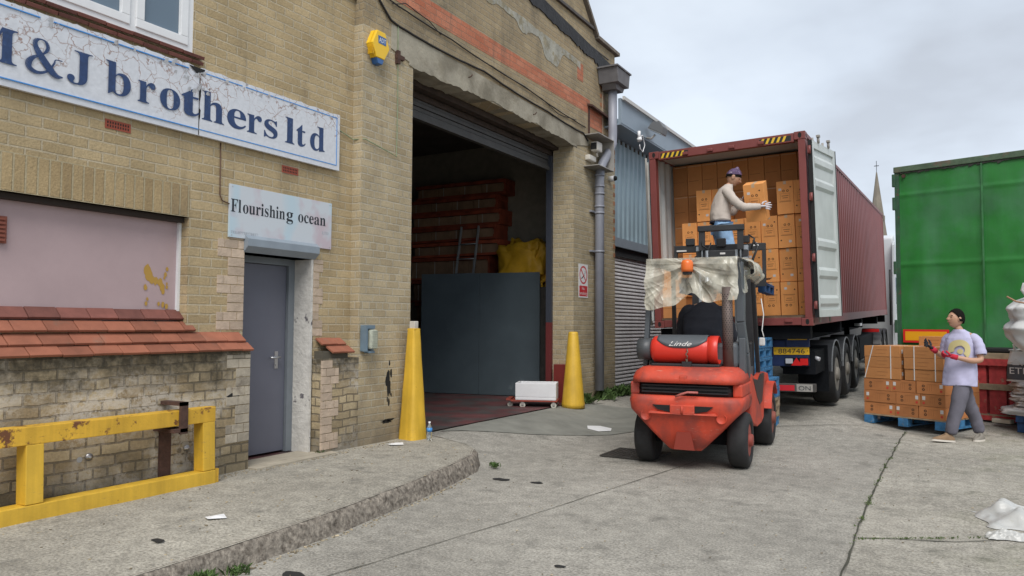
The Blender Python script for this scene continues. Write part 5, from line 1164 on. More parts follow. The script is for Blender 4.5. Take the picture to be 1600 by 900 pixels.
# ---------------------------------------------------------------- pallets
BLUEW=mat('blue_pallet_paint',(.04,.16,.32),.75,island=.2,var=.3,vscale=12,col2=(.22,.21,.19),mixscale=14,mixlo=.60,mixhi=.72,bump=.3)
WOOD=mat('weathered_wood',(.30,.23,.15),.9,island=.2,var=.3,vscale=9,bump=.4); REDW=mat('red_pallet_paint',(.42,.045,.045),.8,island=.2,var=.3,vscale=12,col2=(.28,.20,.13),mixscale=9,mixlo=.6,mixhi=.72,bump=.3)
DBLUE=mat('dark_blue_pallet_paint',(.015,.06,.16),.7,island=.2,var=.3,vscale=12)
def pallet(lab,Mx,m,w=1.0,d=1.2,h=.145,group=None):
    t=thing('pallet',lab,'pallet',mat_=Mx,group=group)
    mb=MB(); n=7
    for k in range(n): y=k*(d-.11)/(n-1); mb.box((0,y,h-.02),(w,y+.11,h),bev=.003)
    for x in (0,w/2-.05,w-.10): mb.box((x,.002,h-.04),(x+.10,d-.002,h-.0205))
    mb.build('deck',m,t)
    for x in (.003,w/2-.05,w-.103):
        for y in (.004,d/2-.07,d-.144): mb=MB(); mb.box((x,y,.02),(x+.10,y+.14,h-.0405),bev=.003); mb.build('block',m,t)
    mb=MB()
    for x in (0,w/2-.05,w-.10): mb.box((x,0,0),(x+.10,d,.0198),bev=.002)
    mb.build('base_boards',m,t); return t
pn=['bottom','second','third','fourth','fifth','sixth','seventh','eighth','top']
zg=.055
for i in range(9):
    m_p=BLUEW if i not in (1,2) else WOOD
    pallet(('%s pallet of the tall stack between the forklift and the trailer'%pn[i])+(', bare wood' if m_p==WOOD else ', blue'),Matrix.Translation((-3.36+(.09 if i<5 else 0)+rb.uniform(-.015,.015),10.98+rb.uniform(-.02,.02),zg+i*.1475))@Matrix.Rotation(rb.uniform(-.015,.015),4,'Z'),m_p,1.0,1.0,group='pallets stacked beside the forklift')
# ---------------------------------------------------------------- forklift
FR=mat('forklift_red',(.54,.060,.027),.62,var=.12,vscale=2.5,bump=.05,rust=(.50,.22,.16),rustamt=.71,rscale=11,col2=(.28,.05,.035),mixscale=3,mixlo=.46,mixhi=.64,scuff=(.48,.24,.18),streak=.08)
FG=mat('forklift_grey',(.075,.085,.095),.45,var=.12,vscale=3); FBK=mat('forklift_black',(.018,.018,.020),.5,var=.2); FBOT=mat('gas_bottle_red',(.62,.035,.02),.35,var=.08,vscale=3,rust=(.3,.2,.18),rustamt=.73,rscale=10); MASTM=mat('mast_black',(.022,.022,.024),.5,var=.3,vscale=6); SILV=mat('worn_silver',(.34,.37,.40),.4,metal=.4)
FLX=Matrix.Translation((-2.53,8.38,0))@Matrix.Rotation(R_(5.5),4,'Z')
FK=thing('forklift','red gas forklift seen from behind with its mast raised at the container','forklift',mat_=FLX)
FM=FLX
# counterweight: shaped as stacked sections in z
def section(z,wr,yr,yf,rr):  # outline at height z: half-width wr, rear y, front y, corner radius
    P=[]; 
    for k in range(7): a=PI+PI/2*k/6; P.append((-wr+rr+rr*math.cos(a),yr+rr+rr*math.sin(a)))
    for k in range(7): a=1.5*PI+PI/2*k/6; P.append((wr-rr+rr*math.cos(a),yr+rr+rr*math.sin(a)))
    P+= [(wr,yf),(-wr,yf)]
    return [(x,y,z) for x,y in P]
def loft(mb,secs):
    R=[[mb.bm.verts.new(p) for p in s_] for s_ in secs]; n=len(R[0])
    for i in range(len(R)-1):
        for k in range(n):
            f=mb._f([R[i][k],R[i][(k+1)%n],R[i+1][(k+1)%n],R[i+1][k]])
            if f: f.smooth=True
    mb._f(R[0][::-1]); mb._f(R[-1])
mb=MB(); loft(mb,[section(.215,.16,-.36,.3,.03),section(.23,.18,-.40,.3,.04),section(.42,.37,-.46,.3,.06),section(.58,.52,-.50,.3,.08),section(.64,.585,-.52,.3,.12),section(.74,.61,-.53,.3,.16),section(.80,.60,-.515,.3,.18)])
mb.build('counterweight',FR,FK)
mb=MB(); loft(mb,[section(.801,.54,-.42,.3,.14),section(.935,.53,-.40,.3,.14)]); mb.build('grille_recess',FBK,FK)
mb=MB()
for z in (.83,.865,.90): mb.box((-.46,-.445,z),(.46,-.41,z+.012))
mb.build('grille_slat',FBK,FK)
mb=MB(); loft(mb,[section(.936,.59,-.50,.3,.18),section(.99,.585,-.49,.3,.18),section(1.05,.56,-.46,.3,.18),section(1.095,.50,-.38,.3,.16),section(1.105,.44,-.30,.3,.12)]); mb.build('hood_top',FR,FK)
mb=MB(); mb.box((-.60,-.40,.80),(-.50,.3,.936),bev=.02); mb.build('hood_side',FR,FK); mb=MB(); mb.box((.50,-.40,.80),(.60,.3,.936),bev=.02); mb.build('hood_side',FR,FK)
mb=MB(); mb.prism([(-.32,-.541,.705),(.32,-.541,.705),(.26,-.541,.655),(.12,-.538,.63),(-.12,-.538,.63),(-.26,-.541,.655)],(0,.02,0)); mb.build('slot_shade',BLACK,FK)  # black plate paints the shade of a recessed slot
mb=MB(); mb.box((-.13,-.556,.615),(.13,-.50,.715),bev=.012); mb.prism([(-.36,-.556,.615),(.36,-.556,.615),(.34,-.55,.64),(.15,-.55,.628),(-.15,-.55,.628),(-.34,-.55,.64)],(0,.06,0)); mb.cyl((0,-.56,.62),(0,-.56,.70),.012); mb.build('tow_coupling',FR,FK)
mb=MB(); mb.tube([(-.07,-.55,.80),(.0,-.56,.83),(.06,-.56,.85),(.17,-.555,.85)],.012,8); mb.build('tow_pin',mat('faded_red',(.42,.12,.10),.5),FK)
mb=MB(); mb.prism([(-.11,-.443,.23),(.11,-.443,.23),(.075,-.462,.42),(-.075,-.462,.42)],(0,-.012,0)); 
mb.build('lower_slot_shade',mat('shaded_red_slot',(.26,.035,.02),.6),FK)  # raised darker red plate, slot shade put into its colour
for s_ in (-1,1):
    mb=MB(); T=Matrix.Translation((s_*.40,-.515,.585))@Matrix.Rotation(PI/2,4,'X'); mb.lathe([(.052,-.02),(.056,.001),(.050,.003),(.047,-.006),(.01,-.008)],20,T); mb.build('round_recess',FR,FK)
mb=MB(); mb.cbox((0,-.475,.985),(.09,.05,.075),bev=.02); mb.build('hood_bump',FR,FK)
# wheels
for s_ in (-1,1):
    mb=MB(); wheel(mb,s_*.51,.06,.305,.305,.21,s_); o=mb.build('wheel',[TYRE,mat('rim_red',(.25,.05,.035),.6,var=.3)],FK)
    mb=MB(); wheel(mb,s_*.55,1.93,.355,.355,.24,s_); mb.build('wheel',[TYRE,mat('rim_dirty_red',(.22,.06,.04),.6,var=.4)],FK)
mb=MB(); mb.box((-.42,-.05,.25),(.42,.15,.40)); mb.box((-.46,.3,.28),(.46,2.0,.55)); mb.build('axle',BLK,FK)
# body sides and fenders
for s_ in (-1,1):
    mb=MB(); pr=[(.30,.50),(.55,.42),(.85,.36),(1.25,.36),(1.48,.40),(1.53,.62),(1.62,.78),(1.80,.84),(2.05,.80),(2.20,.70),(2.20,.80),(2.0,.93),(1.6,.97),(1.3,.93),(.9,.88),(.5,.98),(.30,1.02)]
    mb.prism([(s_*.60,y,z) for y,z in pr],(-s_*.10,0,0),bev=.015); mb.build('side_body',FR,FK)
for s_ in (-1,1): mb=MB(); arcguard(mb,min(s_*.44,s_*.69),max(s_*.44,s_*.69),1.93,.40,.41,R_(35),R_(165),th=.02); mb.build('fender',FR,FK)
for s_ in (-1,1): mb=MB(); mb.prism([(s_*.605,y,z) for y,z in [(.45,.95),(.8,.72),(1.05,.60),(1.3,.62),(1.45,.8),(1.5,.96),(1.2,.96),(1.0,.9)]],(-s_*.02,0,0),bev=.004); mb.build('step_panel',FBK,FK)
# hood, seat, console
mb=MB(); mb.box((-.50,-.02,1.09),(.50,.42,1.37),bev=.05); mb.box((-.5,.3,.9),(.5,1.3,1.05)); mb.build('engine_hood',FG,FK)
ST2=MB(); ST2.box((-.25,.50,1.05),(.25,1.0,1.17),bev=.05); ST2.build('seat',FBK,FK); ST2=MB(); ST2.box((-.22,.38,1.10),(.22,.47,1.44),bev=.05); ST2.build('seat_back',FBK,FK)
mb=MB(); mb.box((-.48,1.42,.9),(.48,1.6,1.35),bev=.03); mb.tube([(0,1.42,1.35),(0,1.25,1.5)],.03); T=Matrix.Translation((0,1.22,1.52))@Matrix.Rotation(R_(50),4,'X')
n=20; mb.tube([T@Vector((.17*math.cos(2*PI*k/n),.17*math.sin(2*PI*k/n),0)) for k in range(n+1)],.014,8); mb.build('dashboard',FBK,FK)
# gas bottle lying across
BT=Matrix.Translation((-.42,-.12,1.285))@Matrix.Rotation(PI/2,4,'Y')
mb=MB(); mb.lathe([(.05,-.005),(.11,.0),(.145,.03),(.157,.08),(.157,.58),(.15,.62),(.14,.635),(.145,.64),(.157,.645),(.157,.74),(.150,.745),(.146,.70),(.05,.69)],32,BT); gb=mb.build('gas_bottle',FBOT,FK)
mb=MB(); mb.lathe([(.09,-.16),(.12,-.155),(.125,-.01),(.10,.0),(.02,.0)],20,BT); mb.box((-.56,-.22,1.24),(-.50,-.2,1.34)); mb.build('valve_collar',mat('collar_grey',(.06,.065,.07),.45),FK)
mb=MB()
def sh(u_,v_):
    a=R_(35)+R_(125)*v_; x=-.33+.53*u_; r=.164 if .02<u_<.98 else .158
    a=a+ (R_(14)*math.cos(u_*PI*2)*(1-v_))
    return (x,-.12-r*math.cos(a),1.285+r*math.sin(a)) 
def sh2(u_,v_):
    lo=R_(8)+R_(34)*abs(2*u_-1)**3; a=lo+(R_(170)-lo)*v_; x=-.34+.55*u_; r=.163
    return (x,-.12-r*math.cos(a),1.285+r*math.sin(a))
mb.grid(sh2,20,12); mb.build('bottle_cover',FG,FK,thick=.006)
tm=textmesh('Linde','maker_script',LAB,FK,Matrix.Translation((-.20,-.292,1.33))@Matrix(((1,0,0,0),(0,0,-1,0),(0,1,0,0),(0,0,0,1)))@Matrix.Rotation(R_(-18),4,'X'),size=.075,shear=.45,width=.25)
if tm:
    for v in tm.data.vertices:   # wrap on the cylinder
        p=v.co; z=(p.z-1.285); y=-math.sqrt(max(.1673**2-z*z,0)); p.y=-.12+y
mb=MB(); mb.tube([(0.0,-.285,1.30),(.015,-.30,1.27),(-.01,-.30,1.24),(.01,-.30,1.22),(.0,-.295,1.19)],.007,6)
for k in range(5): mb.cbox((.0,-.29,1.185-k*.016),(.02,.012,.014),rz=k*.8)
mb.build('hook_chain',mat('chain_steel',(.20,.17,.13),.5,metal=.6),FK)
mb=MB(); mb.box((-.40,-.27,1.10),(.34,.03,1.135),bev=.01); mb.cbox((.0,-.28,1.13),(.10,.05,.06)); mb.build('bottle_cradle',FBK,FK)
# exhaust with perforated guard
mb=MB(); mb.cyl((.40,-.02,1.09),(.385,.02,1.98),.058,20); mb.mi=1
for r in range(26):
    for k in range(12):
        a=2*PI*(k+.5*(r%2))/12; z=1.30+r*.024; t=(z-1.09)/.89; c=Vector((.40-.015*t,-.02+.04*t,z)); n_=Vector((math.cos(a),math.sin(a),0)); tt=Vector((-math.sin(a),math.cos(a),0)); p=c+n_*.0592
        mb.poly([p+tt*.0065,p+Vector((0,0,.0075)),p-tt*.0065,p-Vector((0,0,.0075))])
mb.build('exhaust_guard',[mat('rusty_guard',(.12,.09,.08),.6,var=.3,metal=.3),BLACK],FK)
# overhead guard
OGZ=2.29
def fl_bar(mb,pts,w,d):
    for a,b_ in zip(pts,pts[1:]): bar(mb,a,b_,w,d,.01)
mb=MB()
fl_bar(mb,[(-.56,.12,.98),(-.545,.10,1.35),(-.50,.14,2.27)],.075,.055)
mb.build('guard_post',FG,FK)
mb=MB(); fl_bar(mb,[(.55,.30,.98),(.545,.22,1.25),(.51,.16,1.6),(.50,.14,2.27)],.12,.09); mb.prism([(.50,.05,1.02),(.50,.42,1.02),(.50,.34,1.22),(.50,.22,1.40),(.50,.06,1.42)],(.07,0,0),bev=.01); mb.build('guard_post',FG,FK)
for s_ in (-1,1): mb=MB(); fl_bar(mb,[(s_*.53,1.55,.95),(s_*.50,1.30,2.27)],.06,.05); mb.build('guard_post',FBK,FK)
mb=MB()
for s_ in (-1,1): mb.box((s_*.50-.03,.08,OGZ-.03),(s_*.50+.03,1.36,OGZ+.02))
mb.box((-.47,.08,OGZ-.03),(.47,.14,OGZ+.02)); mb.box((-.47,1.30,OGZ-.03),(.47,1.36,OGZ+.02))
for k in range(7): mb.box((-.42+k*.13,.14,OGZ-.02),(-.40+k*.13,1.30,OGZ+.015))
mb.build('guard_roof',FBK,FK)
mb=MB(); mb.cyl((-.04,.10,OGZ-.03),(-.04,.10,OGZ+.0),.07,18); mb.build('beacon_base',FBK,FK)
BEA=mat('amber_lens',(.75,.16,.03),.25)
mb=MB(); mb.lathe([(.062,0),(.068,.03),(.068,.10),(.055,.13),(.02,.142)],22,Matrix.Translation((-.045,-.02,OGZ-.13))); mb.mi=1; mb.box((-.09,-.06,OGZ-.16),(0,.04,OGZ-.13)); mb.build('beacon',[BEA,FBK],FK)
# mast
mb=MB()
for s_ in (-1,1): mb.box((s_*.36-.045,2.06,.12),(s_*.36+.045,2.20,2.30)); 
mb.box((-.40,2.12,.25),(.40,2.18,.40)); mb.box((-.40,2.10,2.16),(.40,2.16,2.28)); mb.build('outer_mast',MASTM,FK)
for s_ in (-1,1): mb=MB(); mb.box((s_*.315-.035,2.08,.5),(s_*.315+.035,2.19,2.66)); mb.build('inner_mast',SILV,FK)
mb=MB(); mb.box((-.35,2.07,2.50),(.35,2.14,2.60),bev=.01); mb.box((-.30,2.0,2.60),(-.22,2.06,2.9)); mb.box((.22,2.0,2.60),(.30,2.06,2.9)); mb.box((-.31,1.98,2.86),(.31,2.07,2.94),bev=.01); mb.box((-.22,2.05,2.25),(.22,2.10,2.48)); mb.build('mast_crosshead',MASTM,FK)
mb=MB(); 
for s_ in (-1,1): mb.cyl((s_*.20,2.1,.4),(s_*.20,2.1,2.6),.035,12)
for x_ in (-.26,.26): mb.cyl((x_,2.03,2.35),(x_,2.03,2.88),.012,8)
mb.build('lift_cylinder',SILV,FK)
mb=MB(); mb.tube([(-.13,2.0,2.70),(-.16,1.98,2.6),(-.24,1.98,2.66),(-.26,2.0,2.72)],.01,6); mb.tube([(.42,2.1,2.72),(.48,2.05,2.62),(.42,2.02,2.45),(.36,2.05,2.3)],.016,8); mb.tube([(.36,2.1,2.80),(.44,2.06,2.74),(.40,2.03,2.6)],.012,8); mb.build('hydraulic_hose',RUB,FK)
mb=MB(); X0,X1=-.70,.56; mb.box((X0,2.26,2.60),(X1,2.33,2.70),bev=.006); mb.box((X0,2.26,2.22),(X0+.045,2.33,2.60)); mb.box((X1-.045,2.26,2.22),(X1,2.33,2.60)); mb.box((X0+.1,2.26,2.10),(X1,2.33,2.24)); mb.box((X0+.35,2.26,2.24),(X0+.38,2.33,2.6)); mb.box((X1-.38,2.26,2.24),(X1-.35,2.33,2.6)); mb.cbox((-.47,2.28,2.75),(.12,.08,.10),bev=.01); mb.cbox((.28,2.28,2.76),(.14,.08,.10),bev=.01); mb.cbox((-.03,2.24,2.72),(.12,.08,.12),bev=.01)
mb.build('load_guard',MASTM,FK)
mb=MB(); mb.box((-.66,2.254,2.615),(-.52,2.259,2.635)); mb.box((.38,2.254,2.66),(.47,2.259,2.68)); mb.box((-.02,2.065,2.54),(.05,2.069,2.565)); mb.build('sticker',LAB,FK)
mb=MB()
for x_ in (-.36,.24): mb.box((x_-.06,2.335,1.99),(x_+.06,2.385,2.55)); mb.box((x_-.06,2.385,1.985),(x_+.06,3.4,2.02))
mb.build('fork',MASTM,FK)
mb=MB(); mb.tube([(.58,1.5,1.9),(.62,1.4,1.7),(.60,1.38,1.5),(.63,1.3,1.42)],.007,6); mb.cbox((.62,1.20,1.36),(.07,.04,.10),bev=.015); mb.build('mirror_and_cord',LAB,FK)
# translucent sheet draped over the overhead guard
PS=bpy.data.materials.new('milky_polythene'); PS.use_nodes=True; t=PS.node_tree; N=t.nodes; L=t.links; pb=N['Principled BSDF']; pb.inputs['Base Color'].default_value=(.60,.57,.47,1); pb.inputs['Roughness'].default_value=.22
tr=N.new('ShaderNodeBsdfTransparent'); ms_=N.new('ShaderNodeMixShader'); tcn=N.new('ShaderNodeTexCoord'); nn=N.new('ShaderNodeTexNoise'); nn.inputs['Scale'].default_value=5; nn.inputs['Detail'].default_value=5; L.new(tcn.outputs['Object'],nn.inputs[0])
mr=N.new('ShaderNodeMapRange'); mr.inputs[1].default_value=.35; mr.inputs[2].default_value=.65; mr.inputs[3].default_value=.30; mr.inputs[4].default_value=.80; L.new(nn.outputs[0],mr.inputs[0]); L.new(mr.outputs[0],ms_.inputs[0]); L.new(tr.outputs[0],ms_.inputs[1]); L.new(pb.outputs[0],ms_.inputs[2]); L.new(ms_.outputs[0],N['Material Output'].inputs[0])
PSH=thing('plastic_sheet','wrinkled translucent plastic sheet draped over the forklift cab roof','plastic sheet',mat_=FLX)
def wr(x,z,s=0): return .035*mnoise.noise(Vector((x*3.2+s,z*2.2,s)))+.018*mnoise.noise(Vector((x*9+s,z*5,s+4)))+.03*math.sin((x*1.0+z*.9)*11+s)*.35
mb=MB()
def rear(u_,v_):
    x=-.53+1.03*u_; apex=math.exp(-((u_-.50)/.16)**2)
    drop=.54+.05*(1-u_)-.07*u_*u_-.13*math.exp(-((u_-.50)/.14)**2)+.012*math.sin(u_*21)
    z=OGZ+.035-drop*v_
    # folds fan out from the beacon and from the right corner
    a=math.atan2(x+.045,(OGZ-.12-z)+.08); b=math.atan2(x-.42,(OGZ-z)+.10)
    f1=.030*math.sin(a*9)*min(1,v_*2.2); f2=.022*math.sin(b*11+1)*min(1,v_*2)*math.exp(-((x-.35)/.35)**2)
    rdg=.012*(1-abs(2*mnoise.noise(Vector((a*5,z*3.5,2)))))**3+.008*(1-abs(2*mnoise.noise(Vector((x*9+z*6,z*5,7)))))**3
    y=.035-.06*v_-f1-f2-(wr(x,z)+rdg)*(.25+v_)*1.1
    return (x*(1+.02*v_)+.01*math.sin(z*30)*v_,y,z)
mb.grid(rear,170,90)
def side(u_,v_):
    y=.045+1.0*u_; drop=(.40-.22*u_)+.05*math.sin(u_*8); z=OGZ+.035-drop*v_; x=.50+.05*v_+wr(y,z,3)*(.3+v_)*1.6
    return (x,y,z)
mb.grid(side,40,20)
def sidel(u_,v_):
    y=.045+.9*u_; z=OGZ+.035-(.50-.2*u_)*v_; x=-.53-.02*v_+wr(y,z,6)*(.3+v_)
    return (x,y,z)
mb.grid(sidel,34,20)
mb.grid(lambda u_,v_:(-.53+1.03*u_,.045+1.1*v_,OGZ+.035+.012*mnoise.noise(Vector((u_*6,v_*6,0)))),30,30)
mb.build('sheet',PS,PSH)
mb=MB()
def bun(u_,v_):
    y=.25+.75*u_; r=.10+.03*math.sin(u_*PI); a=PI*(-.35+1.25*v_); k=1+.35*mnoise.noise(Vector((u_*5,v_*4,3)))
    return (.52+r*1.3*math.cos(a)*k,y,OGZ-.08+r*math.sin(a)*k-.16*v_*0-.06*u_)
mb.grid(bun,50,30); o=mb.build('plastic_bundle',PS,thick=.004); o.matrix_world=FLX; tag(o,'bunched fold of plastic hanging over the right edge of the forklift roof','plastic sheet')
# fork pallet the worker stands on
FP=pallet('dark blue pallet raised on the forks at the container mouth',FLX@Matrix.Translation((-.66,2.40,2.022)),DBLUE,1.2,1.2)
mb=MB(); mb.box((0,0,0),(.62,.40,.012)); mb.box((0,-.002,0),(.62,0,.012)); o=mb.build('cardboard_sheet',CARD2); o.matrix_world=FLX@Matrix.Translation((.02,2.42,2.172))@Matrix.Rotation(R_(-6),4,'Y')@Matrix.Rotation(R_(12),4,'Z'); tag(o,'loose brown cardboard sheet sticking out over the raised pallet','cardboard')
# ---------------------------------------------------------------- green trailer
GX=Vector((.964,-.266,0)).normalized(); GY=Vector((.266,.964,0)).normalized()
GMX=Matrix(((GX.x,GY.x,0,-.79),(GX.y,GY.y,0,14.45),(0,0,1,1.16),(0,0,0,1)))
GREEN=mat('green_trailer_paint',(.018,.165,.026),.42,var=.22,vscale=1.3,col2=(.04,.16,.06),mixscale=1.1,mixlo=.45,mixhi=.62,rust=(.12,.12,.09),rustamt=.735,rscale=8,streak=.05)
GREEND=mat('dark_green_trim',(.03,.085,.045),.6,var=.3,vscale=6,rust=(.09,.06,.04),rustamt=.58,rscale=9)
GT=thing('box_trailer','battered green box trailer with a red and yellow marker plate','trailer',mat_=GMX)
GH=3.13; GWD=2.5
mb=MB(); mb.grid(lambda u_,v_:(.06+(GWD-.12)*u_,-.012+.028*mnoise.noise(Vector((u_*3.2,v_*3,1)))+.01*mnoise.noise(Vector((u_*9,v_*8,5))) - .012*math.exp(-((v_-.47)/.012)**2)-.012*math.exp(-((v_-.87)/.010)**2),.05+(GH-.16)*v_),60,120); mb.build('rear_panel',GREEN,GT)
mb=MB(); mb.box((0,.03,0),(GWD,7,GH-.06)); mb.build('body',GREEN,GT)
mb=MB(); mb.box((0,-.03,0),(.07,.03,GH-.05)); mb.box((GWD-.07,-.03,0),(GWD,.03,GH-.05)); mb.box((.0,-.035,-.08),(GWD,.05,.05)); mb.build('edge_post',GREEND,GT)
mb=MB(); mb.box((-.01,-.05,GH-.10),(GWD+.01,.05,GH),bev=.01); mb.build('top_rail',mat('faded_rail',(.07,.11,.065),.7,col2=(.17,.07,.06),mixscale=1.6,mixlo=.54,mixhi=.66,var=.3,vscale=8),GT)
mb=MB()
for k in range(60):
    x=.05+k*.04; d0=.018+.03*abs(mnoise.noise(Vector((k*.31,0,2))))*2
    mb.prism([(x,-.036,GH-.105),(x+.04,-.036,GH-.105),(x+.04,-.036,GH-.105-d0*rb.uniform(.4,1)),(x,-.036,GH-.105-d0)],(0,.006,0))
mb.build('torn_seal',mat('torn_black_seal',(.03,.03,.025),.8,var=.4),GT)
mb=MB(); mb.box((1.30,-.052,.05),(1.325,-.04,GH-.12)); mb.build('panel_seam',mat('worn_seam',(.035,.15,.05),.6,var=.3,vscale=5),GT)
for z in (2.9,2.5,1.4,.4): mb=MB(); mb.cbox((-.01,-.03,z),(.05,.06,.22),bev=.01); mb.build('hinge',GREEND,GT)
mb=MB(); mb.cyl((.15,-.05,GH-.17),(.15,-.02,GH-.17),.03); mb.build('marker_lamp',RUST,GT)
mb=MB(); mb.box((.10,-.056,.13),(.80,-.050,.35)); mb.mi=1; mb.box((.135,-.0585,.165),(.765,-.0562,.315)); mb.mi=2; mb.box((.40,-.0592,.235),(.50,-.0587,.24)); mb.build('marker_plate',[mat('plate_red',(.65,.02,.02),.4),mat('plate_orange',(.80,.36,.01),.4),INK],GT)
mb=MB(); mb.box((.05,.1,-.35),(2.4,6.8,-.08)); mb.box((.2,.0,-.62),(2.3,.12,-.50)); mb.build('underframe',BLK,GT)
for x_,sx in ((.22,-1),(2.28,1)):
    for y_ in (1.6,2.9): mb=MB(); wheel(mb,x_,y_,-.50,.48,.36,sx); mb.build('wheel',[TYRE,RIM],GT)
# ---------------------------------------------------------------- flat cartons on a pallet by the man
PA=-math.atan2(.438,.899); PMX=Matrix.Translation((-1.185,12.78,g0(-1.1,12.78)+.004))@Matrix.Rotation(PA,4,'Z')
def pallet2(lab,Mx):
    t=thing('pallet',lab,'pallet',mat_=Mx)
    mb=MB()
    for k in range(7): mb.box((0,.0+k*.148,.122),(1.2,.11+k*.148,.142),bev=.003)
    mb.build('deck',WOOD,t); 
    for x in (.0,.53,1.06):
        for y in (.0,.44,.86): mb=MB(); mb.box((x,y,.02),(x+.14,y+.13,.121),bev=.004); mb.build('block',BLUEW,t)
    mb=MB()
    for x in (.0,.53,1.06): mb.box((x-.0,0,0),(x+.14,1.0,.0195))
    mb.build('base_boards',BLUEW,t); return t
pallet2('blue pallet carrying the strapped flat cartons beside the green trailer',PMX)
CARD3=mat('red_brown_cardboard',(.46,.18,.06),.8,objrand=.14,var=.1,vscale=5,bump=.1,bscale=30); DOTR=mat('red_sticker',(.55,.05,.03),.6)
def flatbox(w,d,h,var):
    mb=MB(); mb.box((0,0,0),(w,d,h),bev=.004); y=-.0015; mb.mi=1
    if var<2:
        for z in (.35,.65): ring(mb,w*(.25 if var==0 else .78),h*z,.008,.02,y,1.1,10)
        mb.mi=2
        for k in range(3): mb.box((w*.38+k*.03,y,h*.25),(w*.38+k*.03+.002,0,h*.8))
        mb.box((w*.4,y,h*.78),(w*.7,0,h*.80)); mb.mi=3; q=.86 if var==0 else .12; mb.box((w*q-.02,y-.0005,h*.52),(w*q+.022,0,h*.82)); mb.mi=4; mb.poly([(w*q+.018*math.cos(a),y-.0004,h*.28+.018*math.sin(a)) for a in [2*PI*k/12 for k in range(12)]])
    else:
        mb.mi=2; mb.box((w*.35,y,h*.62),(w*.65,0,h*.66)); mb.box((w*.3,y,h*.30),(w*.6,0,h*.32)); mb.mi=3; mb.box((w-.0,.04,h*.35),(w+.0015,.08,h*.7))
    me=bpy.data.meshes.new('flat_carton'); mb.bm.to_mesh(me); mb.bm.free()
    for m in (CARD3 if var<2 else CARD2,PRINT,FADE,LAB,DOTR): me.materials.append(m)
    return me
FBm={}
def fbox(x,y,z,w,d,h,var,lab,grp):
    k=(round(w,3),round(d,3),h,var)
    if k not in FBm: FBm[k]=flatbox(w-.006,d-.006,h-.004,var)
    put(FBm[k],PMX@Matrix.Translation((x+.003+rb.uniform(-.006,.006),y+.003+rb.uniform(-.006,.006),z+.143))@Matrix.Rotation(rb.uniform(-.01,.01),4,'Z'),'flat_carton',lab,'carton',grp)
cuts=[[0,.49,.83,1.21],[0,.50,.86,1.21],[0,.44,.80,1.21]]; pos=['left','middle','right']; lay=['bottom','second','third']
for r in range(3):
    for bck in range(2):
        for k in range(3):
            fbox(cuts[r][k],bck*.5,r*.178,cuts[r][k+1]-cuts[r][k],.5,.178,(k+r)%2,'flat carton on the yard pallet, %s layer, %s one of the %s row'%(lay[r],pos[k],'front' if not bck else 'rear'),'flat cartons on the pallet')
for side_,x0,w in (('left',.02,.56),('right',.63,.57)):
    for bck in range(2):
        for r in range(3):
            fbox(x0,bck*.49,.536+r*.165,w,.47,.165,2,'wide flat carton, %s of three in the %s %s strapped bundle'%(['lowest','middle','highest'][r],'front' if not bck else 'rear',side_),'strapped flat cartons')
fbox(.72,.25,.536+.495,.46,.38,.15,2,'single flat carton on top of the right strapped bundle','strapped flat cartons')
mb=MB(); zt=.143+.536+.495
for x in (.43,.78,1.08):
    mb.box((x,-.004,.143+.54),(x+.013,0,zt+.002)); mb.box((x,-.004,zt+.001),(x+.013,.47,zt+.004))
mb.prism([(.16,-.005,zt+.002),(.175,-.005,zt+.002),(.035,-.005,.143+.54),(.02,-.005,.143+.54)],(0,.002,0)); mb.box((.58,.12,.143+.54),(.583,.133,zt))
o=mb.build('white_strap',mat('strap_white',(.65,.63,.6),.5)); o.matrix_world=PMX; tag(o,'white plastic straps tied round the flat carton bundles','straps')
# ---------------------------------------------------------------- red pallets and sacks at the right
for i in range(2):
    T=Matrix.Translation((.52,14.02,.145+.33+i*.0+ (0 if i==0 else .50)))
RP=thing('crate','red and bare wood crate standing behind the man in front of the green trailer','crate',(.2,13.75,.14),R_(-20))
mb=MB()
for z in (.0,.46,.93): mb.box((0,0,z),(1.05,.10,z+.09),bev=.004); mb.box((.95,.10,z),(1.05,.8,z+.09))
for x in (.86,): 
    for z in (.09,.55): mb.box((x,.0,z),(x+.16,.08,z+.37),bev=.004)
mb.build('wood_frame',WOOD,RP)
mb=MB()
for z in (.09,.55):
    for k in range(3): mb.box((.02+k*.27,.02,z),(.25+k*.27,.05,z+.37),bev=.004)
mb.box((0,-.02,.83),(.9,.0,.93)); mb.box((0,-.02,-.0),(.9,.0,.07)); mb.box((0,.1,.1),(.9,.75,.9)); mb.build('red_panel',REDW,RP)
mb=MB(); mb.box((.02,.02,1.03),(.88,.5,1.10),bev=.02); mb.build('dark_top',RUB,RP)
mb=MB(); mb.cbox((.63,13.35,.17),(.26,.12,.06),rz=-.5,bev=.01); tag(mb.build('wood_offcut',mat('pale_wood',(.50,.45,.36),.9)),'pale offcut of wood lying below the red crate','offcut')
SK=mat('white_woven_sack',(.55,.55,.54),.7,var=.12,vscale=5,bump=.5,bscale=12); SK2=mat('grey_plastic_sheeting',(.40,.38,.36),.5,var=.2,bump=.8,bscale=8); DKB=mat('dark_sack_band',(.06,.065,.075),.6)
DP2=pallet('dark blue pallet under the white sacks at the right edge',Matrix.Translation((.78,13.0,.06))@Matrix.Rotation(R_(-20),4,'Z'),DBLUE,.9,.9)
DP3=pallet('second dark blue pallet stacked under the white sacks at the right edge',Matrix.Translation((.76,12.98,.207))@Matrix.Rotation(R_(-20),4,'Z'),DBLUE,.9,.9)
zz=.30
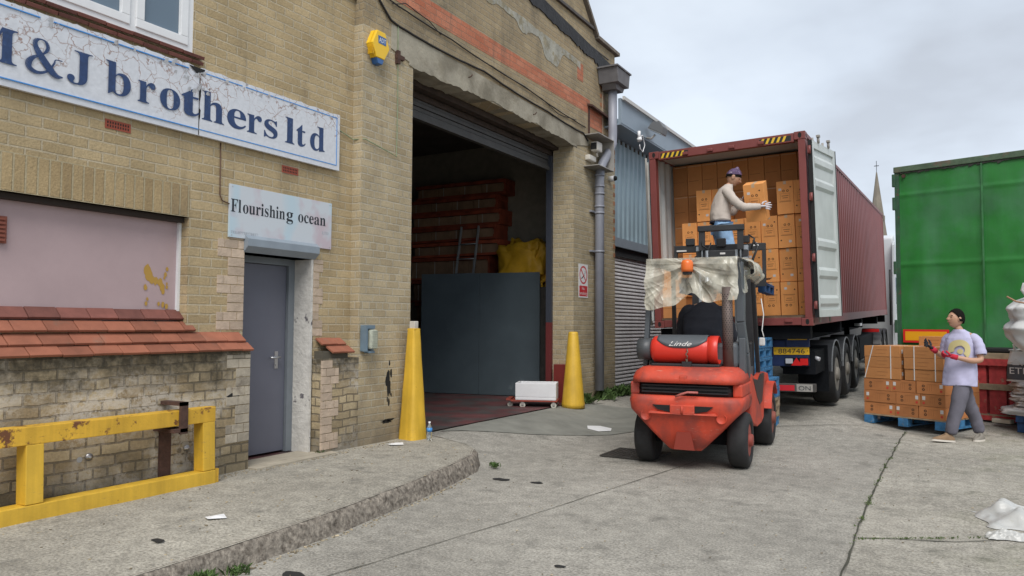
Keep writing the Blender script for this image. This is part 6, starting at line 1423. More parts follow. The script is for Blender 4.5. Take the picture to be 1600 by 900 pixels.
for i,(h,n_) in enumerate(((.10,'lowest'),(.095,'second'),(.095,'third'),(.095,'fourth'),(.095,'fifth'))):
    sack('white_sack',(1.14+.04*rb.uniform(-1,1)-(.05 if i==0 else 0),13.22,zz+h/2),(.40+(.06 if i==0 else 0),.32,h*.62),SK,'flat white sack, %s in the pile at the right edge'%n_,'sack',seed=i*3,amp=.22,sq=4); zz+=h
BG=thing('bulk_bag','large white bag with a dark printed band on the pile of white sacks','bag',(1.14,13.2,zz),R_(-18))
def bagf(u_,v_):
    th=2*PI*u_; c_,s_=math.cos(th),math.sin(th); e=.35; f=lambda w_:math.copysign(abs(w_)**e,w_)
    r=1-.10*v_*v_+.05*mnoise.noise(Vector((c_*2,s_*2,v_*4))); return (f(c_)*.42*r,f(s_)*.34*r,.43*v_)
mb=MB(); mb.grid(bagf,48,20); mb.box((-.36,-.30,.44),(.36,.30,.455),bev=.004); mb.tube([(-.28,-.28,.44),(-.30,-.28,.52),(-.22,-.28,.54),(-.16,-.28,.45)],.02,8); mb.build('bag_body',SK,BG)
mb=MB(); mb.grid(lambda u_,v_:tuple(Vector((*bagf(.5+.5*u_*.98,.06+.50*v_)[:2],bagf(.5,.06+.50*v_)[2]))*1.0+Vector((0,-.008,0))),30,8); mb.build('dark_band',DKB,BG)
textmesh('ETRODIN','band_text',LAB,BG,Matrix(((1,0,0,-.34),(0,0,-1,-.352),(0,1,0,.11),(0,0,0,1))),size=.13,width=.62)
mb=MB(); mb.tube([(-.34,-.355,.25),(-.25,-.358,.33),(-.18,-.358,.23)],.008,6); mb.tube([(-.30,-.357,.24),(-.22,-.358,.24)],.006,6); mb.build('band_logo',LAB,BG)
BR2=thing('wrapped_load','stack wrapped in grubby clear film on a wooden pallet at the right edge','wrapped pallet',(1.05,12.35,.06))
mb=MB(); mb.grid(lambda u_,v_:(1.30+math.copysign(abs(math.cos(2*PI*u_))**.3,math.cos(2*PI*u_))*.40*(1+.06*mnoise.noise(Vector((u_*18,v_*6,0)))),12.72+math.copysign(abs(math.sin(2*PI*u_))**.3,math.sin(2*PI*u_))*.36,.21+.83*v_),60,24); mb.build('wrapped_goods',mat('film_wrapped_brick',(.34,.24,.20),.4,var=.3,vscale=7,bump=1,bscale=7),BR2,world=True)
mb=MB()
for x in (.92,1.24,1.56):
    for y in (12.38,12.9): mb.box((x,y,.07),(x+.12,y+.14,.19))
mb.box((.9,12.36,.19),(1.7,13.08,.212)); mb.build('pallet_base',WOOD,BR2,world=True)
# white sack above with neck tie
TS=thing('tied_sack','big crumpled white sack tied with string above the wrapped load','sack',(1.25,12.6,1.05))
mb=MB()
def tsf(u_,v_):
    a=2*PI*u_; prof=[(0,.12),(.12,.24),(.28,.35),(.42,.40),(.55,.30),(.62,.36),(.75,.40),(.88,.26),(1,.02)]
    for (p,q),(r_,s_) in zip(prof,prof[1:]):
        if p<=v_<=r_+1e-9: R=q+(s_-q)*(v_-p)/(r_-p); break
    nz=1+.20*mnoise.noise(Vector((math.cos(a)*2,math.sin(a)*2,v_*5)))+.06*mnoise.noise(Vector((math.cos(a)*6,math.sin(a)*6,v_*9)))
    return (1.03+R*math.cos(a)*nz,12.52+R*math.sin(a)*nz*.8,1.18+.84*v_)
mb.grid(tsf,60,50); mb.build('sack_body',SK,TS,world=True)
mb=MB(); mb.tube([(.90,12.36,1.96),(.84,12.34,2.06),(.86,12.34,2.14),(.95,12.34,2.12),(1.02,12.38,1.95)],.022,8); mb.build('sack_loop',SK,TS,world=True)
mb=MB(); mb.tube([(.66,12.24,1.97),(.76,12.2,1.90),(.92,12.16,1.86),(1.15,12.18,1.88)],.012,6); mb.build('string',mat('brown_string',(.35,.2,.12),.8),TS,world=True)
mb=MB(); mb.box((.95,12.4,1.03),(1.6,12.95,1.06)); mb.box((1.0,12.5,.212),(1.55,12.9,1.03)); tag(mb.build('load_board',mat('grey_board',(.2,.18,.16),.8)),'board lying on the wrapped load under the tied sack','board')
# plastic sheeting on the ground bottom right
PLG=mat('ground_polythene',(.46,.46,.44),.3,var=.15,vscale=6,bump=.5,bscale=10,col2=(.20,.18,.09),mixscale=4,mixlo=.60,mixhi=.72)
def crumple(name,c,r,lab,seed,h=.09,rot=0):
    mb=MB()
    def f(u_,v_):
        x=(u_-.5)*2; y=(v_-.5)*2; rr=max(abs(x),abs(y)); k=1-rr**3
        nz=mnoise.noise(Vector((x*1.8+seed,y*1.8,seed)))+.6*abs(mnoise.noise(Vector((x*4+seed,y*3,1))))
        a=rot; X_=x*r[0]*(1+.25*mnoise.noise(Vector((y*2,seed,0)))); Y_=y*r[1]*(1+.3*mnoise.noise(Vector((x*2,seed,5))))
        px=c[0]+X_*math.cos(a)-Y_*math.sin(a); py=c[1]+X_*math.sin(a)+Y_*math.cos(a)
        return (px,py,g0(px,py)+.012+max(0,h*k*(.55+nz)))
    mb.grid(f,40,30); return tag(mb.build(name,PLG),lab,'plastic sheet')
crumple('plastic_sheeting',(.52,7.30),(.36,.30),'crumpled clear plastic sheeting lying on the concrete at the right edge',3,.15,.3)
crumple('plastic_sheeting',(.34,6.66),(.15,.06),'smaller torn piece of plastic in front of the crumpled sheeting',8,.06,.2)
crumple('plastic_sheeting',(.62,6.72),(.13,.12),'white torn plastic scrap at the very right edge of the yard',12,.08,.2)
# ---------------------------------------------------------------- far things
STONE=mat('spire_stone',(.20,.175,.14),.95,var=.2,vscale=.4,bump=.3)
ax=math.atan2(1,1)
def farpt(px,dep):  # along the view ray, horizontal
    dx=(px-800)/FOC; v=cx*dx+cz; return Vector((v.x*dep,v.y*dep,0))
sp=farpt(1373,170); SPx,SPy=sp.x,sp.y
CH=thing('church_spire','distant stone church spire between the container and the green trailer','church',(SPx,SPy,0))
def oct_(mb,r0,z0,r1,z1,n=8): mb.lathe([(r0,z0),(r1,z1)],n)
mb=MB(); mb.lathe([(2.75,15.5),(.12,36.6)],8); sp_o=mb.build('spire',STONE,CH)
for p in sp_o.data.polygons: p.use_smooth=False
mb=MB(); mb.cyl((0,0,36.5),(0,0,39.2),.06,6); mb.box((-.5,-.05,38.0),(.5,.05,38.15)); mb.build('finial',BLACK,CH)
mb=MB(); mb.box((-2.7,-2.7,0),(2.7,2.7,15.4)); mb.box((-3.0,-3.0,15.4),(3.0,3.0,15.9)); 
for sx in (-1,1):
    for sy in (-1,1): mb.lathe([(.6,15.9),(.55,18.0),(.75,18.1),(.05,21.0)],8,Matrix.Translation((sx*2.35,sy*2.35,0)))
mb.build('tower',STONE,CH)
mb=MB(); mb.box((-1.0,-2.76,9.5),(-.3,-2.72,13)); mb.box((.3,-2.76,9.5),(1.0,-2.72,13)); mb.build('belfry_window',BLACK,CH)
mb=MB()
for z,w in ((19,.5),(26,.35)):
    r=2.75*(36.6-z)/21.1
    for k in range(4):
        a=k*PI/2+PI/8*3-.0; mb.cbox((r*math.cos(a),r*math.sin(a),z),(w*1.3,w*1.3,w*3.2),rz=a)
mb.build('lucarne',STONE,CH)
mb=MB(); mb.prism([(-6,0,0),(6,0,0),(6,0,7),(0,0,12),(-6,0,7)],(0,22,0)); mb.build('nave',STONE,CH)
hp=farpt(1393,60); HS=thing('house','distant house with a slate roof seen in the gap beside the green trailer','house',(hp.x,hp.y,0))
mb=MB(); mb.box((-6,0,0),(8,8,4.9)); mb.build('wall',mat('house_wall',(.36,.30,.24),.9,var=.2),HS); mb=MB(); mb.prism([(-6.3,-.3,4.9),(-6.3,8.3,4.9),(-6.3,4,7.6)],(14.6,0,0)); mb.build('roof',mat('slate_roof',(.11,.11,.12),.8,var=.2),HS); mb=MB(); mb.box((-4.5,3.6,6.5),(-3.5,4.4,8.6)); mb.build('chimney',mat('chimney_brick',(.25,.14,.09),.9),HS)
for k,x in enumerate((-4.5,-1.5,1.5,4.5)): mb=MB(); mb.box((x,-.03,1.2),(x+1.1,.02,2.6)); mb.build('window',GLASS,HS)
vp_=farpt(1400,36); VN=thing('parked_van','white parked van far behind the green trailer','van',(vp_.x,vp_.y,g0(vp_.x,vp_.y)),R_(-10))
mb=MB(); mb.prism([(-1,0,.35),(-1,5.2,.35),(-1,5.2,1.2),(-1,4.4,1.45),(-1,3.7,2.5),(-1,0,2.55)],(2.0,0,0),bev=.06); mb.build('body',mat('van_white',(.6,.62,.64),.35),VN)
for x_,s_ in ((-.9,-1),(.9,1)):
    for y_ in (.9,4.3): mb=MB(); wheel(mb,x_,y_,.34,.34,.22,s_); mb.build('wheel',[TYRE,RIM],VN)
mb=MB(); mb.box((-.9,-.02,1.5),(-.05,0,2.2)); mb.box((.05,-.02,1.5),(.9,0,2.2)); mb.build('rear_window',GLASS,VN); mb=MB(); mb.box((-.97,-.03,.9),(-.85,.0,1.3)); mb.box((.85,-.03,.9),(.97,.0,1.3)); mb.build('tail_lamp',REDL,VN)
# ---------------------------------------------------------------- people
SKIN=mat('skin',(.46,.26,.17),.55,var=.06,vscale=6); HAIR=mat('black_hair',(.008,.007,.006),.9,bump=1,bscale=120,spec=.15)
TEE=mat('lavender_cotton',(.46,.45,.62),.9,var=.07,vscale=5,bump=.35,bscale=9); TROU=mat('grey_trousers',(.12,.115,.14),.9,var=.15,vscale=7,bump=.5,bscale=14); BEIGE=mat('beige_sweatshirt',(.50,.44,.39),.95,var=.1,vscale=6,bump=.9,bscale=9); DENIM=mat('pale_denim',(.24,.38,.56),.9,var=.3,vscale=8,bump=.4,bscale=30); JACK=mat('black_jacket',(.016,.018,.028),.8,bump=.4,bscale=14)
def skin(name,verts,edges,rad,m,parent,sub=2,root=0):
    me=bpy.data.meshes.new('sk'); me.from_pydata([Vector(v) for v in verts],edges,[]); o=bpy.data.objects.new('sk',me); COL.objects.link(o)
    md=o.modifiers.new('s','SKIN'); md.use_smooth_shade=True; md.branch_smoothing=.4
    for i,v in enumerate(me.skin_vertices[0].data):
        r=rad[i]; v.radius=(r,r) if not isinstance(r,tuple) else r; v.use_root=(i==root)
    s_=o.modifiers.new('b','SUBSURF'); s_.levels=sub; s_.render_levels=sub
    bpy.context.view_layer.update(); m2=bpy.data.meshes.new_from_object(o.evaluated_get(bpy.context.evaluated_depsgraph_get()))
    bpy.data.objects.remove(o); bpy.data.meshes.remove(me)
    m2.name=name; m2.materials.clear(); m2.materials.append(m)
    for p in m2.polygons: p.use_smooth=True
    if name in ('trousers','jeans'):
        for v in m2.vertices:
            q=v.co; k=mnoise.noise(Vector((q.x*14+q.z*6,q.y*14,q.z*6)))*.014+abs(mnoise.noise(Vector((q.x*11+3,q.y*8,q.z*13+q.x*9))))*.014*(1 if q.z<.3 or .42<q.z<.6 else .5)
            v.co=q+v.normal*k
    n=bpy.data.objects.new(name,m2); COL.objects.link(n); n.parent=parent; return n
def chainmesh(chains,skinrads):
    V=[];E_=[];Rd=[];idx={}
    for ch,rs in zip(chains,skinrads):
        prev=None
        for p,r in zip(ch,rs):
            key=tuple(round(c,4) for c in p)
            if key not in idx: idx[key]=len(V); V.append(p); Rd.append(r)
            i=idx[key]
            if prev is not None: E_.append((prev,i))
            prev=i
    return V,E_,Rd
def headmesh(mb,c,yaw,pitch,sc=1.0,roll=0):
    """a head: skull, brow, nose, lips, chin and ears as one surface; faces local +X"""
    T=Matrix.Translation(c)@Matrix.Rotation(yaw,4,'Z')@Matrix.Rotation(-pitch,4,'Y')@Matrix.Scale(sc,4)
    def f(u_,v_):
        th=2*PI*u_; ph=PI*(v_-.5); x=math.cos(ph)*math.cos(th); y=math.cos(ph)*math.sin(th); z=math.sin(ph)
        X_=x*.098; Y_=y*.076; Z_=z*.118
        if z<0: Y_*=1-.30*(-z)**1.4; X_*=1-.10*(-z) if x>0 else 1-.35*(-z)
        if x>0:
            fr_=x**2
            X_+=.006*math.exp(-((z-.22)/.12)**2)*fr_                    # brow
            X_-=.012*math.exp(-((z-.06)/.10)**2)*math.exp(-((abs(y)-.36)/.16)**2)  # eye sockets
            X_+=.030*math.exp(-((z+.20)/.12)**2)*math.exp(-(y/.13)**2)+.014*math.exp(-((z+.02)/.16)**2)*math.exp(-(y/.10)**2)  # nose
            X_+=.009*math.exp(-((z+.48)/.07)**2)*math.exp(-(y/.26)**2)     # mouth
            X_+=.014*math.exp(-((z+.80)/.14)**2)*math.exp(-(y/.34)**2)     # chin
        return (X_,Y_,Z_)
    mb.grid(f,44,36,True,T)
    for s_ in (-1,1):   # ears
        mb.lathe([(.004,-.006),(.022,-.004),(.026,.004),(.016,.008),(.004,.006)],12,T@Matrix.Translation((-.004,s_*.077,-.004))@Matrix.Rotation(R_(90)-s_*R_(10),4,'X')@Matrix.Scale(1.35,4,(0,1,0)))
    return T
def face(T,parent,shut=False):
    mb=MB()
    for s_ in (-1,1): mb.lathe([(.001,-.004),(.009,-.002),(.011,.002),(.002,.004)],12,T@Matrix.Translation((.083,s_*.029,.008))@Matrix.Rotation(PI/2,4,'Y'))
    mb.build('eyes',mat('dark_eye',(.02,.015,.012),.3),parent)
    mb=MB()
    for s_ in (-1,1): mb.tube([(.088,s_*.014,.030),(.090,s_*.030,.036),(.078,s_*.050,.030)],.0035,6,M=T)
    mb.build('eyebrows',HAIR,parent)
    mb=MB(); mb.tube([(.093,-.022,-.056),(.101,0,-.054),(.093,.022,-.056)],.0045,6,M=T); mb.build('lips',mat('lips',(.36,.13,.10),.5),parent)
def hair(T,parent,low=-.01,m=HAIR,grow=1.09,front=.055,name='hair',tall=1.05):
    mb=MB()
    def f(u_,v_):
        th=2*PI*u_; fx=max(0,math.cos(th)); cut=low+(front-low)*fx**.7 if fx>0 else low-.022*(-math.cos(th)); cut-=.008*math.exp(-((abs(math.sin(th))-1)/.02)**2)*(m==HAIR)
        cut=max(cut,low-.05)
        zc=math.asin(max(-.95,min(.95,cut/.118))); ph=zc+(PI/2-zc)*v_
        x=math.cos(ph)*math.cos(th)*.098*grow; y=math.cos(ph)*math.sin(th)*.076*grow; z=math.sin(ph)*.118*grow*tall
        n_=1+.03*mnoise.noise(Vector((x*40,y*40,z*40)))
        return (x*n_-.003,y*n_,z*n_)
    mb.grid(f,44,16,True,T); return mb.build(name,m,parent,thick=.002)
def hand(mb_name,wrist,dirv,palm_n,m,parent,curl=.5,sc=1.0,thumb_side=1,spread=.12):
    d=Vector(dirv).normalized(); n_=Vector(palm_n); n_=(n_-d*n_.dot(d)).normalized(); s_=d.cross(n_)*thumb_side; w=Vector(wrist)
    # palm and fingers grown as separate chains rooted inside the palm
    P=[w-d*.02,w+d*.03*sc,w+d*.075*sc]; objs=skin(mb_name,[tuple(p) for p in P],[(0,1),(1,2)],[(.026*sc,.020*sc),(.040*sc,.017*sc),(.040*sc,.014*sc)],m,parent,2)
    Ls=[.068,.078,.072,.056]
    for i in range(4):
        off=s_*(.030-.020*i)*sc; b0=w+d*.06*sc+off*.9; dd=(d+s_*(spread*(1.5-i)*.5)).normalized(); pts_=[b0]; L=Ls[i]*sc; a=0; cur=b0+dd*.018; pts_.append(cur)
        for k,fr_ in enumerate((.45,.30,.25)):
            a+=curl*(.5,.8,.6)[k]; v=dd*math.cos(a)+n_*math.sin(a); cur=cur+v*L*fr_; pts_.append(cur)
        skin('finger',[tuple(p) for p in pts_],[(k,k+1) for k in range(4)],[.0105*sc,.0105*sc,.010*sc,.009*sc,.007*sc],m,objs,1)
    t0=w+d*.02*sc+s_*.022*sc; t1=t0+(d*.5+s_*.8).normalized()*.035*sc; t2=t1+(d*.85+s_*.3+n_*curl*.6).normalized()*.032*sc; t3=t2+(d*.9+n_*curl*.7).normalized()*.024*sc
    skin('thumb',[tuple(p) for p in (t0,t1,t2,t3)],[(0,1),(1,2),(2,3)],[.014*sc,.013*sc,.011*sc,.008*sc],m,objs,1)
    return objs
def shoe(name,heel,toe,m,parent,sole,w=.048):
    h=Vector(heel);t=Vector(toe);d=(t-h); l=d.length; d.normalize(); up=Vector((0,0,1)); up=(up-d*up.dot(d)).normalized(); s_=d.cross(up)
    T=Matrix(((d.x,s_.x,up.x,h.x),(d.y,s_.y,up.y,h.y),(d.z,s_.z,up.z,h.z),(0,0,0,1)))
    def f(u_,v_,top=True):
        a=2*PI*u_; c_=math.cos(a); s2=math.sin(a); x=l/2+c_*l/2*1.02; y=s2*w*(1+.18*c_)*(1-.1*(c_<-.5)); 
        hh=.095 if x<l*.35 else .095-(x/l-.35)/.65*.055
        k=math.sqrt(max(0,1-v_**2.2)); return (l*.45+(x-l*.45)*k if v_>0 else x,y*k,.02+hh*v_)
    mb=MB(); mb.grid(lambda u_,v_:f(u_,v_),30,10,True,T); mb.mi=1; mb.grid(lambda u_,v_:(l/2+math.cos(2*PI*u_)*l/2*1.05,math.sin(2*PI*u_)*w*1.06*(1+.18*math.cos(2*PI*u_)),.0+.024*v_),30,1,True,T)
    P=[T@Vector((l/2+math.cos(2*PI*k/30)*l/2*1.05,math.sin(2*PI*k/30)*w*1.06*(1+.18*math.cos(2*PI*k/30)),0)) for k in range(30)]; mb.poly(P)
    return mb.build(name,[m,sole],parent)
# ---- the man walking by the pallet
gA=.03; MA=Matrix.Translation((.075,11.78,gA))@Matrix.Rotation(R_(208),4,'Z')
PM=thing('person','person in a lavender t-shirt and grey trousers walking past the flat cartons','person',mat_=MA)
ch=[ [(0,0,.96),(-.02,0,1.12),(-.04,0,1.30),(-.04,0,1.42),(-.01,0,1.49),(.01,0,1.55)],
 [(-.04,0,1.42),(-.11,.12,1.41),(-.145,.155,1.36),(-.165,.23,1.09),(-.04,.25,1.08),(.17,.20,1.13)],
 [(-.04,0,1.42),(.03,-.12,1.41),(.06,-.155,1.36),(.05,-.22,1.09),(.12,-.20,1.13),(.27,-.13,1.22)],
 [(0,0,.96),(-.01,.09,.90),(.10,.10,.50),(.20,.10,.10)],
 [(0,0,.96),(-.03,-.09,.90),(-.17,-.10,.49),(-.32,-.10,.10)]]
rd=[[(.10,.09),(.09,.08),(.09,.07),(.05,.045),.05,.05],[(.05,.045),(.045,.045),.045,.045,.042,.028],[(.05,.045),(.045,.045),.045,.045,.042,.028],[(.10,.09),.085,.062,.04],[(.13,.11),.095,.062,.04]]
rd[1][0]=(.05,.045)
V,E_,Rd=chainmesh(ch,rd); body=skin('body',V,E_,Rd,SKIN,PM,2)
mb=MB(); Th=headmesh(mb,(.025,0,1.63),R_(4),R_(10),1.03); hd=mb.build('head',SKIN,PM); face(Th,hd); hair(Th,PM,low=-.014,front=.076,grow=1.10,tall=1.08)
# t-shirt
def tshirt(parent,m,levels,sl,name='t_shirt',nn=60,rot=0):
    """levels: (x,y,z,rx,ry) rings from hem to neck"""
    mb=MB()
    def f(u_,v_):
        t=v_*(len(levels)-1); i=min(int(t),len(levels)-2); k=t-i; A=levels[i];B=levels[i+1]; L_=[A[j]+(B[j]-A[j])*k for j in range(5)]
        a=2*PI*u_; c_,s_=math.cos(a),math.sin(a); e=.85; ff=lambda w_:math.copysign(abs(w_)**e,w_)
        w_=1+.05*mnoise.noise(Vector((c_*2.2,s_*2.2,L_[2]*5)))*(1.4-v_)+.025*math.sin(a*5+L_[2]*9)*(1-v_)+.05*abs(mnoise.noise(Vector((c_*3,s_*3,L_[2]*16+c_*3))))*min(1,4*(1-v_))
        X_,Y_=ff(c_)*L_[3]*w_,ff(s_)*L_[4]*w_
        return (L_[0]+X_*math.cos(rot)-Y_*math.sin(rot),L_[1]+X_*math.sin(rot)+Y_*math.cos(rot),L_[2]+.008*math.sin(a*3)*(1-v_))
    mb.grid(f,nn,64); 
    for ch_,rr in sl:
        Q=spline([[*p] for p in ch_],6); n=len(Q)
        rs=[rr[0]+(rr[-1]-rr[0])*i/(n-1) if len(rr)==2 else rr[min(int(i/(n-1)*(len(rr)-1)),len(rr)-2)]+(rr[min(int(i/(n-1)*(len(rr)-1)),len(rr)-2)+1]-rr[min(int(i/(n-1)*(len(rr)-1)),len(rr)-2)])*((i/(n-1)*(len(rr)-1))%1 if i<n-1 else 1) for i in range(n)]
        rs=[r*(1+.05*math.sin(i*1.7)) for i,r in enumerate(rs)]
        mb.tube(Q,rs,16,False)
    return mb.build(name,m,parent,thick=.006)
tshirt(PM,TEE,[(-.01,0,.745,.172,.198),(-.015,0,.86,.166,.195),(-.02,0,.98,.155,.188),(-.03,0,1.15,.140,.182),(-.04,0,1.30,.134,.188),(-.045,0,1.375,.118,.182),(-.04,0,1.435,.085,.132),(-.02,0,1.47,.066,.082),(-.012,0,1.49,.058,.062)],
 [([(-.09,.07,1.385),(-.14,.14,1.365),(-.165,.19,1.27),(-.17,.22,1.16)],[.055,.064,.062,.068]),([(.01,-.07,1.385),(.06,-.14,1.365),(.075,-.18,1.27),(.07,-.21,1.17)],[.052,.062,.060,.066])],rot=R_(38))
# printed yellow disc on the chest, following the cloth
mb=MB()
def chestpt(a,z):
    c_,s_=math.cos(a),math.sin(a); ff=lambda w_:math.copysign(abs(w_)**.85,w_); X_,Y_=ff(c_)*.158,ff(s_)*.215; r0=R_(38); return (-.035+X_*math.cos(r0)-Y_*math.sin(r0),X_*math.sin(r0)+Y_*math.cos(r0),z)
mb.grid(lambda u_,v_:(lambda r,t:chestpt(R_(12)+r*math.cos(t)*.62,1.22+r*math.sin(t)*.135))(.42+.58*v_,R_(-50)+R_(250)*u_),36,5); 
mb.grid(lambda u_,v_:(lambda r,t:chestpt(R_(12)+r*math.cos(t)*.62,1.20+r*math.sin(t)*.135))(.0+.26*v_,2*PI*u_),20,3); mb.build('shirt_print',mat('yellow_print',(.60,.53,.26),.9),PM)
def trousers(parent,m,hip,legs,name='trousers'):
    ch_=[];rr=[]
    for l in legs: ch_.append([hip]+l[0]); rr.append([l[1][0]]+l[1][1:])
    V,E_,Rd=chainmesh(ch_,rr); return skin(name,V,E_,Rd,m,parent,2)
trousers(PM,TROU,(0,0,.92),[([(-.01,.075,.84),(.04,.095,.66),(.08,.10,.47),(.14,.10,.28),(.185,.10,.09)],[(.10,.09),.108,.108,.092,.080,.072]),([(-.05,-.08,.84),(-.12,-.10,.66),(-.18,-.10,.47),(-.26,-.10,.28),(-.315,-.10,.09)],[(.10,.09),.108,.105,.090,.078,.070])])
TAN=mat('tan_suede',(.24,.155,.09),.9,var=.15,bump=.2); SOLE=mat('pale_sole',(.5,.46,.40),.7); SOLED=mat('dark_sole',(.05,.04,.035),.8); GREYS=mat('grey_trainer',(.22,.20,.17),.8,var=.2)
shoe('shoe',(.13,.10,.002),(.43,.115,.025),TAN,PM,SOLE); shoe('shoe',(-.38,-.13,.002),(-.17,.02,.002),GREYS,PM,SOLE)
REDG=mat('red_glove',(.50,.02,.045),.85,bump=.3); BLKG=mat('black_glove',(.028,.028,.035),.7,bump=.3); WHG=mat('white_glove',(.55,.53,.56),.8,bump=.2)
mb=MB(); mb.tube([(.13,.215,1.12),(.20,.19,1.14)],[.036,.034],14); mb.build('glove_cuff',REDG,PM); mb=MB(); mb.tube([(.22,-.155,1.19),(.29,-.12,1.235)],[.036,.034],14); mb.build('glove_cuff',REDG,PM)
hand('red_gloved_hand',(.19,.195,1.135),(.95,-.25,.08),(0,-.5,.85),REDG,PM,1.25,1.12,-1); hand('black_gloved_hand',(.285,-.12,1.235),(.80,.05,.55),(-.3,.9,.35),BLKG,PM,.45,1.12,1,.3)
# ---- the worker on the raised pallet
MB_=Matrix.Translation((-2.95,11.35,2.172))@Matrix.Rotation(R_(27),4,'Z')
PW=thing('person','person in a beige sweatshirt and purple head wrap handling a carton on the raised pallet','person',mat_=MB_)
ch=[ [(-.03,0,.97),(-.03,0,1.12),(0,0,1.28),(.04,0,1.40),(.09,0,1.48),(.12,0,1.54)],
 [(.04,0,1.40),(.05,.15,1.39),(.07,.20,1.33),(.20,.24,1.12),(.30,.22,1.24),(.36,.17,1.33)],
 [(.04,0,1.40),(.03,-.15,1.39),(.04,-.20,1.33),(.24,-.25,1.13),(.34,-.24,1.13),(.52,-.20,1.145)],
 [(-.03,0,.97),(-.02,.09,.90),(.02,.10,.50),(.0,.10,.10)],[(-.03,0,.97),(-.02,-.09,.90),(.08,-.10,.50),(.06,-.10,.10)]]
V,E_,Rd=chainmesh(ch,rd); skin('body',V,E_,Rd,SKIN,PW,2)
mb=MB(); Th=headmesh(mb,(.17,-.01,1.61),R_(-12),R_(-24),1.06); hd=mb.build('head',SKIN,PW); face(Th,hd); hair(Th,PW,low=.0,front=.03,grow=1.08,name='hair')
WRAP=mat('purple_head_wrap',(.085,.05,.11),.8,var=.4,vscale=30,col2=(.36,.30,.38),mixscale=22,mixlo=.58,mixhi=.66,bump=.5,bscale=30)
hair(Th,PW,low=.030,front=.060,grow=1.13,m=WRAP,name='head_wrap',tall=1.05)
mb=MB(); mb.lathe([(.034,-.03),(.03,-.005),(.018,.015),(.004,.022)],14,Th@Matrix.Translation((-.005,0,.145))); mb.build('wrap_knot',WRAP,PW)
mb=MB(); 
for s_ in (-1,1): mb.tube([Th@Vector((.102,s_*(.032+.022*math.cos(2*PI*k/14)),.008+.017*math.sin(2*PI*k/14))) for k in range(15)],.0016,5)
mb.tube([(.104,-.012,.012),(.107,0,.014),(.104,.012,.012)],.0016,5,M=Th)
for s_ in (-1,1): mb.tube([(.1,s_*.054,.014),(.0,s_*.082,.012)],.0016,5,M=Th)
mb.build('glasses',GALV,PW)
tshirt(PW,BEIGE,[(-.03,0,.93,.125,.165),(-.03,0,.965,.145,.185),(-.035,0,1.06,.142,.182),(-.01,0,1.20,.134,.178),(.03,0,1.34,.124,.182),(.045,0,1.40,.105,.17),(.06,0,1.45,.09,.13),(.085,0,1.485,.068,.075),(.10,0,1.505,.060,.062)],
 [([(.04,.10,1.38),(.055,.18,1.36),(.13,.235,1.21),(.20,.24,1.13),(.28,.225,1.22),(.345,.18,1.31)],[.06,.072,.064,.060,.052,.042]),([(.035,-.10,1.38),(.04,-.18,1.36),(.13,-.235,1.22),(.24,-.25,1.135),(.36,-.235,1.135),(.50,-.20,1.145)],[.06,.072,.064,.060,.052,.042])],name='sweatshirt')
trousers(PW,DENIM,(-.03,0,.93),[([(-.02,.09,.84),(.01,.10,.66),(.03,.10,.48),(.01,.10,.28),(.0,.10,.10)],[(.14,.125),.13,.115,.09,.08,.07]),([(-.02,-.09,.84),(.04,-.10,.66),(.09,-.10,.48),(.07,-.10,.28),(.06,-.10,.10)],[(.14,.125),.13,.115,.09,.08,.07])],name='jeans')
mb=MB(); mb.tube([(-.03+.148*math.cos(2*PI*k/24),.185*math.sin(2*PI*k/24),.935) for k in range(25)],.014,6); mb.build('belt',mat('navy_belt',(.015,.02,.05),.7),PW)
shoe('shoe',(-.08,.10,.0),(.20,.11,.0),SOLED,PW,SOLED); shoe('shoe',(-.02,-.10,.0),(.26,-.11,.0),SOLED,PW,SOLED)
hand('white_gloved_hand',(.51,-.20,1.145),(.99,-.08,.05),(.0,1,-.1),WHG,PW,.25,1.15,1,.35); hand('white_gloved_hand',(.35,.175,1.325),(.55,-.25,.75),(.8,-.2,-.5),WHG,PW,.35,1.1,-1,.2)
# carton in his hands, tipped towards him
T=MB_@Matrix.Translation((.55,.06,.985))@Matrix.Rotation(R_(-2),4,'Y')@Matrix.Rotation(R_(-26),4,'Z')@Matrix.Rotation(R_(17),4,'X')
hb=bpy.data.objects.new('carton',tallbox(.29,.30,.56,2)); COL.objects.link(hb); hb.matrix_world=T; tag(hb,'carton held tilted in the white gloves of the person in the beige sweatshirt','carton')
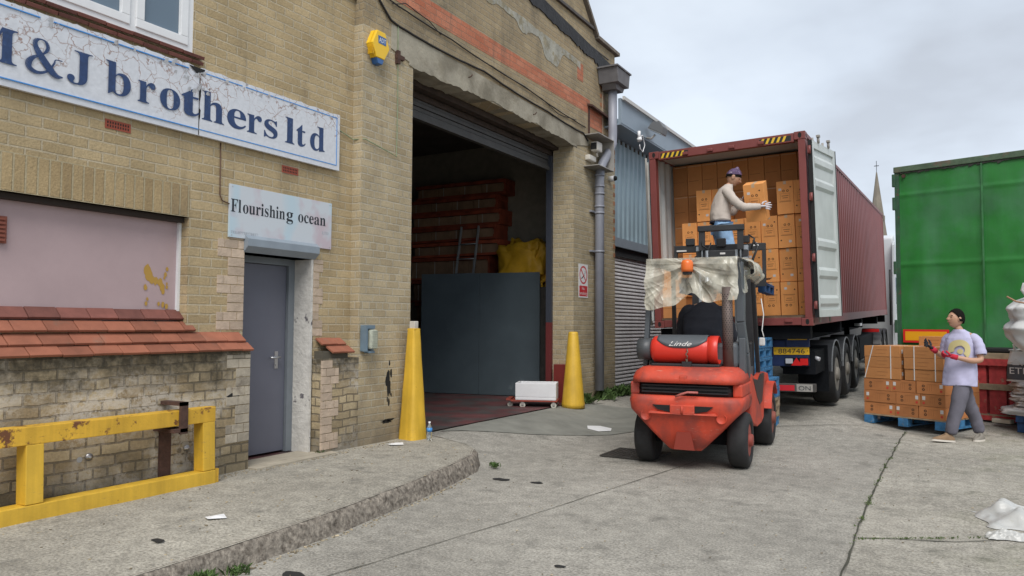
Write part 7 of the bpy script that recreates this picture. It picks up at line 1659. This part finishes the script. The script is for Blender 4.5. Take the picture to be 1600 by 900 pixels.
# ---- the driver
MD=FLX@Matrix.Translation((.0,.72,1.20))@Matrix.Rotation(R_(90),4,'Z')
PD=thing('person','person in a black jacket sitting at the wheel of the forklift, seen from behind','person',mat_=MD)
ch=[[(0,0,.06),(-.02,0,.25),(.0,0,.44),(.04,-.02,.56),(.07,-.03,.63),(.09,-.04,.68)],[(.04,-.02,.56),(.03,.15,.54),(.05,.21,.47),(.20,.27,.22),(.42,.16,.30)],[(.04,-.02,.56),(.03,-.17,.52),(.05,-.23,.45),(.22,-.27,.20),(.42,-.16,.30)],[(0,0,.06),(.06,.10,.03),(.46,.13,.02),(.52,.13,-.22)],[(0,0,.06),(.06,-.10,.03),(.46,-.13,.02),(.52,-.13,-.22)]]
rdd=[[(.13,.11),(.12,.10),(.14,.11),(.10,.09),.055,.05],[(.10,.09),(.08,.08),.06,.045,.03],[(.10,.09),(.08,.08),.06,.045,.03],[(.13,.11),.09,.06,.05],[(.13,.11),.09,.06,.05]]
V,E_,Rd=chainmesh(ch,rdd); skin('body',V,E_,Rd,SKIN,PD,2)
mb=MB(); Th=headmesh(mb,(.13,-.05,.76),R_(-30),R_(-8),1.04); hd=mb.build('head',SKIN,PD); face(Th,hd); hair(Th,PD,low=-.01,front=.06,grow=1.12)
tshirt(PD,JACK,[(0,0,.02,.16,.22),(-.03,0,.16,.165,.23),(-.03,0,.32,.165,.24),(.0,-.01,.46,.155,.245),(.02,-.015,.54,.13,.21),(.045,-.02,.60,.10,.14),(.065,-.03,.64,.075,.08)],[([(.02,.10,.52),(.035,.19,.50),(.11,.255,.36),(.20,.28,.23),(.40,.17,.30)],[.08,.105,.09,.08,.055]),([(.02,-.12,.52),(.035,-.21,.48),(.11,-.26,.34),(.22,-.28,.21),(.40,-.17,.30)],[.08,.105,.09,.08,.055])],name='jacket')
trousers(PD,JACK,(0,0,.07),[([(.08,.10,.04),(.28,.12,.04),(.47,.13,.02),(.52,.13,-.24)],[(.15,.13),.11,.095,.085,.07]),([(.08,-.10,.04),(.28,-.12,.04),(.47,-.13,.02),(.52,-.13,-.24)],[(.15,.13),.11,.095,.085,.07])])
hand('hand',(.42,.16,.30),(.8,-.5,.2),(0,0,-1),SKIN,PD,.9,1,-1); hand('hand',(.42,-.16,.30),(.8,.5,.2),(0,0,-1),SKIN,PD,.9,1,1)
shoe('shoe',(.45,.13,-.33),(.72,.14,-.30),SOLED,PD,SOLED); shoe('shoe',(.45,-.13,-.33),(.72,-.14,-.30),SOLED,PD,SOLED)
